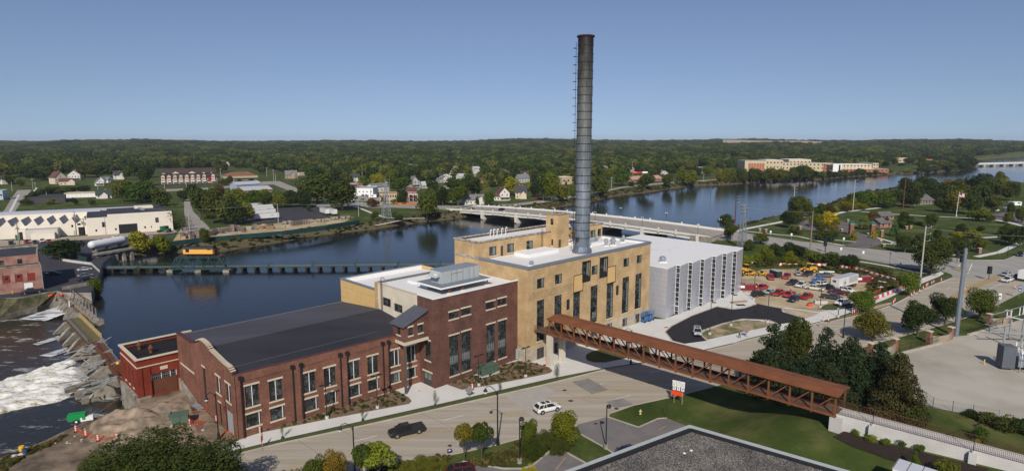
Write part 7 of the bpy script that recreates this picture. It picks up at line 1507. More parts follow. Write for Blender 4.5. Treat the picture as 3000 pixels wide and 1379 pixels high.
# green truck tractor at factory
boxthing('semi_tractor','green semi tractor parked at the white factory corner','truck',483,680,[('cab',[('b',-.5,1.6,-1.2,1.2,.9,3.4),('b',1.6,3.2,-1.0,1.0,.9,2.1)],M('truck_green',(.01,.10,.05),.4,.05)),('chassis',[('b',-4,-.5,-.5,.5,.8,1.1)],black),('window',[('b',.5,1.3,-1.24,-1.2,2.0,2.9),('b',1.6,1.64,-1.0,1.0,2.2,3.1)],carglass),('wheel',[('t',(x,yy,.5),(x,yy+.3,.5),.5)for x in(-3.4,-2.2,2.4)for yy in(-1.2,.9)],rubber)],-.2)
boxthing('camper_trailer','small white camper trailer before the tan building','camper',1092,580,[('body',[('b',-3.2,3.2,-1.2,1.2,.6,3.0)],wh),('window',[('b',-.8,.8,-1.24,-1.2,1.6,2.4)],glass),('wheel',[('t',(0,-1.25,.4),(0,-1.0,.4),.4)],rubber)],.1)
boxthing('motor_home','white motor home parked behind the cars in the park lot','motor home',2972,604,[('body',[('b',-4,4,-1.3,1.3,.7,3.4)],wh),('window',[('b',-3,-1,-1.34,-1.3,2,2.8),('b',1,3,-1.34,-1.3,2,2.8)],glass),('wheel',[('t',(-2.5,-1.35,.45),(-2.5,-1.0,.45),.45),('t',(2.5,-1.35,.45),(2.5,-1.0,.45),.45)],rubber)],0)
boxthing('box_truck','white box truck cut by the right edge at the median','truck',3004,822,[('box_body',[('b',-3,3,-1.2,1.2,1,3.8)],wh),('wheel',[('t',(-2,-1.25,.5),(-2,-.9,.5),.5),('t',(2,-1.25,.5),(2,-.9,.5),.5)],rubber)],.5)
boxthing('ride_on_mower','small yellow utility cart on the park lawn','cart',2446,633,[('body',[('b',-1.2,1.2,-.6,.6,.4,1.2)],M('cart_yellow',(.62,.55,.05),.5,.05)),('canopy',[('b',-.8,.8,-.6,.6,2.0,2.1),('r',(-.8,-.6,1.2),(-.8,-.6,2),.06),('r',(.8,.6,1.2),(.8,.6,2),.06)],M('cart_yellow')),('wheel',[('t',(x,yy,.3),(x,yy+.2,.3),.3)for x in(-.9,.9)for yy in(-.7,.5)],rubber)])
# LAMPS, POLES, SIGNS
def lampA():
 t=thing('lot_lamp',(0,0,0),'x','lamp post');k=MB();k.lathe([(.35,0),(.35,.45),(.3,.5)],12,cc_);k.mk('concrete_base',t)
 k=MB();k.tube((0,0,.4),(0,0,6.6),.09,.07,8,black);k.bar((-.75,0,6.55),(.75,0,6.55),.07,.07,black);k.mk('pole',t)
 for s in(-.75,.75):k=MB();k.box(s-.4,s+.4,-.22,.22,6.5,6.64,black);k.mk('lamp_head',t)
 return t
def lampB():
 t=thing('drive_lamp',(0,0,0),'x','lamp post');k=MB();k.lathe([(.38,0),(.38,.5),(.3,.55)],12,cc_);k.mk('concrete_base',t)
 k=MB();k.tube((0,0,.4),(0,0,8.2),.10,.08,8,black);k.bar((0,0,8.15),(.6,0,8.15),.07,.07,black);k.mk('pole',t);k=MB();k.box(.2,1.25,-.2,.2,8.1,8.25,black);k.mk('lamp_head',t);return t
def lampC():
 t=thing('ornate_street_lamp',(0,0,0),'x','street lamp');k=MB();k.lathe([(.32,0),(.32,.25),(.22,.3),(.2,1.0),(.11,1.2),(.09,7.4),(.14,7.5),(.05,7.8),(.0,8.0)],10,black);k.mk('pole',t)
 k=MB();pts=[(0,7.0),(-.4,7.9),(-1.0,8.35),(-1.6,8.2),(-1.75,7.9)]
 for a,b_ in zip(pts,pts[1:]):k.bar((a[0],0,a[1]),(b_[0],0,b_[1]),.07,.07,black)
 k.mk('arm',t);k=MB();k.lathe([(.05,.35),(.16,.2),(.3,0),(.3,-.1)],10,black,(-1.75,0,7.6));lh=k.mk('lamp_head',t);k=MB();k.lathe([(.22,-.1),(.24,-.3),(.1,-.5)],10,lamp_glass,(-1.75,0,7.6));k.mk('globe',lh);return t
def lampD():
 t=thing('parking_lamp',(0,0,0),'x','lamp post');k=MB();k.lathe([(.4,0),(.4,.6),(.3,.65)],12,oc);k.mk('concrete_base',t);k=MB();k.tube((0,0,.5),(0,0,6.9),.09,.08,8,black);k.mk('pole',t)
 k=MB();k.lathe([(.12,6.7),(.36,6.8),(.42,7.0),(.3,7.2),(.05,7.25)],12,black,(.3,0,0));k.mk('lamp_head',t);return t
LA_,LB_,LC_,LD_=lampA(),lampB(),lampC(),lampD()
def atp(proto,u,v,lb_,rz=0,z=.05,grp=None,sc=None):return put(proto,*P(u,v,z),z,rz,label=lb_,grp=grp,scale=sc)
for u,v,lb_ in[(958,1225,'black twin headed lamp at the left bed before the low brick wing'),(1106,1195,'black twin headed lamp in the bed before the corner stair box'),(1403,1129,'black twin headed lamp beside the green transformer'),(1540,1103,'black twin headed lamp in the bed left of the footbridge piers')]:atp(LA_,u,v,lb_,ROT,grp='twin headed lamps along the brick buildings',sc=.95)
for u,v,lb_ in[(2079,979,'black lamp on the left tip of the drive island'),(2141,953,'black lamp on the middle of the drive island'),(2248,944,'black lamp on the right end of the drive island'),(2208,878,'black lamp at the corner of yard and annex sidewalk'),(2403,900,'black lamp in front of the dark slate pickup'),(2455,928,'black lamp on the sidewalk before the white pickup')]:atp(LB_,u,v,lb_,.1,grp='tall drive lamps around the loop road')
for u,v,lb_,rz,sc in[(1458,1300,'tall black ornate street lamp on the near kerb by the white suv',-.3,1.15),(2470,988,'black ornate street lamp on the near kerb right of the pines',-.1,1.0),(1848,1068,'black ornate street lamp half hidden behind the footbridge',.5,1.0),(641,1284,'black ornate street lamp before the left brick gable',1.2,1.0),(1040,1395,'black ornate street lamp rising from the bushes at the bottom',.3,1.0)]:atp(LC_,u,v,lb_,rz,sc=sc)
for u,v,lb_ in[(1775,1312,'black parking lot lamp on the kerb left of the blue car'),(1522,1354,'black parking lot lamp on the lawn beside the lower lot'),(1951,1225,'short lamp base at the back of the entrance lot')]:atp(LD_,u,v,lb_,0,sc=1 if u<1900 else.4)
for t,lb_ in((4.8,'black lamp on the first pilaster of the ramp wall'),(16.6,'black lamp on the second pilaster of the ramp wall')):p=rpp(t,-.35,0);put(LA_,p[0],p[1],rz_(t),.4,label=lb_,scale=.62)
def parklamp():
 t=thing('park_lamp',(0,0,0),'x','park lamp');k=MB();k.lathe([(.14,0),(.14,.4),(.06,.5),(.05,4.2)],8,tg);k.mk('post',t);k=MB();k.lathe([(.1,4.2),(.28,4.4),(.3,4.6),(.12,4.9)],8,tg);k.mk('lamp_head',t);return t
PL_=parklamp()
for u,v,lb_ in[(2253,659,'left'),(2198,663,'leftmost'),(2240,675,'by the brick pillars'),(2388,700,'before the yellow trees'),(2553,722,'beside the gate drive'),(2635,714,'right of the hydrant'),(2852,750,'at the corner bed'),(2922,748,'with arm on the corner lawn'),(2606,775,'on the verge below the cross street'),(2635,808,'behind the red and white barriers'),(1112,622,'beside the purple tree across the river'),(1163,633,'by the riverside path across the river'),(1057,665,'at the right end of the green fence'),(953,677,'on the bank in front of the green fence right'),(837,689,'in the middle of the green fence'),(697,702,'at the left part of the green fence'),(2460,620,'by the distant riverside path'),(2352,650,'between the shore trees')]:atp(PL_,u,v,'green park lamp '+lb_,grp='green park lamps')
# poles
polew=M('pole_wood',(.24,.19,.15),.9,.2,2);pc_=M('pole_concrete',(.40,.37,.34),.8,.1,2)
def pole(u,v,vt,label,r=.17,m=None,arms=0,side=0,name='utility_pole',cat='utility pole',z=None,grp=None,lean=0):
 p=P(u,v)if z is None else P(u,v,z);z0=z or 0;h=HZ(vt,p[1])-z0;t=thing(name,(*p,z0),label,cat,grp)
 k=MB((*p,z0));k.tube((0,0,-.5),(lean,0,h),r,r*.6,10,m or polew);k.mk('shaft',t)
 for i in range(arms):
  k=MB((*p,z0));zz=h-.6-i*(h*.11)
  if side:k.bar((0,0,zz),(side*1.8,0,zz+.25),.1,.1,gv);k.lathe([(.06,0),(.1,.15),(.06,.3)],6,wh,(side*1.8,0,zz+.25))
  else:k.bar((-1.3,0,zz),(1.3,0,zz),.12,.12,m or polew);[k.lathe([(.06,0),(.08,.15),(.04,.25)],6,wh,(x,0,zz+.06))for x in(-1.1,-.5,.5,1.1)]
  k.mk('cross_arm',t)
 return t
pole(2800,985,727,'thick grey steel transmission pole in the gravel yard corner',.62,M('steel_pole_blue',(.24,.28,.33),.4,.08,.5,metal=.5),name='transmission_pole',cat='steel pole',lean=.0)
pole(2694,839,662,'weathered pole with three side arms beside the dark roadside tree',.3,pc_,3,1)
pole(2373,737,618,'plain wooden pole in front of the yellow trees',.3,polew,0)
pole(2645,611,494,'dark steel pole with wide cross arm before the park lodge',.4,r2_,1,0)
pole(2498,620,526,'slim grey pole with side arms by the park shore',.3,pc_,3,1);pole(2323,622,544,'slim grey pole left among the shore trees',.3,pc_,3,1);pole(2153,652,573,'dark brown steel pole behind the lattice tower',.38,r2_,3,1)
for i,(u,v,vt,m_,a_,lb_)in enumerate([(816,657,596,pc_,0,'grey wooden pole beside the white trailers'),(1051,634,582,pc_,0,'white pole on the lawn left of the brown pole'),(1088,622,553,M('brown_pole',(.14,.07,.05),.9,.1),0,'dark brown pole before the purple tree'),(1061,602,575,pc_,0,'thin pole by the street left of the purple tree'),(1142,574,510,polew,0,'bare tall pole behind the lattice pylon'),(1197,597,560,pc_,1,'grey pole at the wooden fence'),(1230,555,527,pc_,0,'white pole right of the grey gabled house'),(1062,536,502,pc_,0,'lamp pole above the white hall'),(1236,516,498,pc_,0,'pole among the mid forest trees'),(1386,516,475,polew,0,'tall pole in the forest above the bridge'),(1459,514,490,pc_,0,'pale pole right of the forest trees above the store'),(1772,496,471,pc_,1,'white pole right of the chimney'),(1853,502,473,pc_,1,'white pole above the pale roofed hall'),(1954,506,475,pc_,1,'white pole left of the far river bend'),(1791,552,519,pc_,1,'pale pole on the far river bank path'),(1972,541,515,polew,0,'short brown pole on the far bank'),(2083,537,478,r2_,1,'dark steel pole at the far river bend'),(2061,533,508,pc_,0,'thin pole left of the far bend steel pole'),(1608,491,457,polew,1,'pole left of the chimney in the forest'),(52,690,0,pc_,0,''),(180,691,644,polew,0,'leaning dark pole before the saw-tooth roofs'),(312,697,634,pc_,1,'grey wooden pole before the black roof of the factory'),(556,680,622,pc_,0,'street lamp pole right of the white factory'),(98,563,524,pc_,1,'left utility pole beside the left street'),(105,562,534,pc_,1,'right utility pole beside the left street'),(36,560,533,pc_,0,'pole beside the white farmhouse'),(138,587,561,pc_,0,'pole in front of the black roofed building'),(287,556,540,pc_,0,'pole before the small porch house'),(482,554,537,pc_,0,'white pole left below the apartment block'),(547,556,535,pc_,0,'white pole before the middle of the apartment block'),(648,528,494,pc_,1,'white lamp pole between apartment block and hip roofed hall'),(686,550,520,pc_,0,'lamp pole in front of the hip roofed hall'),(782,518,491,pc_,1,'pole at the top of the long street'),(802,530,496,pc_,1,'left pole beside the long street'),(808,532,508,pc_,0,'right pole beside the long street'),(890,552,522,pc_,0,'pole below the teal house'),(742,499,481,pc_,0,'pale pole above the hip roofed hall')]):
 if not lb_:continue
 pole(u,v,vt,lb_,.2 if v>560 else.26,m_,a_,grp='utility poles across the river')
# busy pole near factory
for u,v,vt,lb_ in[(57,718,652,'busy utility pole with transformers at the left before the white factory'),(225,692,618,'busy utility pole with many cross arms before the saw-tooth roofs')]:
 t=pole(u,v,vt,lb_,.28,polew,3);p=P(u,v);h=HZ(vt,p[1]);k=MB((*p,0));k.lathe([(.3,h-3.2),(.3,h-2.2)],8,gv,(.5,0,0));k.lathe([(.3,h-3.2),(.3,h-2.2)],8,gv,(-.5,.1,0));k.mk('transformer_can',t)
def lattice(u,v,vt,label,wb_,wt_,m):
 p=P(u,v);h=HZ(vt,p[1]);t=thing('lattice_tower',(*p,0),label,'pylon');N_=9;k=MB((*p,0),.5)
 def w_(s):return wb_+(wt_-wb_)*min(1,s*1.15)
 for sx_,sy_ in((-1,-1),(1,-1),(1,1),(-1,1)):k.bar((sx_*wb_,sy_*wb_,0),(sx_*wt_,sy_*wt_,h*.87),.22,.22,m);k.bar((sx_*wt_,sy_*wt_,h*.87),(sx_*wt_,sy_*wt_,h),.2,.2,m)
 k.mk('leg',t);k=MB((*p,0),.5)
 for i in range(N_):
  s0,s1=i/N_,(i+1)/N_;a,b_=w_(s0),w_(s1);z0,z1=s0*h,s1*h
  for(x0,y0),(x1,y1)in(((-1,-1),(1,-1)),((1,-1),(1,1)),((1,1),(-1,1)),((-1,1),(-1,-1))):
   k.bar((x0*a,y0*a,z0),(x1*b_,y1*b_,z1),.1,.1,m);k.bar((x1*a,y1*a,z0),(x0*b_,y0*b_,z1),.1,.1,m);k.bar((x0*b_,y0*b_,z1),(x1*b_,y1*b_,z1),.1,.1,m)
 k.mk('bracing',t);k=MB((*p,0),.5)
 for zz in(h,h*.92,h*.84):k.bar((-wt_-1.6,-wt_,zz),(wt_+1.6,-wt_,zz),.14,.14,m);k.bar((-wt_-1.6,wt_,zz),(wt_+1.6,wt_,zz),.14,.14,m);[k.lathe([(.08,-.9),(.12,-.5),(.06,0)],6,df,(x,0,zz))for x in(-wt_-1.4,wt_+1.4)]
 k.mk('cross_arm',t)
lattice(2173,727,600,'galvanised lattice pylon behind the far corner of the white annex',1.5,.45,gv);lattice(1132,638,541,'galvanised lattice pylon on the lawn across the river',2.6,.6,gv)
lattice(2079,437,417,'thin communications mast above the far forest',1.5,.9,wh)
def wire(name,pts,label,r=.03):
 k=MB()
 for a,b_ in zip(pts,pts[1:]):
  A_,B_=Vector(a),Vector(b_);n=10;sag=(B_-A_).length*.02;pr=A_
  for j in range(1,n+1):t=j/n;q=A_.lerp(B_,t);q.z-=4*sag*t*(1-t);k.bar(pr,q,r,r,M('cable',(.35,.36,.33),.5,0));pr=q
 k.mk(name,label=label,cat='power line',loc=pts[0])
def pt_(u,v,vt):p=P(u,v);return(*p,HZ(vt,p[1]))
wire('power_line',[pt_(430,690,612),pt_(816,657,597),pt_(1088,622,588)],'power line crossing above the white trailers across the river',.07)
wire('power_line',[pt_(2694,839,667),pt_(3100,820,690)],'power line running right from the pole with side arms',.04)
wire('power_line',[pt_(2373,737,622),pt_(2173,727,606)],'power line between the wooden pole and the lattice pylon',.04)
# flag
fp=thing('flagpole',(*P(2801,634),0),'white flagpole with the stars and stripes on the park lawn','flagpole');p=P(2801,634);h=HZ(562,p[1]);k=MB((*p,0));k.tube((0,0,0),(.4,0,h),.16,.08,8,wh);k.mk('pole',fp);k=MB((*p,0));k.box(-.4,.4,-.4,.4,0,.6,cc_);k.mk('plinth',fp)
k=MB((*p,0));fw_,fh_=3.6,2.4;fr_=M('flag_red',(.45,.03,.04),.8,0);fbm=M('flag_blue',(.02,.03,.14),.8,0)
for i in range(13):
 for j in range(6):
  x0,x1=.42+fw_*j/6,.42+fw_*(j+1)/6;zz=h-.5-fh_*i/13;d0,d1=-.22*j-.15*sin(j),-.22*(j+1)-.15*sin(j+1);m_=fbm if(i<7 and j<2.4)else(fr_ if i%2==0 else wh)
  k.quad((x0,.15*sin(j*1.3),zz-fh_/13+d0*.6),(x1,.15*sin((j+1)*1.3),zz-fh_/13+d1*.6),(x1,.15*sin((j+1)*1.3),zz+d1*.6),(x0,.15*sin(j*1.3),zz+d0*.6),m_)
for i in range(4):
 for j in range(5):x=.5+j*.26;zz=h-.75-i*.3-.05*j;k.box(x,x+.09,-.05+.15*sin(j*.5),-.04+.15*sin(j*.5),zz,zz+.09,wh)
k.mk('flag',fp)
# signs with text as geometry
def text_obj(txt,size,loc,rot,m,parent,name='lettering'):
 cu=bpy.data.curves.new(name,'FONT');cu.body=txt;cu.size=size;cu.align_x='CENTER';cu.align_y='CENTER';cu.extrude=.004;cu.resolution_u=2
 tmp=bpy.data.objects.new('t',cu);COL.objects.link(tmp);dg_=bpy.context.evaluated_depsgraph_get();me=bpy.data.meshes.new_from_object(tmp.evaluated_get(dg_));bpy.data.objects.remove(tmp);me.materials.clear();me.materials.append(m)
 o=bpy.data.objects.new(name,me);COL.objects.link(o);o.parent=parent;o.location=loc;o.rotation_euler=rot;return o
ink=M('sign_ink')
p=P(1986,1181);rs=thing('route_sign',(*p,0),'white route marker sign cluster above a red board beside the road','sign');sa_=-.55
k=MB((*p,0),sa_)
for x in(-.75,.75):k.box(x-.06,x+.06,.02,.1,0,2.9,woodm)
k.mk('post',rs)
k=MB((*p,0),sa_);k.box(-1.15,1.15,-.02,.0,3.95,4.35,wh)
for x in(-.77,0,.77):k.box(x-.36,x+.36,-.02,0,3.2,3.9,wh);k.box(x-.3,x+.3,-.02,0,2.5,3.15,wh)
k.mk('panel',rs)
k=MB((*p,0),sa_);k.box(-1.3,.7,-.06,-.03,1.55,2.35,M('sign_red_orange',(.85,.06,.015),.6,0));k.mk('work_board',rs)
def srot(x,z,yy=-.03):c_,s_=cos(sa_),sin(sa_);return(x*c_-yy*s_,x*s_+yy*c_,z)
R90=(pi/2,0,sa_)
text_obj('WEST   NORTH   EAST',.13,srot(0,4.15),R90,ink,rs)
for x,t_ in((-.77,'81'),(0,'51'),(.77,'81')):text_obj(t_,.42,srot(x,3.55),R90,ink,rs)
k=MB((*p,0),sa_)
for x,dx in((-.77,-1),(.77,1)):k.box(x-.03,x+.03,-.035,-.02,2.6,2.95,ink);k.box(x-.18,x+.18,-.035,-.02,2.9,2.98,ink);k.add([(x+dx*.15,-.035,2.84),(x+dx*.15,-.035,3.04),(x+dx*.28,-.035,2.94)],[(0,1,2)],ink)
k.box(-.03,.03,-.035,-.02,2.6,2.95,ink);k.add([(-.12,-.035,2.9),(.12,-.035,2.9),(0,-.035,3.08)],[(0,1,2)],ink);k.mk('arrow',rs)
def diamond(u,v,label,flag=False,rz=0.2,z=.06):
 p=P(u,v,z);t=thing('diamond_sign',(*p,z),label,'sign');k=MB((*p,z),rz);k.add([(0,0,.6),(.85,0,1.45),(0,0,2.3),(-.85,0,1.45),(0,.03,.6),(.85,.03,1.45),(0,.03,2.3),(-.85,.03,1.45)],[(0,1,2,3),(7,6,5,4),(0,4,5,1),(1,5,6,2),(2,6,7,3),(3,7,4,0)],M('sign_back',(.20,.20,.205),.6,.1));k.mk('panel',t)
 k=MB((*p,z),rz);k.bar((0,.06,.05),(0,.06,2.2),.05,None,gv);k.bar((-.7,.06,.05),(.7,.06,.05),.06,None,gv);k.bar((0,-.7,.05),(0,.7,.05),.06,None,gv);k.mk('stand',t)
 if flag:k=MB((*p,z),rz);k.box(.1,.5,-.06,-.03,1.5,1.85,orange);k.mk('orange_flag',t)
diamond(1375,1163,'grey diamond sign seen from behind on the sidewalk near the planting bed');diamond(2186,985,'grey diamond sign with orange flag beside the walking person',True);diamond(2516,904,'grey diamond sign beside the cluster of orange posts');
p=P(769,1313);st=thing('sign_stand',(*p,0),'thin portable sign stand seen edge on in the road gutter','sign');k=MB((*p,.0),.4);k.bar((0,0,.1),(0,0,2.6),.05,None,gv);k.bar((-.9,0,.08),(.9,0,.08),.05,None,gv);k.bar((0,-.9,.08),(0,.9,.08),.05,None,gv);k.mk('stand',st);k=MB((*p,0),.4+1.35);k.box(-.6,.6,-.02,.02,1.2,2.3,orange);k.mk('panel',st)
for u,v,lb_ in[(2985,872,'pair of blue route shields on a post near the right edge'),]:
 t=thing('blue_sign',(*P(u,v),0),lb_,'sign');k=MB((*P(u,v),0));k.box(-.04,.04,0,.08,0,4,gv);k.mk('post',t);k=MB((*P(u,v),0));k.box(-.5,.5,-.05,0,3.1,4.0,bluem);k.box(-.5,.5,-.05,0,2.0,2.9,bluem);k.mk('panel',t);k=MB((*P(u,v),0));k.box(-.35,.35,-.06,-.05,3.4,3.6,wh);k.box(-.35,.35,-.06,-.05,2.3,2.5,wh);k.mk('symbol',t)
t=thing('white_sign',(*P(2925,900),0),'white stacked sign panels behind the right roadside tree','sign');k=MB((*P(2925,900),0));k.box(-.04,.04,0,.08,0,4,gv);k.mk('post',t);k=MB((*P(2925,900),0));k.box(-1.1,.5,-.05,0,3.5,4.2,wh);k.box(-.3,.5,-.05,0,2.4,3.4,wh);k.mk('panel',t)
for u,v,lb_ in[(1317,1329,'small blue campaign sign on the kerb grass, upper one'),(1263,1351,'small blue campaign sign on the kerb grass, lower one')]:
 t=thing('yard_sign',(*P(u,v),0),lb_,'sign');k=MB((*P(u,v),0),.3);k.box(-.35,.35,-.02,0,.3,.9,M('sign_navy',(.02,.03,.10),.6,0));k.mk('panel',t);k=MB((*P(u,v),0),.3);k.box(-.2,.2,-.03,-.02,.55,.65,wh);k.add([(-.1,-.03,.72),(.1,-.03,.72),(0,-.03,.85)],[(0,1,2)],wh);k.box(-.02,.02,0,.02,0,.3,gv);k.mk('lettering',t)
# traffic lights
def tlight(u,v,vt,lb_):
 p=P(u,v);h=HZ(vt,p[1]);t=thing('traffic_light',(*p,0),lb_,'traffic light');k=MB((*p,0));k.tube((0,0,0),(0,0,h-1.6),.1,.1,8,black);k.mk('post',t);k=MB((*p,0));k.box(-.6,.6,-.35,.35,h-2.6,h,black);
 for z in(.4,1.2,2.0):k.lathe([(.05,0),(.28,.05),(.28,.3)],8,df,(0,-.4,h-z-.2))
 k.mk('signal_head',t)
tlight(2896,820,780,'traffic light on the tan median near the right edge');tlight(2815,790,748,'traffic light behind the steel pole at the intersection');tlight(2803,770,735,'second traffic light farther back at the intersection');tlight(2416,738,703,'dark traffic light on the cross street before the park')
for u,v,vt,lb_ in[(2826,790,692,'dark mast pole at the intersection behind the steel pole'),(2418,745,678,'dark mast pole on the cross street'),(2440,716,655,'black lamp mast across the cross street'),(2950,758,720,'dark mast pole at the right street corner')]:pole(u,v,vt,lb_,.12,black,0,name='mast_pole',cat='pole')
for u,v,lb_ in[(2257,693,'white post sign left by the cross street'),(2318,701,'white post sign right by the cross street'),(2471,714,'round white sign before the park entrance'),(2463,745,'small faded sign on the cross street verge'),(2528,756,'dark triangular sign on the cross street verge'),(2612,730,'white post sign right of the park entrance'),(2693,745,'white post sign near the dark roadside tree')]:
 t=thing('road_sign',(*P(u,v),0),lb_,'sign','small road signs by the park');k=MB((*P(u,v),0));k.box(-.05,.05,0,.08,0,2.4,gv);k.mk('post',t);k=MB((*P(u,v),0));k.box(-.4,.4,-.04,0,1.9,3.0,wh);k.mk('panel',t)
# cones and barriers
def cone():
 t=thing('channelizer_post',(0,0,0),'x','traffic cone');k=MB();k.lathe([(.3,0),(.3,.08),(.12,.1)],8,black);k.mk('rubber_base',t);k=MB();k.lathe([(.13,.1),(.09,1.05),(.1,1.15)],10,orange);bd=k.mk('post',t);k=MB()
 for z in(.4,.65,.9):k.lathe([(.132,z-.06),(.128,z+.06)],10,wh)
 k.mk('white_band',bd);return t
CN=cone()
cl=[(223,1265,'beside the green compressor'),(252,1278,'second in the fenced row by the pit'),(288,1292,'third in the fenced row by the pit'),(343,1288,'behind the big bush by the pit'),(556,1245,'on the red clay by the green transformer'),(635,1235,'beside the narrow door of the brick gable'),(1384,1140,'at the edge of the bed by the transformer'),(1596,1069,'beside the footbridge pier'),(2412,941,'left on the drive apron'),(2427,942,'right on the drive apron'),(2617,890,'left one by the sandy verge'),(2621,884,'right one by the sandy verge'),(2669,868,'left of the lone pair on the verge'),(2677,862,'right of the lone pair on the verge'),(2693,857,'beside the tall pole with arms'),(2704,848,'middle of the verge row'),(2713,841,'in the close pair of the verge row'),(2717,838,'twin in the close pair of the verge row'),(2729,833,'second from the verge row end'),(2735,830,'third from the corner on the verge row'),(2757,824,'last one at the corner verge'),(2826,852,'on the tan median'),(2925,872,'on the road before the white sign'),(2972,845,'lying near the blue route shields')]
for u,v,lb_ in cl:atp(CN,u,v,'orange and white post '+lb_,grp='orange and white channelizer posts',sc=1.15)
for i in range(16):u=2497+(i%8)*5.6;v=919-(i%8)*1.6-(i//8)*7;atp(CN,u,v,'orange and white post in the tight cluster on the verge before the white pickup',grp='tight cluster of orange posts',sc=1.15)
def barrier():
 t=thing('barrier_section',(0,0,0),'x','barrier');k=MB();k.add([(-.95,-.3,0),(.95,-.3,0),(.95,.3,0),(-.95,.3,0),(-.95,-.12,1.0),(.95,-.12,1.0),(.95,.12,1.0),(-.95,.12,1.0)],[(0,1,5,4),(1,2,6,5),(2,3,7,6),(3,0,4,7),(4,5,6,7)],paint);k.mk('body',t);k=MB()
 for x in(-.6,0,.6):k.box(x-.12,x+.12,-.33,.33,.0,.14,black)
 k.mk('fork_slot',t);return t
BR=barrier()
def brow(px0,px1,n,lb_):
 a=Vector(P(*px0));b_=Vector(P(*px1));an_=math.atan2((b_-a).y,(b_-a).x)
 for i in range(n):
  q=a.lerp(b_,(i+.5)/n);s_=(b_-a).length/n/1.95
  put(BR,q.x,q.y,0.05,an_,label=('white' if i%2 else 'red')+' plastic barrier section '+lb_,grp='red and white barriers '+lb_,color=(.75,.75,.75)if i%2 else(.6,.06,.03),scale=(s_,1,1))
brow((2566,877),(2650,843),12,'along the sidewalk beside the road');brow((2500,788),(2622,824),16,'behind the dumpster and trailer');brow((2174,771),(2212,773),7,'behind the annex corner');brow((2266,777),(2300,778),6,'before the yellow bush');brow((2300,780),(2420,779),14,'at the foot of the trees behind the yard');brow((2460,783),(2490,790),5,'above the back of the yard')
# orange netting
nm_=M('orange_netting',(.50,.10,.04),.8,.25,4)
def net(px,label):
 k=MB();pts=[P(u,v,.06)for u,v in px]
 for a,b_ in zip(pts,pts[1:]):
  for z in(.15,.35,.55,.75,.95):k.bar((*a,z),(*b_,z),.03,None,nm_)
  n=max(2,int(math.dist(a,b_)/.35))
  for j in range(n):t=j/n;k.bar((a[0]+(b_[0]-a[0])*t,a[1]+(b_[1]-a[1])*t,.1),(a[0]+(b_[0]-a[0])*t,a[1]+(b_[1]-a[1])*t,1.0),.03,None,nm_)
 k.mk('safety_netting',label=label,cat='netting',loc=(*pts[0],0))
net([(223,1265),(252,1278),(288,1292),(343,1290)],'orange safety netting between the posts around the dirt pit');net([(2558,862),(2575,855),(2582,850)],'orange safety netting on the bank by the yard')
net([(497,1275),(535,1262),(556,1247),(600,1240)],'orange safety netting sagging beside the green transformer')
# hoses
k=MB();hm=M('hose_orange',(.62,.13,.05),.6,0)
def coil(k,c,rx,ry,n=24,z=.15,a0=0,turn=1.0):
 pr=None
 for i in range(n+1):th=a0+2*pi*turn*i/n;q=(c[0]+rx*cos(th),c[1]+ry*sin(th),z+.04*sin(3*th));
 for i in range(n):
  t0=a0+2*pi*turn*i/n;t1=a0+2*pi*turn*(i+1)/n;k.bar((c[0]+rx*cos(t0),c[1]+ry*sin(t0),z+.05*sin(3*t0)),(c[0]+rx*cos(t1),c[1]+ry*sin(t1),z+.05*sin(3*t1)),.09,None,hm)
c_=P(668,1273);coil(k,c_,1.1,1.3);coil(k,(c_[0]-.2,c_[1]-.1),.75,.8,turn=.7);k.mk('hose_coil',label='orange hose coiled on the ground at the brick building corner',cat='hose',loc=(*c_,0))
k=MB();c_=P(582,1213);coil(k,c_,1.6,1.5,turn=.8);k.mk('hose_loop',label='orange hose loop beside the green transformer',cat='hose',loc=(*c_,0))
# transformers, compressor and clutter
gbx=M('utility_green',(.085,.13,.095),.55,.08,.6)
def transf(u,v,lb_,ang,s=1):
 boxthing('transformer_box',lb_,'transformer',u,v,[('body',[('b',-1.2*s,1.2*s,-.9*s,.9*s,.15,2.0*s)],gbx),('lid',[('b',-1.3*s,1.3*s,-1*s,1*s,2.0*s,2.12*s)],gbx),('door_seam',[('b',-.03,.03,-.92*s,-.9*s,.25,1.9*s),('b',-1.22*s,-1.2*s,-.4,.0,.5,1.1)],df),('pad',[('b',-1.6*s,1.6*s,-1.3*s,1.3*s,0,.15)],cc_)],ang,z=.1)
transf(1418,1097,'dark green transformer in the bed, front box',ROT,.95);transf(1440,1090,'dark green transformer in the bed, rear box',ROT,.9);transf(531,1243,'pale green transformer on the dirt beside the brick gable',.4,1.0)
transf(509,1232,'small green box behind the pale green transformer',.4,.55)
boxthing('utility_cabinet','grey steel cabinet at the corner between brick and stone walls','cabinet',1520,1052,[('body',[('b',-.6,.6,-.35,.35,.2,2.4)],gm3),('door',[('b',-.5,.5,-.38,-.35,.4,2.2)],gv)],ROT,z=.1)
boxthing('gas_meter','grey gas meter pipes against the limestone base','meter',1858,948,[('pipe',[('r',(-1.8,0,.4),(1,0,.4),.09),('r',(0,0,.1),(0,0,1.1),.09),('r',(.6,0,.1),(.6,0,1.3),.09)],gm3),('meter',[('b',-.2,.35,-.3,.2,.7,1.3)],gv)],ROT)
boxthing('compressor_trailer','bright green compressor trailer on the dirt by the rapids','compressor',228,1235,[('body',[('b',-1.3,1.3,-.6,.6,.5,1.6)],M('bright_green',(.01,.25,.06),.5,.05)),('wheel',[('t',(0,-.75,.35),(0,-.55,.35),.35),('t',(0,.55,.35),(0,.75,.35),.35)],rubber),('rim',[('t',(0,-.78,.35),(0,-.74,.35),.18)],wh),('drawbar',[('r',(-1.3,0,.5),(-2.2,0,.4),.08)],black)],.35)
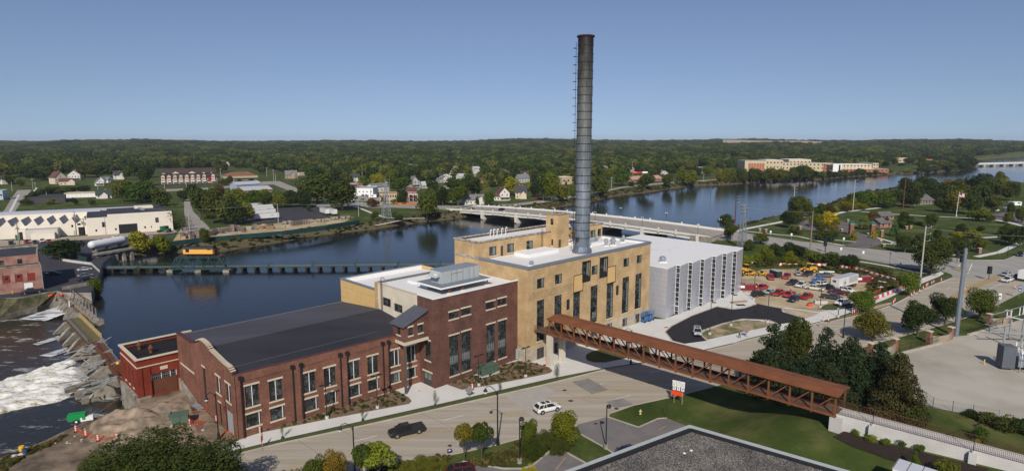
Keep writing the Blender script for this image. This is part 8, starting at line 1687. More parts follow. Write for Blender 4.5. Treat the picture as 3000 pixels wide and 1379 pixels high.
boxthing('white_tank_box','white box tank beside the green compressor','tank',256,1232,[('body',[('b',-.9,.9,-.4,.4,.2,.9)],wh),('leg',[('b',-.8,-.6,-.3,.3,0,.2),('b',.6,.8,-.3,.3,0,.2)],gv)],.5)
boxthing('yellow_barrel','yellow barrel at the bottom left on the bank','barrel',65,1325,[('drum',[('l',[(.38,0),(.4,.3),(.38,.6),(.4,.9),(.38,1.1)],(0,0,0))],yellowm),('lid',[('l',[(.34,1.1),(.33,1.13)],(0,0,0))],yellowm)])
boxthing('blue_barrel','dark blue barrel beside the yellow one at the bottom left','barrel',75,1331,[('drum',[('l',[(.38,0),(.4,.3),(.38,.6),(.4,.9),(.38,1.0)],(0,0,0))],M('barrel_blue',(.04,.07,.11),.5,.05)),('lid',[('l',[(.34,1.0),(.33,1.03)],(0,0,0))],plastic)])
boxthing('small_boat','white upturned boat hull on the bank at the bottom left','boat',40,1340,[('hull',[('l',[(.5,0),(.7,.25),(.2,.5)],(0,0,0)),('l',[(.45,0),(.6,.25),(.2,.45)],(.9,.3,0))],M('dull_white_hull',(.5,.5,.48),.6,.05))],.4)
boxthing('plywood_sheet','plywood sheet leaning on the white hull','plywood',18,1346,[('sheet',[('b',-1.4,1.4,-.8,.8,.1,.16)],woodm),('underlayer',[('b',-1.2,1.2,-.7,.7,0,.09)],oc)],.5)
boxthing('pipe_bundle','bundle of grey pipes beside the concrete foundation','pipes',573,1195,[('pipe',[('t',(-1.6,i*.22,.15),(1.6,i*.3,.15),.09)for i in range(5)],gv)],-.7)
boxthing('equipment_crate','dusty crates behind the green transformer','crate',497,1222,[('crate',[('b',-1.2,.2,-.6,.6,0,1.1),('b',.4,1.4,-.6,.5,0,.8)],M('dusty_crate',(.19,.16,.12),.9,.2,1)),('lid',[('b',-1.25,.25,-.65,.65,1.1,1.2)],oc)],.4)
hy=M('hydrant_yellow',(.62,.50,.20),.5,.05)
for u,v,lb_ in[(1876,1212,'pale yellow fire hydrant on the lawn by the road')]:boxthing('fire_hydrant',lb_,'hydrant',u,v,[('barrel',[('l',[(.2,0),(.2,.08),(.13,.1),(.13,.62),(.17,.65),(.13,.8),(.03,.88)],(0,0,0))],hy),('nozzle',[('t',(-.28,0,.5),(.28,0,.5),.07),('t',(0,-.25,.5),(0,0,.5),.09)],hy)],0,z=float(tz(*P(1876,1212,.4))))
boxthing('small_hydrant','small yellow hydrant at the park entrance','hydrant',2581,705,[('barrel',[('l',[(.3,0),(.25,.9),(.1,1.2)],(0,0,0))],yellowm),('base',[('b',-.35,.35,-.35,.35,-.0,.3)],wh)])
boxthing('drain_post','short pale standpipe at the wall of the low brick wing','pipe',762,1269,[('pipe',[('t',(0,0,0),(0,0,1.1),.14)],limestone),('cap',[('t',(0,0,1.1),(0,0,1.18),.17)],limestone)])
boxthing('reed_sculpture','bronze plaque stand on the corner slab by the door','plaque',1228,1145,[('post',[('r',(0,0,0),(0,0,.1),.2)],gv),('plate',[('b',-.15,.15,-.1,.1,.1,.15)],gv)])
for i,(u,v,lb_)in enumerate([(49,716,'beside the busy utility pole, left'),(67,714,'beside the busy utility pole, right'),(97,722,'left in front of the factory row'),(112,728,'on the factory kerb right'),(176,762,'left one before the riverside wall'),(182,763,'second one before the riverside wall'),(204,766,'third one before the riverside wall'),(37,860,'left one at the lawn of the old factory'),(49,856,'right one at the lawn of the old factory'),(2883,1066,'in the gravel yard before the transformer rack')]):
 boxthing('bollard','yellow bollard '+lb_,'bollard',u,v,[('post',[('l',[(.12,0),(.12,1.0),(.08,1.1)],(0,0,0))],yellowm),('base',[('l',[(.16,0),(.16,.06)],(0,0,0))],cc_)],grp='yellow bollards')
# green fence along the pallet yard, pallets and concrete pipes
fcl=[(215,742),(262,757),(300,748),(392,726),(500,721),(583,710),(707,699),(837,688),(953,674),(1053,655)]
def fence(name,px,h,m,label,pm=None,post=8,top=False,z=0,solid=True):
 t=thing(name,(*P(*px[0]),z),label,'fence');k=MB();kp=MB()
 for(u,v),(u2,v2)in zip(px,px[1:]):
  a=Vector(P(u,v,z));b_=Vector(P(u2,v2,z));n=max(1,int((b_-a).length/post))
  if solid:k.bar((a.x,a.y,z+h/2),(b_.x,b_.y,z+h/2),.06,h,m)
  else:
   for zz in(.1,h*.5,h-.05):k.bar((a.x,a.y,z+zz),(b_.x,b_.y,z+zz),.04,None,m)
   mm=int((b_-a).length/.35)
   for j in range(mm):q=a.lerp(b_,j/mm);k.bar((q.x,q.y,z),(q.x,q.y,z+h),.02,None,m)
  for j in range(n+1):q=a.lerp(b_,j/n);kp.tube((q.x,q.y,z-.3),(q.x,q.y,z+h+.15),.06,.06,6,pm or m)
 k.mk('panel',t);kp.mk('post_row',t);return t
fence('green_screen_fence',fcl[2:],2.2,M('green_screen',(.012,.045,.04),.85,.2,.5),'long dark green screened fence in front of the pallet yard across the river',tg)
fence('green_screen_fence',[(215,753),(255,768),(268,757)],1.8,M('green_screen'),'short green fence on the wall behind the parked silver sedan',tg)
fence('wooden_fence',[(1153,598),(1165,601),(1200,600),(1235,600)],2.0,M('cedar_fence',(.36,.15,.06),.85,.1,.5),'reddish wooden fence beside the brown stacked porch house')
fence('chain_link_fence',[(2672,1118),(2676,1150),(2733,1194),(2790,1205),(2850,1216),(2925,1232)],1.9,gv,'chain link fence around the lower side of the gravel yard',gv,5,solid=False)
fence('black_iron_fence',[(2634,1035),(2760,1003)],1.9,M('dark_hedge_screen',(.012,.014,.012),.8,.1),'dark screened fence between the curved brick walls, left part',black,4,solid=False)
fence('black_iron_fence',[(2840,978),(2937,952)],1.9,M('dark_hedge_screen'),'dark screened fence between the curved brick walls, right part',black,4,solid=False)
fence('car_park_fence',[(183,850),(262,835)],1.2,oc,'low concrete wall at the near side of the riverside car park')
fence('riverside_wall',[(183,764),(205,768),(268,776),(292,798)],1.0,cc_,'pale concrete wall behind the riverside car park')
fence('grey_kennel_fence',[(1000,640),(1035,641)],1.5,gv,'small grey fence beside the trailer lot corner',gv,3,solid=False)
cwm=brick('yard_wall_brick',(.40,.34,.25),(.32,.25,.18),(.45,.4,.32))
for j,(c,lb_)in enumerate([((2768,1003),'curved pale brick yard wall with two end pillars behind the steel pole'),((2600,1040),'curved pale brick yard wall behind the reddish pine'),((2940,950),'curved pale brick yard wall behind the substation frame')]):
 p=P(*c);t=thing('curved_brick_wall',(*p,0),lb_,'wall','curved brick walls around the gravel yard');k=MB((*p,0),.4);R_=7
 for i in range(10):a0=math.radians(235+7*i);a1_=math.radians(242+7*i);k.bar((R_*cos(a0),7+R_*sin(a0),.9),(R_*cos(a1_),7+R_*sin(a1_),.9),.4,1.8,cwm)
 k.mk('wall',t)
 for a0 in(235,305):k=MB((*p,0),.4);x,yy=R_*cos(math.radians(a0)),7+R_*sin(math.radians(a0));k.box(x-.45,x+.45,yy-.45,yy+.45,0,2.9,pb);pl_=k.mk('pillar',t);k=MB((*p,0),.4);k.box(x-.6,x+.6,yy-.6,yy+.6,2.9,3.1,stm_);k.mk('cap',pl_)
def pallet(m,n,w_=1.2):
 t=thing('pallet_stack',(0,0,0),'x','pallets');k=MB()
 for i in range(n):k.box(-w_/2,w_/2,-.5,.5,i*.15,i*.15+.03,m);k.box(-w_/2,w_/2,-.5,.5,i*.15+.1,i*.15+.13,m);k.box(-w_/2,-w_/2+.1,-.5,.5,i*.15+.03,i*.15+.1,m);k.box(w_/2-.1,w_/2,-.5,.5,i*.15+.03,i*.15+.1,m);k.box(-.05,.05,-.5,.5,i*.15+.03,i*.15+.1,m)
 k.mk('boards',t);return t
PS=[pallet(M('grey_pallet_wood',(.16,.14,.13),.9,.3,1.5),12),pallet(M('fresh_pallet_wood',(.46,.30,.16),.9,.15,1.5),9),pallet(M('old_pallet_wood',(.24,.19,.15),.9,.3,1.5),14)]
rp_=random.Random(8)
def on_line(px,t):
 n=len(px)-1;i=min(n-1,int(t*n));f_=t*n-i;return px[i][0]+(px[i+1][0]-px[i][0])*f_,px[i][1]+(px[i+1][1]-px[i][1])*f_
for i in range(64):
 t_=rp_.random()
 u,v=on_line([(512,699),(610,686),(700,676),(800,665)],t_);v+=rp_.uniform(-3,6)
 if 655<u<790 and v>680:v-=6
 k_=2 if rp_.random()<.35 else 0
 if t_<.15 or t_>.82:k_=1 if rp_.random()<.6 else k_
 put(PS[k_],*P(u,v,.05),.05,rp_.uniform(0,3),label=['stack of grey weathered pallets in the yard behind the green fence','stack of fresh tan pallets in the yard behind the green fence','stack of old brown pallets in the yard behind the green fence'][k_],grp=['grey pallet stacks','tan pallet stacks','brown pallet stacks'][k_],scale=(rp_.uniform(1.2,2),rp_.uniform(1.2,2.2),rp_.uniform(.8,1.5)))
for i,(u,v,lb_)in enumerate([(835,657,'left'),(850,655,'second'),(895,652,'third, beside crates'),(910,651,'middle'),(935,650,'short, upright'),(955,648,'fifth'),(975,644,'large ribbed'),(985,643,'large ribbed twin'),(1005,642,'pale, next to last'),(1018,641,'last, palest')]):
 boxthing('concrete_pipe','concrete pipe '+lb_+' in the row behind the green fence','concrete pipe',u,v,[('ring',[('t',(-1.3,0,.95),(1.3,0,.95),.95)],oc),('opening',[('t',(-1.34,0,.95),(-1.3,0,.95),.6)],black)],rp_.uniform(-.4,.8),grp='concrete pipes behind the green fence')
for i in range(8):u,v=858+i*6,661-i*.8;put(PS[2],*P(u,v,.05),.05,.3*i,label='stack of old brown pallets between the concrete pipes',grp='brown pallet stacks by the pipes',scale=(1.5,1.6,1.2))
# dock, benches
boxthing('boat_dock','long grey wooden dock reaching into the river from the park','dock',2445,597,[('deck',[('b',-14,12,-1.5,1.5,.4,.7)],woodm),('pile',[('b',x,x+.3,-1.4,1.4,-3,.4)for x in(-12,-4,4,10)],polew)],-.1,z=WATER);boxthing('boat_dock_small','short grey wooden dock behind the park trees','dock',2484,582,[('deck',[('b',-6,6,-1.2,1.2,.4,.7)],woodm),('pile',[('b',x,x+.3,-1.1,1.1,-3,.4)for x in(-5,4)],polew)],0,z=WATER)
for u,v,lb_ in[(819,692,'green bench on the bank path across the river'),(1150,604,'x')]:
 if lb_!='x':boxthing('park_bench',lb_,'bench',u,v,[('seat',[('b',-1,1,-.2,.2,.4,.47)],gp_),('backrest',[('b',-1,1,.18,.24,.5,.95)],gp_),('leg',[('b',-.9,-.8,-.2,.2,0,.4),('b',.8,.9,-.2,.2,0,.4)],black)])
# SUBSTATION
sbt=thing('substation_frame',(*P(2900,1050),0),'galvanised steel substation frame with beams at the right edge','substation')
cols_=[(2861,1004,926),(2917,993,908),(2940,1008,960),(2990,997,895),(2844,1000,960)]
hz0=5.2
def frame_pts(u,v):return P(u,v,.05)
k=MB()
for u,v,vt in[(2940,1008,955),(2956,994,935),(2992,1000,935),(3030,990,930)]:p=frame_pts(u,v);k.tube((*p,0),(*p,HZ(vt,p[1])),.22,.22,8,gv)
k.mk('column',sbt);k=MB()
def pb3(u,v,base):p=P(*base);return(p[0]+(u-base[0])*p[1]/FPX,p[1],HZ(v,p[1]))
A1=pb3(2893,970,(2940,1008));A2=pb3(3040,978,(3040,1008));k.bar(A1,A2,.3,.3,gv)
B1=pb3(2897,922,(2900,1000));B2=pb3(3000,892,(3000,985));k.bar(B1,B2,.14,.14,gv);C1=pb3(2950,930,(2950,990));C2=pb3(3040,905,(3040,985));k.bar(C1,C2,.14,.14,gv);D1=pb3(2880,948,(2890,985));D2=pb3(3040,985,(3040,990));k.bar(D1,D2,.12,.12,gv);k.bar(pb3(2940,925,(2940,995)),pb3(3030,945,(3030,995)),.3,.3,gm3)
for u in(2941,2950,2953,2977,2987,2992):k.bar(pb3(u,935-(u-2940)*.3,(u,990)),pb3(u,912-(u-2940)*.3,(u,990)),.16,.16,wh if u%2 else gv)
k.bar(B1,pb3(2888,950,(2890,990)),.12,.12,gv);k.bar(B1,pb3(2902,953,(2903,990)),.12,.12,gv);k.bar(pb3(2895,968,(2894,1000)),pb3(2895,955,(2894,1000)),.3,.3,M('steel_pole_blue'))
k.mk('beam',sbt)
tr_=thing('power_transformer',(*P(2975,1085),0),'grey substation transformer with radiators and bushings at the right edge','transformer');p=P(2962,1082)
k=MB((*p,0),-.2);k.box(-2.2,.2,-.8,1.6,.5,5.2,M('radiator_grey',(.10,.11,.13),.6,.1));k.mk('radiator',tr_);k=MB((*p,0),-.2);k.box(.6,7,-1,2,1.0,3.2,gv);k.mk('tank',tr_)
k=MB((*p,0),-.2);r5=random.Random(9)
for i in range(26):x,yy,z=r5 .uniform(.5,7),r5 .uniform(-1.4,2),r5 .uniform(2.6,5.4);k.lathe([(.12,0),(.2,.2),(.12,.4),(.18,.6),(.06,.9)],7,r5 .choice([wh,gv,gm3]),(x,yy,z))
for i in range(12):x=r5 .uniform(.5,7);k.bar((x,-1.3,2.8),(x+r5 .uniform(-1,1),r5 .uniform(-1,2),5.6),.07,None,gv)
k.mk('bushing',tr_);k=MB((*p,0),-.2)
for x in(.7,1.8,2.9,4,5.2):k.bar((x,-1.6,0),(x,-1.6,2.9),.16,None,gv)
k.bar((.7,-1.6,2.9),(5.2,-1.6,2.9),.16,None,gv);k.mk('support_leg',tr_)
# PEOPLE
def person(u,v,label,pose,top,legs,skin=(.42,.26,.18),hat=None,rz=0,z=.08,vest=None,carry=False):
 p=P(u,v,z);t=thing('person',(*p,z),label,'person')
 st=pose
 V=[(0,0,.95),(0,0,1.15),(0,0,1.42),(0,0,1.5),(0,.02,1.62),(0,.02,1.74),(.09,0,.9),(.10,.12*st,.5),(.10,.10*st-.10*abs(st),.08),(.10,.10*st+.05,.03),(-.09,0,.9),(-.10,-.16*st,.5),(-.10,-.34*st,.10),(-.10,-.26*st,.03),(.19,0,1.40),(.24,-.10*st,1.12),(.25,-.02*st+.08,.88),(.26,.12,.80),(-.19,0,1.40),(-.24,.12*st,1.13),(-.25,.22*st+.02,.9),(-.26,.25*st+.04,.82)]
 E=[(0,1),(1,2),(2,3),(3,4),(4,5),(0,6),(6,7),(7,8),(8,9),(0,10),(10,11),(11,12),(12,13),(2,14),(14,15),(15,16),(16,17),(2,18),(18,19),(19,20),(20,21)]
 Rr=[.14,.13,.16,.06,.10,.09,.09,.065,.05,.045,.09,.065,.05,.045,.07,.05,.04,.035,.07,.05,.04,.035]
 def skin_obj(name,Vs,Es,Rs,m,par):
  me=bpy.data.meshes.new(name);me.from_pydata(Vs,Es,[]);o=bpy.data.objects.new(name,me);COL.objects.link(o);s=o.modifiers.new('s','SKIN')
  for i,r_ in enumerate(Rs):me.skin_vertices[0].data[i].radius=(r_,r_)
  me.skin_vertices[0].data[0].use_root=True;s.use_smooth_shade=True;o.modifiers.new('u','SUBSURF').levels=1;o.modifiers['u'].render_levels=1;me.materials.append(m)
  dg_=bpy.context.evaluated_depsgraph_get();me2=bpy.data.meshes.new_from_object(o.evaluated_get(dg_));bpy.data.objects.remove(o);o=bpy.data.objects.new(name,me2);me2 .materials.clear();me2 .materials.append(m);COL.objects.link(o);o.parent=par;return o
 skin_obj('body',V,E,Rr,M('skin_%d'%int(skin[0]*100),skin,.6,0),t)
 def sub(ids,es,rs,name,m):
  mp={j:i for i,j in enumerate(ids)};skin_obj(name,[V[j]for j in ids],[(mp[a],mp[b_])for a,b_ in es],[rs*Rr[j]+.012 for j in ids],m,t)
 sub([0,1,2,14,15,18,19],[(0,1),(1,2),(2,14),(14,15),(2,18),(18,19)],1.12,'shirt',top);sub([0,6,7,8,10,11,12],[(0,6),(6,7),(7,8),(0,10),(10,11),(11,12)],1.15,'trousers',legs)
 if vest:sub([1,2],[(0,1)]and[(1,2)],1.25,'safety_vest',vest)
 k=MB();k.lathe([(.115,1.70),(.12,1.76),(.09,1.84),(.02,1.87)],10,hat or M('dark_hair',(.03,.02,.015),.8,0));o=k.mk('hard_hat' if hat else 'hair',parent=None);o.parent=t;o.location=(0,.02,0)
 t.rotation_euler=(0,0,rz);return t
navyc=M('navy_cloth',(.02,.03,.07),.9,0)
person(2166,990,'person in dark navy clothes walking on the new sidewalk',1.0,navyc,navyc,rz=1.9,z=.06)
person(2316,857,'person in an orange safety vest and white hard hat behind the red trucks',.3,M('orange_vest',(.7,.16,.03),.8,0),M('work_trousers',(.06,.07,.09),.9,0),hat=wh,rz=.4)
person(2347,864,'person in a yellow safety shirt and pale trousers standing near the red pickup',.2,M('yellow_vest',(.55,.62,.05),.8,0),M('khaki',(.35,.30,.22),.9,0),hat=M('dark_hair'),rz=2.5)
# VEGETATION
leaf_d=leafmat('deciduous_leaves',(.032,.050,.011),(.060,.076,.015),(.125,.125,.024),.22)
leaf_f=leafmat('forest_leaves',(.024,.042,.012),(.055,.078,.018),(.15,.155,.034),.15)
leaf_p=leafmat('pine_needles',(.018,.032,.015),(.026,.04,.018),(.04,.048,.02),.5)
def cm_(name,seed,nl,nleaf,size,mat,kind='round',trunk=False,flat=1.0):
 r=np.random.RandomState(seed);C=[];Rr=[]
 if kind=='round':
  for i in range(nl):
   th=r.rand()*2*pi;z=.30+.52*r.rand();rad=(.30*math.sqrt(max(0,1-((z-.52)/.46)**2)))*(r.rand()**.4)
   C.append((rad*cos(th),rad*sin(th),z));Rr.append(.14+.09*r.rand())
  C.append((0,0,.55));Rr.append(.27)
 elif kind=='shrub':
  for i in range(nl):th=r.rand()*2*pi;rad=.32*math.sqrt(r.rand());C.append((rad*cos(th),rad*sin(th),.18+.5*r.rand()*(1-rad)));Rr.append(.16+.12*r.rand())
  C.append((0,0,.35));Rr.append(.32)
 elif kind=='umb':
  for i in range(nl):th=r.rand()*2*pi;rad=.34*math.sqrt(r.rand());C.append((rad*cos(th),rad*sin(th),.84-.5*rad));Rr.append(.12+.05*r.rand())
 elif kind=='spray':
  for i in range(nl):th=r.rand()*2*pi;rad=.42*math.sqrt(r.rand());C.append((rad*cos(th),rad*sin(th),.12+.72*r.rand()*(1.05-rad)));Rr.append(.07+.07*r.rand())
  C.append((0,0,.35));Rr.append(.3)
 elif kind=='pine':
  for i in range(nl):
   z=.06+.92*(i/nl);rad=.46*(1-z)**.75*(0.75+.5*r.rand());th=r.rand()*2*pi;C.append((rad*.72*cos(th),rad*.72*sin(th),z));Rr.append((.05+.15*(1-z))*(.8+.4*r.rand()))
 elif kind=='clump':
  for i in range(nl):th=r.rand()*2*pi;rad=.46*math.sqrt(r.rand());C.append((rad*cos(th),rad*sin(th),.45+.32*r.rand()));Rr.append(.13+.08*r.rand())
 C=np.array(C);Rr=np.array(Rr);wgt=Rr**2/np.sum(Rr**2);k=r.choice(len(C),nleaf,p=wgt)
 d=r.randn(nleaf,3);d[:,2]=d[:,2]*.9+.25;d/=np.linalg.norm(d,axis=1)[:,None]
 sc=Rr[k][:,None]*(.80+.32*r.rand(nleaf,1));
 if kind=='pine':off=d*sc*np.array([1.25,1.25,.55])
 elif kind=='spray':off=d*sc*np.array([.8,.8,1.5])
 else:off=d*sc
 pos=C[k]+off;pos[:,2]=np.maximum(pos[:,2],.02);
 n=d+r.randn(nleaf,3)*.55;n/=np.linalg.norm(n,axis=1)[:,None]
 a=np.cross(n,r.randn(nleaf,3));a/=np.linalg.norm(a,axis=1)[:,None];b_=np.cross(n,a)
 s=size*(.6+.8*r.rand(nleaf,1));a*=s;b_*=s*(.42 if kind=='spray' else.7)
 co=np.stack([pos-a,pos-b_*.9,pos+a,pos+b_],1).reshape(-1,3);q=np.arange(nleaf*4).reshape(-1,4)
 me=bpy.data.meshes.new(name);mesh_np(me,co,q);me.materials.append(mat);return me
def trunk_mesh(name,seed,kind='round'):
 r=random.Random(seed);k=MB();
 if kind=='pine':k.tube((0,0,-.05),(0,0,.9),.022,.006,7,bark)
 else:
  k.tube((0,0,-.06),(.01,0,.3),.034,.024,8,bark);k.tube((.01,0,.3),(.0,.01,.7),.024,.008,7,bark)
  for i in range(7):th=i*2.4+r.random();z=.2+.06*i;e=.2+.06*r.random();k.tube((0,0,z),(e*cos(th),e*sin(th),z+.2+.1*r.random()),.014,.005,5,bark)
 me=bpy.data.meshes.new(name);me.from_pydata(k.v,[],k.f);me.materials.append(bark);return me
TM={'n':[cm_('crown_near',i,22,9000,.020,leaf_d)for i in(1,2,3)],'m':[cm_('crown_mid',i,18,2600,.036,leaf_d)for i in(11,12,13,14)],'p':[cm_('pine_crown',i,60,12000,.017,leaf_p,'pine')for i in(21,22)],'c':[cm_('conifer_crown',i,40,2200,.035,leaf_d,'pine')for i in(31,32)],'s':[cm_('shrub_crown',i,16,3000,.034,leaf_d,'shrub')for i in(41,42)],'b':[cm_('bush_crown',i,60,42000,.011,leaf_d,'spray')for i in(51,52)],'u':[cm_('umbrella_crown',i,14,3600,.03,leaf_d,'umb')for i in(45,46)],'l':[cm_('sparse_crown',i,10,900,.02,leaf_d)for i in(61,)]}
TK=[trunk_mesh('trunk',5),trunk_mesh('trunk',6)];TKP=trunk_mesh('pine_trunk',7,'pine')
tcount=[0]
def tree(u,vb,vt,wpx,kd,tint=(1,1,1),label=None,grp=None,hscale=None,z=None):
 if z is None:x,y,z=G(u,vb)
 else:x,y=P(u,vb,z)
 h=max(1.2,HZ(vt,y)-z);wd=wpx*math.hypot(y,CAMH-z)/FPX;tcount[0]+=1;i=tcount[0]
 nm={'u':'sumac_tree','n':'deciduous_tree','m':'deciduous_tree','p':'pine_tree','c':'conifer_tree','s':'shrub','b':'bush','l':'sparse_tree'}[kd]
 t=thing(nm,(x,y,z),label,{'p':'pine tree','c':'conifer','s':'shrub','b':'bush'}.get(kd,'tree'),grp);t.rotation_euler=(0,0,rnd.random()*6.28)
 ex=1.0 if kd in 'pc' else 1.08
 c=bpy.data.objects.new('crown',TM[kd][i%len(TM[kd])]);COL.objects.link(c);c.parent=t;c.scale=(wd*ex,wd*ex,h*1.06 if kd in 'nmlu' else h);c.color=(*tint,1)
 if kd not in 'sb':
  k=bpy.data.objects.new('trunk',TKP if kd in 'pc' else TK[i%2]);COL.objects.link(k);k.parent=t;k.scale=(wd,wd,h)
 return t
G1=(1.15,1.15,.9);DK=(.62,.7,.75);YG=(1.9,1.75,.7);YL=(3.4,2.5,.55);MR=(1.5,.7,.7);OR=(2.6,1.35,.6);BR=(1.5,1.15,.9);BG=(1.3,1.55,.8);BL=(1.5,2.0,3.0);GO=(4.2,2.9,.6);GYR=(1.8,1.6,1.9)
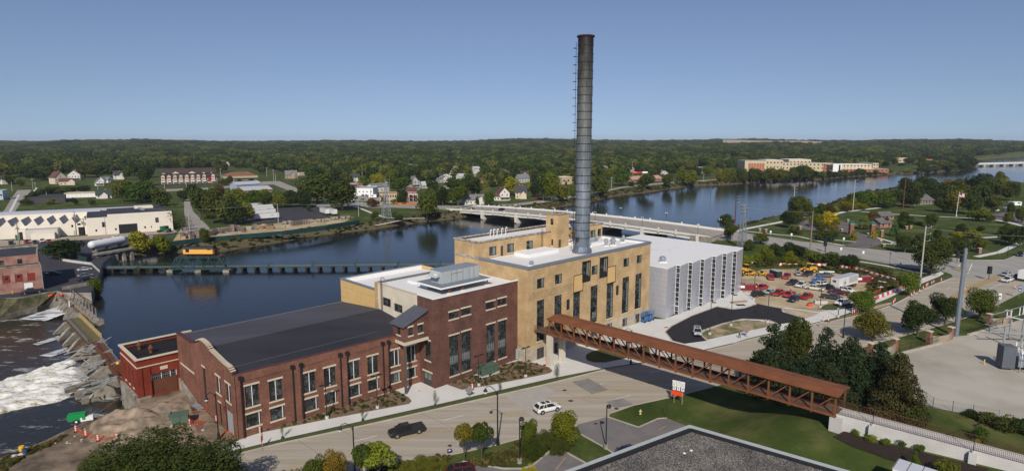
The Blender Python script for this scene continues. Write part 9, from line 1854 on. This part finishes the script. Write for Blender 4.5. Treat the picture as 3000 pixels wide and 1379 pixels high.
T=[(360,592,532,75,'m',G1,'left of the three big trees behind the black roofed factory'),(412,594,528,90,'m',BG,'middle of the three big trees behind the black roofed factory'),(470,604,552,66,'m',G1,'right of the three big trees behind the black roofed factory'),(375,527,487,38,'m',BG,'round bright tree right of the white gambrel house'),(428,545,489,50,'m',DK,'dark tree left of the apartment block'),(193,757,698,112,'m',DK,'big dark round tree beside the car park left of the tank'),(413,742,680,72,'m',YG,'bright yellow green tree right of the white tank'),(480,746,690,66,'m',YG,'second yellow green tree above the rail car'),(603,713,672,36,'m',G1,'small round tree among the pallets'),(505,672,584,64,'l',GYR,'bare greyish tree at the right corner of the white factory'),(535,676,620,60,'l',GYR,'second bare greyish tree beside the factory side street'),(588,645,550,62,'m',DK,'dark tree leftmost of the clump beside the trailers'),(622,655,560,66,'m',DK,'dark tree second of the clump beside the trailers'),(655,657,576,70,'m',DK,'dark tree in the middle of the clump beside the trailers'),(690,658,590,70,'m',DK,'dark tree nearest the white trailers'),(722,652,592,50,'m',G1,'green tree over the farthest white trailers'),(640,600,547,46,'m',MR,'dark red tree behind the dark clump'),(697,605,553,74,'m',YG,'light green tree behind the dark clump'),(745,605,560,60,'m',BG,'green tree right of the light green one'),(773,590,556,46,'m',YG,'yellow green tree before the pale shed'),(775,610,566,50,'m',G1,'tree left of the four behind the dark lot'),(815,609,563,55,'m',G1,'tree second of the four behind the dark lot'),(852,607,560,58,'m',DK,'tree third of the four behind the dark lot'),(895,608,556,62,'m',DK,'tree fourth of the four behind the dark lot'),(1002,616,538,115,'m',(1.3,1.05,.7),'big brownish olive tree above the right trailers'),(930,598,506,118,'m',G1,'big green tree behind the brownish olive one'),(655,545,526,22,'m',DK,'small dark tree left in front of the hip roofed hall'),(672,543,516,24,'m',DK,'pointed dark tree in front of the hip roofed hall'),(705,544,527,19,'m',DK,'round small tree before the middle of the hip roofed hall'),(736,542,523,22,'m',DK,'small tree at the right end of the hip roofed hall'),(1093,606,583,42,'m',(.9,.45,.6),'dark purple tree beside the street across the river'),(1097,645,620,28,'m',DK,'small round tree left of the lattice pylon base'),(1167,652,630,34,'m',G1,'small tree right of the lattice pylon base'),(1250,640,551,66,'m',G1,'tall shore tree left of the road bridge'),(1180,600,561,40,'m',DK,'dark round tree before the tan flats'),(1176,562,520,72,'m',BG,'big bright green tree behind the tan flats'),(1125,600,578,18,'m',DK,'small dark tree at the foot of the tan flats'),(1155,598,582,18,'m',BG,'small bright tree at the foot of the tan flats'),(1297,601,550,46,'m',DK,'dark tree left of the yellow green one above the bridge'),(1342,602,546,70,'m',YG,'yellow green tree left of the white ranch house'),(1398,601,577,13,'m',G1,'small narrow tree in front of the white ranch house'),(1434,602,560,38,'m',BG,'green tree right of the white ranch house'),(1420,580,512,40,'l',GYR,'bare tree behind the white ranch house'),(1383,578,518,66,'m',DK,'dark tree behind the white ranch house roof'),(1500,575,522,56,'m',YG,'light green tree between the two gabled houses'),(1478,572,530,40,'m',G1,'dark green tree behind the white gabled house'),(1545,560,535,34,'m',YG,'yellow tree behind the charcoal roofed house'),(1592,590,508,60,'m',G1,'tall tree right of the charcoal roofed house'),(1570,578,535,46,'m',DK,'dark tree behind the charcoal roofed house'),(1617,592,500,56,'m',YG,'tall yellowish tree left of the chimney'),(1648,592,545,46,'m',G1,'small green tree left of the chimney on the river path'),(1676,590,540,24,'m',YG,'yellowish small tree touching the chimney on the left'),(1658,560,528,16,'c',DK,'dark spruce before the tan block left of the chimney'),(1752,576,512,60,'m',G1,'round tree right of the chimney on the river path'),(1822,545,491,52,'m',BG,'bright green tree right of the chimney farther back'),(1888,556,510,62,'m',G1,'broad tree on the bank before the pink roofed building'),(1955,550,512,40,'m',G1,'tree right of the pink roofed building'),(2015,545,497,56,'m',YG,'light tree left of the far river bend'),(1998,538,490,42,'m',YG,'yellow tree behind the light tree at the far bend'),(1770,566,550,18,'s',DK,'small dark shrub on the river path'),(1850,546,528,18,'s',DK,'dark conical shrub before the pink roofed building'),(1720,582,556,34,'m',YG,'light tree just right of the chimney'),(2125,668,630,54,'m',G1,'broad tree at the right end of the road bridge behind'),(2140,704,648,40,'n',DK,'dark tree in front of the lattice pylon'),(2005,705,668,80,'n',G1,'broad tree between the bridge and the white annex roof'),(2228,714,680,48,'m',G1,'small tree right of the lattice pylon'),(2195,734,704,34,'m',G1,'low tree behind the annex roof corner'),(2322,632,578,54,'m',DK,'left of the two tall shore trees in the park'),(2350,634,580,60,'m',G1,'right of the two tall shore trees in the park'),(2371,637,600,30,'m',G1,'slim tree beside the tall shore trees'),(2403,636,597,36,'m',BG,'round tree on the shore path'),(2434,630,601,38,'m',MR,'dark maroon tree on the shore path'),(2446,628,607,28,'m',YL,'small yellow tree beside the maroon one'),(2478,614,588,44,'m',YL,'left yellow tree at the dock'),(2502,614,584,38,'m',YL,'right yellow tree at the dock'),(2483,620,602,34,'m',MR,'maroon tree before the yellow trees at the dock'),(2529,616,598,28,'m',YL,'small yellow tree right of the dock pole'),(2312,668,618,56,'n',DK,'dark round tree left of the circular drive'),(2332,655,617,48,'m',BR,'brownish tree behind the dark round one'),(2318,684,662,20,'c',DK,'left small conifer beside the circular drive'),(2335,686,664,24,'c',DK,'right small conifer beside the circular drive'),(2394,664,624,48,'m',YL,'left yellow tree on the circular drive'),(2428,665,622,50,'m',YL,'right yellow tree on the circular drive'),(2446,672,641,28,'m',YL,'low yellow tree on the drive island'),(2404,682,656,36,'m',BR,'left brown tree before the yellow ones'),(2437,682,655,36,'m',BR,'right brown tree before the yellow ones'),(2402,704,679,42,'m',G1,'left low tree by the cross street'),(2440,706,678,48,'m',G1,'right low tree by the cross street'),(2500,701,673,24,'c',YL,'golden conical shrub at the left gate pillar'),(2559,698,672,24,'c',YL,'golden conical shrub at the right gate pillar'),(2533,672,638,42,'m',G1,'tree seen through the park gateway'),(2558,660,620,36,'m',(1.9,.9,.6),'reddish topped tree behind the park gateway'),(2592,664,638,26,'m',G1,'tree beside the park pavilions'),(2622,692,650,32,'c',BL,'blue spruce right of the park gateway'),(2650,668,624,48,'m',DK,'dark round tree right of the pavilions'),(2638,672,648,28,'m',BG,'bright small tree beside the blue spruce'),(2726,666,628,40,'m',DK,'lone round tree in the middle of the lawn'),(2690,658,644,26,'s',BR,'low brown shrub on the lawn'),(2725,803,712,128,'n',DK,'big dark spreading tree at the street corner'),(2712,745,690,80,'m',DK,'dark tree behind the big spreading one'),(2650,740,688,62,'n',DK,'dark round tree on the verge of the cross street'),(2745,705,668,24,'m',DK,'small dark tree on the lawn right'),(2815,692,657,38,'m',DK,'dark tree behind the gold one'),(2870,682,662,28,'m',DK,'small round tree right on the lawn'),(2803,702,680,32,'m',GO,'small gold tree on the lawn'),(2850,698,672,42,'m',YG,'yellow green tree right of the gold one'),(2955,692,660,58,'m',YG,'wide yellow green tree near the right edge'),(2988,724,664,72,'m',DK,'dark tree at the right edge by the corner'),(2945,712,672,48,'m',DK,'dark tree before the wide yellow green one'),(2808,742,694,62,'m',DK,'dark tree behind the corner bed'),(2765,738,698,60,'m',BR,'brown green tree left of the corner bed'),(2862,738,698,52,'m',BR,'brown green tree at the corner bed right'),(2865,648,616,72,'m',YG,'broad olive tree right of the flagpole'),(2902,650,627,30,'m',G1,'small tree at the right of the broad olive one'),(2952,656,622,30,'m',G1,'narrow tree beside the park lot'),(2994,652,610,44,'m',DK,'dark tree right of the park lot'),(2958,640,595,24,'m',DK,'tall slim tree in the park lot'),(2522,912,846,80,'n',BG,'green street tree over the row of barriers'),(2658,866,798,66,'n',BG,'green street tree left of the tall pole with arms'),(2556,999,916,112,'n',(1.2,1.05,.8),'olive round street tree leftmost behind the curved walls'),(2688,983,878,100,'n',DK,'dark street tree left of the steel pole'),(2768,952,866,98,'n',DK,'dark street tree directly behind the steel pole'),(2868,936,850,94,'n',G1,'round street tree right of the steel pole'),(2258,1150,946,165,'p',(1,1.05,1),'large dark pine leftmost behind the footbridge'),(2322,1115,932,105,'n',(1.1,.95,.8),'brownish green tree rising between the pines'),(2411,1140,958,130,'p',(1,1,1),'tall pointed pine second from the left'),(2486,1165,986,170,'p',(1,1.05,1),'broad pine in the middle of the group'),(2350,1180,1040,150,'p',(.9,1,1),'low pine in front of the brownish tree'),(2565,1178,1000,130,'p',(.9,1,1),'dark pine right of the broad one'),(2425,1190,1060,150,'p',(1,1,1),'low pine close to the footbridge'),(2622,1225,1030,150,'p',(2.2,1.3,1.0),'reddish brown pine at the right end of the group'),(2655,1238,1165,70,'s',BG,'bright shrub under the reddish pine'),(215,740,724,30,'s',G1,'low shrub at the foot of the big dark tree'),(283,868,799,40,'s',YG,'olive willow bush on the river wall'),(1360,1350,1242,62,'u',(1.3,1.0,.7),'left reddish green sumac tree on the kerb'),(1412,1343,1237,66,'u',(1.1,1.1,.7),'right green sumac tree on the kerb'),(1549,1312,1234,56,'n',(2.2,1.8,.9),'small yellowish tree beside the parking lamp'),(1655,1307,1212,92,'n',(2.4,1.95,.7),'bright yellow round tree before the entrance lot'),(1603,1318,1255,70,'b',DK,'dark shrub between the two yellow trees'),(1640,1325,1275,60,'b',DK,'dark shrub under the bright yellow tree'),(1560,1335,1290,70,'b',G1,'green shrub below the small yellowish tree'),(1110,1410,1302,118,'u',BG,'bushy green tree at the bottom beside the street lamp'),(1062,1420,1306,76,'u',G1,'green tree left of the bushy one at the bottom'),(985,1440,1326,80,'n',(1.6,1.0,.7),'reddish green tree at the bottom'),(925,1450,1334,80,'n',G1,'leftmost green tree in the bottom row'),(850,1450,1366,90,'b',(1.5,1.1,.7),'reddish shrub at the bottom edge left'),(1250,1385,1338,110,'b',G1,'low green bush by the campaign signs'),(1180,1400,1348,80,'b',G1,'low bush right of the bushy tree at the bottom'),(1550,1420,1358,56,'b',(3.2,2.6,.7),'small yellow shrub at the bottom edge'),(455,1520,1262,430,'b',(.95,.95,.8),'huge dark green bush at the bottom left'),(630,1480,1345,140,'b',(.95,.95,.8),'right shoulder of the huge bush at the bottom left'),(330,1480,1300,170,'b',(.95,.95,.8),'left shoulder of the huge bush at the bottom left'),(2585,803,780,48,'s',DK,'dark shrub above the white and red barriers'),(2245,768,722,42,'m',YG,'yellow green bush tree behind the barriers left'),(2215,766,736,40,'s',BG,'green shrub behind the annex corner'),(2276,760,716,54,'m',DK,'dark tree in the thicket behind the yard, left'),(2310,752,714,50,'m',DK,'dark tree in the thicket behind the yard, middle'),(2342,752,718,52,'m',DK,'dark tree in the thicket behind the yard, right'),(2312,776,738,48,'m',YL,'yellow tree in the thicket behind the yard'),(2378,774,734,62,'m',G1,'green tree behind the wheel loader'),(2428,778,742,58,'m',G1,'green tree right of the wheel loader'),(2483,782,746,62,'m',DK,'dark tree above the semi trailer office'),(2188,772,744,34,'s',BG,'bright shrub at the annex corner'),(2455,778,756,50,'s',G1,'low shrub above the generator'),(2268,775,745,40,'s',G1,'green shrub left of the yellow thicket tree'),(2345,778,757,44,'s',G1,'low shrub right of the yellow thicket tree'),(2850,1222,1196,44,'s',DK,'left dark shrub below the gravel yard'),(2895,1238,1205,56,'s',DK,'second dark shrub below the gravel yard'),(2945,1258,1208,66,'s',DK,'third dark shrub below the gravel yard'),(2990,1268,1212,60,'s',DK,'rightmost dark shrub below the gravel yard'),(2868,1290,1238,40,'s',BG,'lone bright shrub on the grass slope'),(2858,1300,1280,20,'s',YL,'tiny yellow shrub beside the ramp'),(2552,1290,1270,34,'s',BG,'small shrub left on the mulch below the ramp wall'),(2592,1302,1286,26,'s',BG,'second small shrub on the mulch below the ramp wall'),(2640,1302,1284,28,'s',BG,'third small shrub on the mulch below the ramp wall'),(2692,1318,1297,28,'s',BG,'fourth small shrub on the mulch below the ramp wall'),(2678,1372,1318,34,'c',BG,'small conifer on the mulch'),(2772,1385,1335,60,'s',G1,'round shrub at the bottom right pilaster'),(2505,1275,1260,20,'s',BG,'tiny shrub at the start of the ramp wall'),(2120,640,625,1,'s',DK,'')]
for u,vb,vt,wpx,kd,ti,lb_ in T:
 if lb_:tree(u,vb,vt,wpx,kd,ti,lb_)
TW={G1:'green',DK:'dark green',BG:'bright green',YG:'yellow green',BR:'brownish',OR:'orange brown'}
def auto(lst,label,grp,kd='m',tints=(G1,DK,BG,YG,G1)):
 for(u,vb,vt,wp)in lst:ti=rnd.choice(tints);tree(u,vb,vt,wp,kd,ti,TW.get(ti,'olive')+' '+label,TW.get(ti,'olive')+' '+grp)
auto([(2104+i*20+RU(-4,4),545-i*1.35,498-RU(0,12)+(4 if i<3 else 0),34+RU(-4,8))for i in range(15)],'tree in the unbroken bank wood before the school','bank trees before the school',tints=(G1,G1,DK,(1.2,1.1,.75)))
auto([(2410+i*17,524-i*.95,506-RU(0,14),20)for i in range(12)],'small tree on the bank in front of the school','small bank trees before the school',tints=(G1,DK))
auto([(2500+i*24,607+RU(-3,3),566-RU(0,8),50)for i in range(8)],'tree in the park row before the lodge','park row before the lodge',tints=(G1,DK,DK,BG))
auto([(2655+i*19,RU(560,600),RU(522,548),56)for i in range(17)],'tree in the wood on the park point','trees on the park point',tints=(G1,DK,DK,(1.2,1.1,.75)))
auto([(2700,560,527,70),(2790,572,530,62),(2872,565,508,92),(2930,550,505,38),(2760,622,582,50),(2800,626,565,66),(2836,628,560,66),(2730,590,540,54),(2960,570,535,50),(2905,620,575,54)],'tall tree in the wood on the park point','tall trees on the park point',tints=(DK,(1.2,1.1,.75),OR,DK,BR))
auto([(2700+i*22,506-i*.5,490-RU(0,8),30)for i in range(7)]+[(2785,497,478,40),(2815,495,474,40),(2845,486,462,44)],'tree on the spit across the river near the far bridge','trees on the far spit',tints=(G1,DK))
auto([(880,600,575,26),(905,620,602,18),(1290,596,560,40),(1265,560,528,46),(1230,545,515,40),(1150,540,500,50),(1105,545,506,50),(1065,545,515,40),(1020,545,505,50),(985,530,495,50),(1330,560,520,60),(1375,545,508,50),(1420,530,500,46),(1465,535,508,46),(1505,525,495,50),(1550,515,480,46),(1590,520,490,46),(1640,520,480,44),(1250,520,485,60),(1300,515,478,60),(1200,520,490,50),(1150,510,470,60),(1090,510,475,60),(1035,505,470,60),(880,510,480,50),(830,500,470,50),(790,495,465,50),(915,520,490,50),(1700,540,500,44),(1780,525,495,44),(1730,510,480,50),(1920,520,488,44),(1960,515,480,50),(2040,520,492,40),(2070,515,485,44),(1830,480,460,50)],'tree among the houses in the town across the river','trees among the town houses')
auto([(440,520,485,50),(30,540,515,40),(60,515,480,50),(105,530,495,60),(130,525,490,60),(150,505,470,60),(250,520,480,60),(285,520,480,60),(320,505,470,60),(10,520,480,60),(395,515,475,60),(95,590,565,40),(120,580,555,34),(60,545,525,34),(160,565,545,50),(200,566,548,60),(250,562,545,50),(140,570,552,40),(75,600,583,40),(150,600,583,30),(220,600,580,24),(270,600,585,24),(430,590,560,50),(560,570,540,40),(575,600,560,50),(540,590,560,40),(620,520,490,50),(650,505,480,50),(760,510,480,40),(600,490,470,60),(540,485,462,60),(480,485,462,60)],'tree around the houses at the far left','trees around the left houses',tints=(G1,DK,DK,G1,BR))
auto([(2640+i*21,RU(480,500),RU(462,480),34)for i in range(9)],'tree between the school and the far bridge','trees beyond the school',tints=(G1,DK,G1))
# saplings by the sidewalk
for u,v,vt,lb_ in[(828,1284,1228,'newly planted sapling, leftmost on the grass strip'),(1063,1231,1185,'newly planted sapling before the low brick wing'),(1275,1188,1135,'newly planted sapling at the corner slab'),(1464,1147,1105,'newly planted sapling beside the planting bed'),(1632,1109,1056,'newly planted leafy sapling before the footbridge piers')]:
 t=tree(u,v,vt,22 if 'leafy' in lb_ else 14,'l',(1.5,1.4,1),lb_);k=MB(t.location[:]);k.lathe([(.28,0),(.22,.25),(.08,.55)],8,M('watering_bag',(.012,.05,.035),.7,.1));k.mk('watering_bag',t)
# scattering helper for uncountable growth
def scatter(name,pts,rots,scls,idx,meshes,label,cat,kind='stuff',color=(1,1,1)):
 src=bpy.data.collections.new(name+'_source')
 for i,m in enumerate(meshes):o=bpy.data.objects.new(f'{name}_plant_{i:02d}',m);o.color=(*color,1);src.objects.link(o)
 me=bpy.data.meshes.new(name);me.vertices.add(len(pts));me.vertices.foreach_set('co',np.array(pts,np.float32).ravel())
 a=me.attributes.new('scl','FLOAT_VECTOR','POINT');a.data.foreach_set('vector',np.array(scls,np.float32).ravel())
 a=me.attributes.new('rot','FLOAT','POINT');a.data.foreach_set('value',np.array(rots,np.float32))
 a=me.attributes.new('pick','INT','POINT');a.data.foreach_set('value',np.array(idx,np.int32))
 o=bpy.data.objects.new(name,me);COL.objects.link(o);g=bpy.data.node_groups.new(name,'GeometryNodeTree')
 g.interface.new_socket('Geometry',in_out='INPUT',socket_type='NodeSocketGeometry');g.interface.new_socket('Geometry',in_out='OUTPUT',socket_type='NodeSocketGeometry')
 N=g.nodes.new;gi=N('NodeGroupInput');go_=N('NodeGroupOutput');ip=N('GeometryNodeInstanceOnPoints');ci=N('GeometryNodeCollectionInfo');SV(ci,'Collection',src);SV(ci,'Separate Children',True);SV(ci,'Reset Children',True)
 def at(nm,tp):n=N('GeometryNodeInputNamedAttribute');n.data_type=tp;SV(n,'Name',nm);return[s for s in n.outputs if s.enabled][0]
 cx_=N('ShaderNodeCombineXYZ');g.links.new(at('rot','FLOAT'),cx_.inputs[2]);g.links.new(gi.outputs[0],ip.inputs['Points']);g.links.new(ci.outputs[0],ip.inputs['Instance']);SV(ip,'Pick Instance',True)
 g.links.new(at('pick','INT'),ip.inputs['Instance Index']);g.links.new(cx_.outputs[0],ip.inputs['Rotation']);g.links.new(at('scl','FLOAT_VECTOR'),ip.inputs['Scale']);g.links.new(ip.outputs[0],go_.inputs[0])
 md=o.modifiers.new('scatter','NODES');md.node_group=g;tag(o,label,cat,None,kind);return o
FB_=[(-900,560),(-300,535),(60,515),(150,512),(340,515),(440,498),(640,495),(760,496),(830,505),(900,525),(1000,530),(1090,532),(1200,530),(1300,545),(1440,552),(1500,535),(1650,535),(1750,515),(1900,508),(2050,498),(2180,495),(2615,493),(2640,474),(2840,474),(2860,462),(3000,452),(3900,445)]
rs_=np.random.RandomState(77)
def gen(r0,r1,n):
 az=rs_.uniform(-.80,.80,n);e=2 if r0<1000 else 1.4;rr=rs_.uniform(r0**e,r1**e,n)**(1/e);return rr*np.sin(az),rr*np.cos(az)
house_xy=np.array([[o.location.x,o.location.y]for o in COL.objects if o.parent is None and o.get('category')in('house','building','store','school','storage building')and math.hypot(o.location.x,o.location.y)>300])
def mask(X,Y,rad=13):
 F=Y*cT+CAMH*sT;U=Y*sT-CAMH*cT;u=1500+FPX*X/F;v=689.5-FPX*U/F
 lim=np.interp(u,[a for a,_ in FB_],[b_ for _,b_ in FB_]);ok=v<lim
 ok&=sdf(X,Y,UP)>9
 for hx,hy in house_xy:ok&=(np.hypot(X-hx-6,Y-hy-2)>rad)&(np.hypot(X-hx*.97-6,Y-hy*.97)>rad+1)&(np.hypot(X-hx*.94-6,Y-hy*.94)>rad)&(np.hypot(X-hx*.915-6,Y-hy*.915)>rad-3)
 ok&=~((u>2170)&(u<2610)&(v>494)&(v<520))
 rr=np.hypot(X,Y);az=np.arctan2(X,Y);ok&=~((az>fa)&(az<fb_)&(rr>3250)&(rr<4330))
 return ok,u,v
pts=[];scl=[];rot=[];idx=[]
X,Y=gen(420,1300,9500);ok,u,v=mask(X,Y);X,Y=X[ok],Y[ok];Z=tz(X,Y)
for x,y,z in zip(X,Y,Z):h=RU(9,18);w_=h*RU(.8,1.15);pts.append((x,y,z-.5));scl.append((w_,w_,h));rot.append(rnd.random()*6.28);idx.append(rnd.randrange(3))
X,Y=gen(1300,6500,44000);ok,u,v=mask(X,Y,20);X,Y=X[ok],Y[ok];Z=tz(X,Y)
for x,y,z in zip(X,Y,Z):
 r_=math.hypot(x,y);w_=RU(20,34)*(1+max(0,r_-2500)/5000);h=RU(9,20)+(6 if rnd.random()<.12 else 0);pts.append((x,y,z-3));scl.append((w_,w_,h));rot.append(rnd.random()*6.28);idx.append(3+rnd.randrange(2))
FM=[cm_('forest_crown',i,12,700,.062,leaf_f)for i in(71,72,73)]+[cm_('forest_clump',i,26,900,.05,leaf_f,'clump')for i in(81,82)]
scatter('forest',pts,rot,scl,idx,FM,'dense green forest and town trees stretching to the horizon','forest')
# bank scrub
bp_pts=[];bs=[];br_=[];bi=[]
nU=len(UP)
for i in range(nU-9):
 a,b_=Vector(UP[i]),Vector(UP[i+1]);Ln=(b_-a).length;am=(a+b_)/2
 if Ln>400 or am.length>1500:continue
 if am.x>4 and am.x<115 and am.y<300 and am.y>120:continue
 d=(b_-a).normalized();n_=Vector((-d.y,d.x))
 if float(sdf(np.array([am.x+n_.x*3]),np.array([am.y+n_.y*3]),UP)[0])<0:n_=-n_
 m_=int(Ln/(.9 if am.length<500 else 1.8))
 for j in range(m_):
  q=a.lerp(b_,rnd.random())+n_*RU(.3,6.5);s_=RU(.8,2.4)*(1 if am.length<500 else 1.5);bp_pts.append((q.x,q.y,None));bs.append((s_*1.3,s_*1.3,s_*RU(.6,1.1)));br_.append(rnd.random()*6.28);bi.append(rnd.randrange(2))
for poly_,n_ in(([(2175,770),(2240,745),(2400,745),(2500,765),(2640,820),(2640,842),(2560,835),(2440,795),(2300,782),(2180,785)],340),([(2540,820),(2640,815),(2650,838),(2570,860),(2540,850)],120),([(0,1338),(120,1290),(195,1258),(215,1262),(150,1305),(60,1345),(0,1390)],330),([(1300,1372),(1420,1340),(1520,1300),(1600,1290),(1590,1330),(1480,1365)],260),([(820,1390),(1000,1395),(1200,1352),(1330,1328),(1300,1366),(1190,1400)],170),([(90,563),(170,558),(300,565),(190,574),(100,572)],100)):
 us=[p[0]for p in poly_];vs=[p[1]for p in poly_];A_=np.array(poly_,float);c_=0
 while c_<n_:
  uu,vv=RU(min(us),max(us)),RU(min(vs),max(vs))
  if float(sdf(np.array([uu]),np.array([vv]),poly_)[0])<0:x,y,z=G(uu,vv);s_=RU(.5,1.6)*(.6 if vv>1000 else 1.2);bp_pts.append((x,y,z));bs.append((s_*1.3,s_*1.3,s_*.8));br_.append(rnd.random()*6.28);bi.append(rnd.randrange(2));c_+=1
_q=np.array([(a[0],a[1])for a in bp_pts]);_z=tz(_q[:,0],_q[:,1]);bp_pts=[(a[0],a[1],_z[i]-.1 if a[2]is None else a[2])for i,a in enumerate(bp_pts)]
SM=[cm_('scrub',i,8,260,.09,leafmat('scrub_leaves',(.035,.045,.012),(.075,.07,.022),(.16,.12,.04),.3),'shrub')for i in(91,92)]
scatter('bank_scrub',bp_pts,br_,bs,bi,SM,'weedy scrub along the river banks and rough verges','scrub')
# bed plants
bp_pts=[];bs=[];br_=[];bi=[]
for poly_,n_ in(([(717,1275),(956,1227),(1199,1181),(1206,1173),(1163,1143),(1100,1160),(900,1222)],110),([(1312,1126),(1418,1130),(1536,1107),(1618,1085),(1563,1062),(1519,1056),(1400,1088)],190)):
 c_=0
 while c_<n_:
  uu,vv=RU(700,1630),RU(1050,1280)
  if float(sdf(np.array([uu]),np.array([vv]),poly_)[0])<-2:x,y=P(uu,vv,.1);s_=RU(.25,.6)*(1.7 if rnd.random()<.1 else 1);bp_pts.append((x,y,.1));bs.append((s_*1.4,s_*1.4,s_));br_.append(rnd.random()*6.28);bi.append(rnd.randrange(2));c_+=1
scatter('bed_plants',bp_pts,br_,bs,bi,SM,'rows of small new plants in the mulch beds','plants',color=(1.1,1.4,.7))
# mulch under the ramp wall
k=MB();mp_=[G(u,v)for u,v in[(2478,1262),(2530,1288),(2640,1310),(2760,1340),(2900,1375),(2860,1400),(2700,1380),(2600,1345),(2500,1310),(2440,1280)]]
k.sheet([(x,y)for x,y,z in mp_],lambda x,y:float(tz(x,y))+.12,dmulch);k.mk('mulch_bed',kind='structure')
# loose rocks by the pit and bank
rk=[M('pale_rock',(.36,.32,.26),.9,.2,2)]
for i in range(46):
 if i<26:u,v=RU(380,600),RU(1180,1270)
 else:u,v=RU(150,330),RU(1235,1300)
 if v<1192+abs(u-480)*.12 and u<520:continue
 x,y,z=G(u,v);s_=RU(.12,.38);k=MB((x,y,z));k.lathe([(s_*.8,0),(s_,s_*.4),(s_*.5,s_*.8),(.02,s_*.85)],6,rk[0]);k.mk('rock',label='pale loose rock on the excavated dirt by the pump house',cat='rock',grp='loose rocks on the dirt',loc=(x,y,z))
# HAZE
hz=bpy.data.materials.new('haze_air');hz.use_nodes=True;hn=hz.node_tree;hn.nodes.clear();ho=hn.nodes.new('ShaderNodeOutputMaterial');pv=hn.nodes.new('ShaderNodeVolumePrincipled');SV(pv,'Color',(.72,.83,1,1));SV(pv,'Density',.000048);SV(pv,'Anisotropy',0.0);hn.links.new(pv.outputs[0],ho.inputs['Volume'])
k=MB();k.box(-14500,14500,-300,14600,-14,110,None or hz);hb_=k.mk('haze',kind='stuff');hb_['label']='thin bluish air haze over the whole view';hb_['category']='haze'
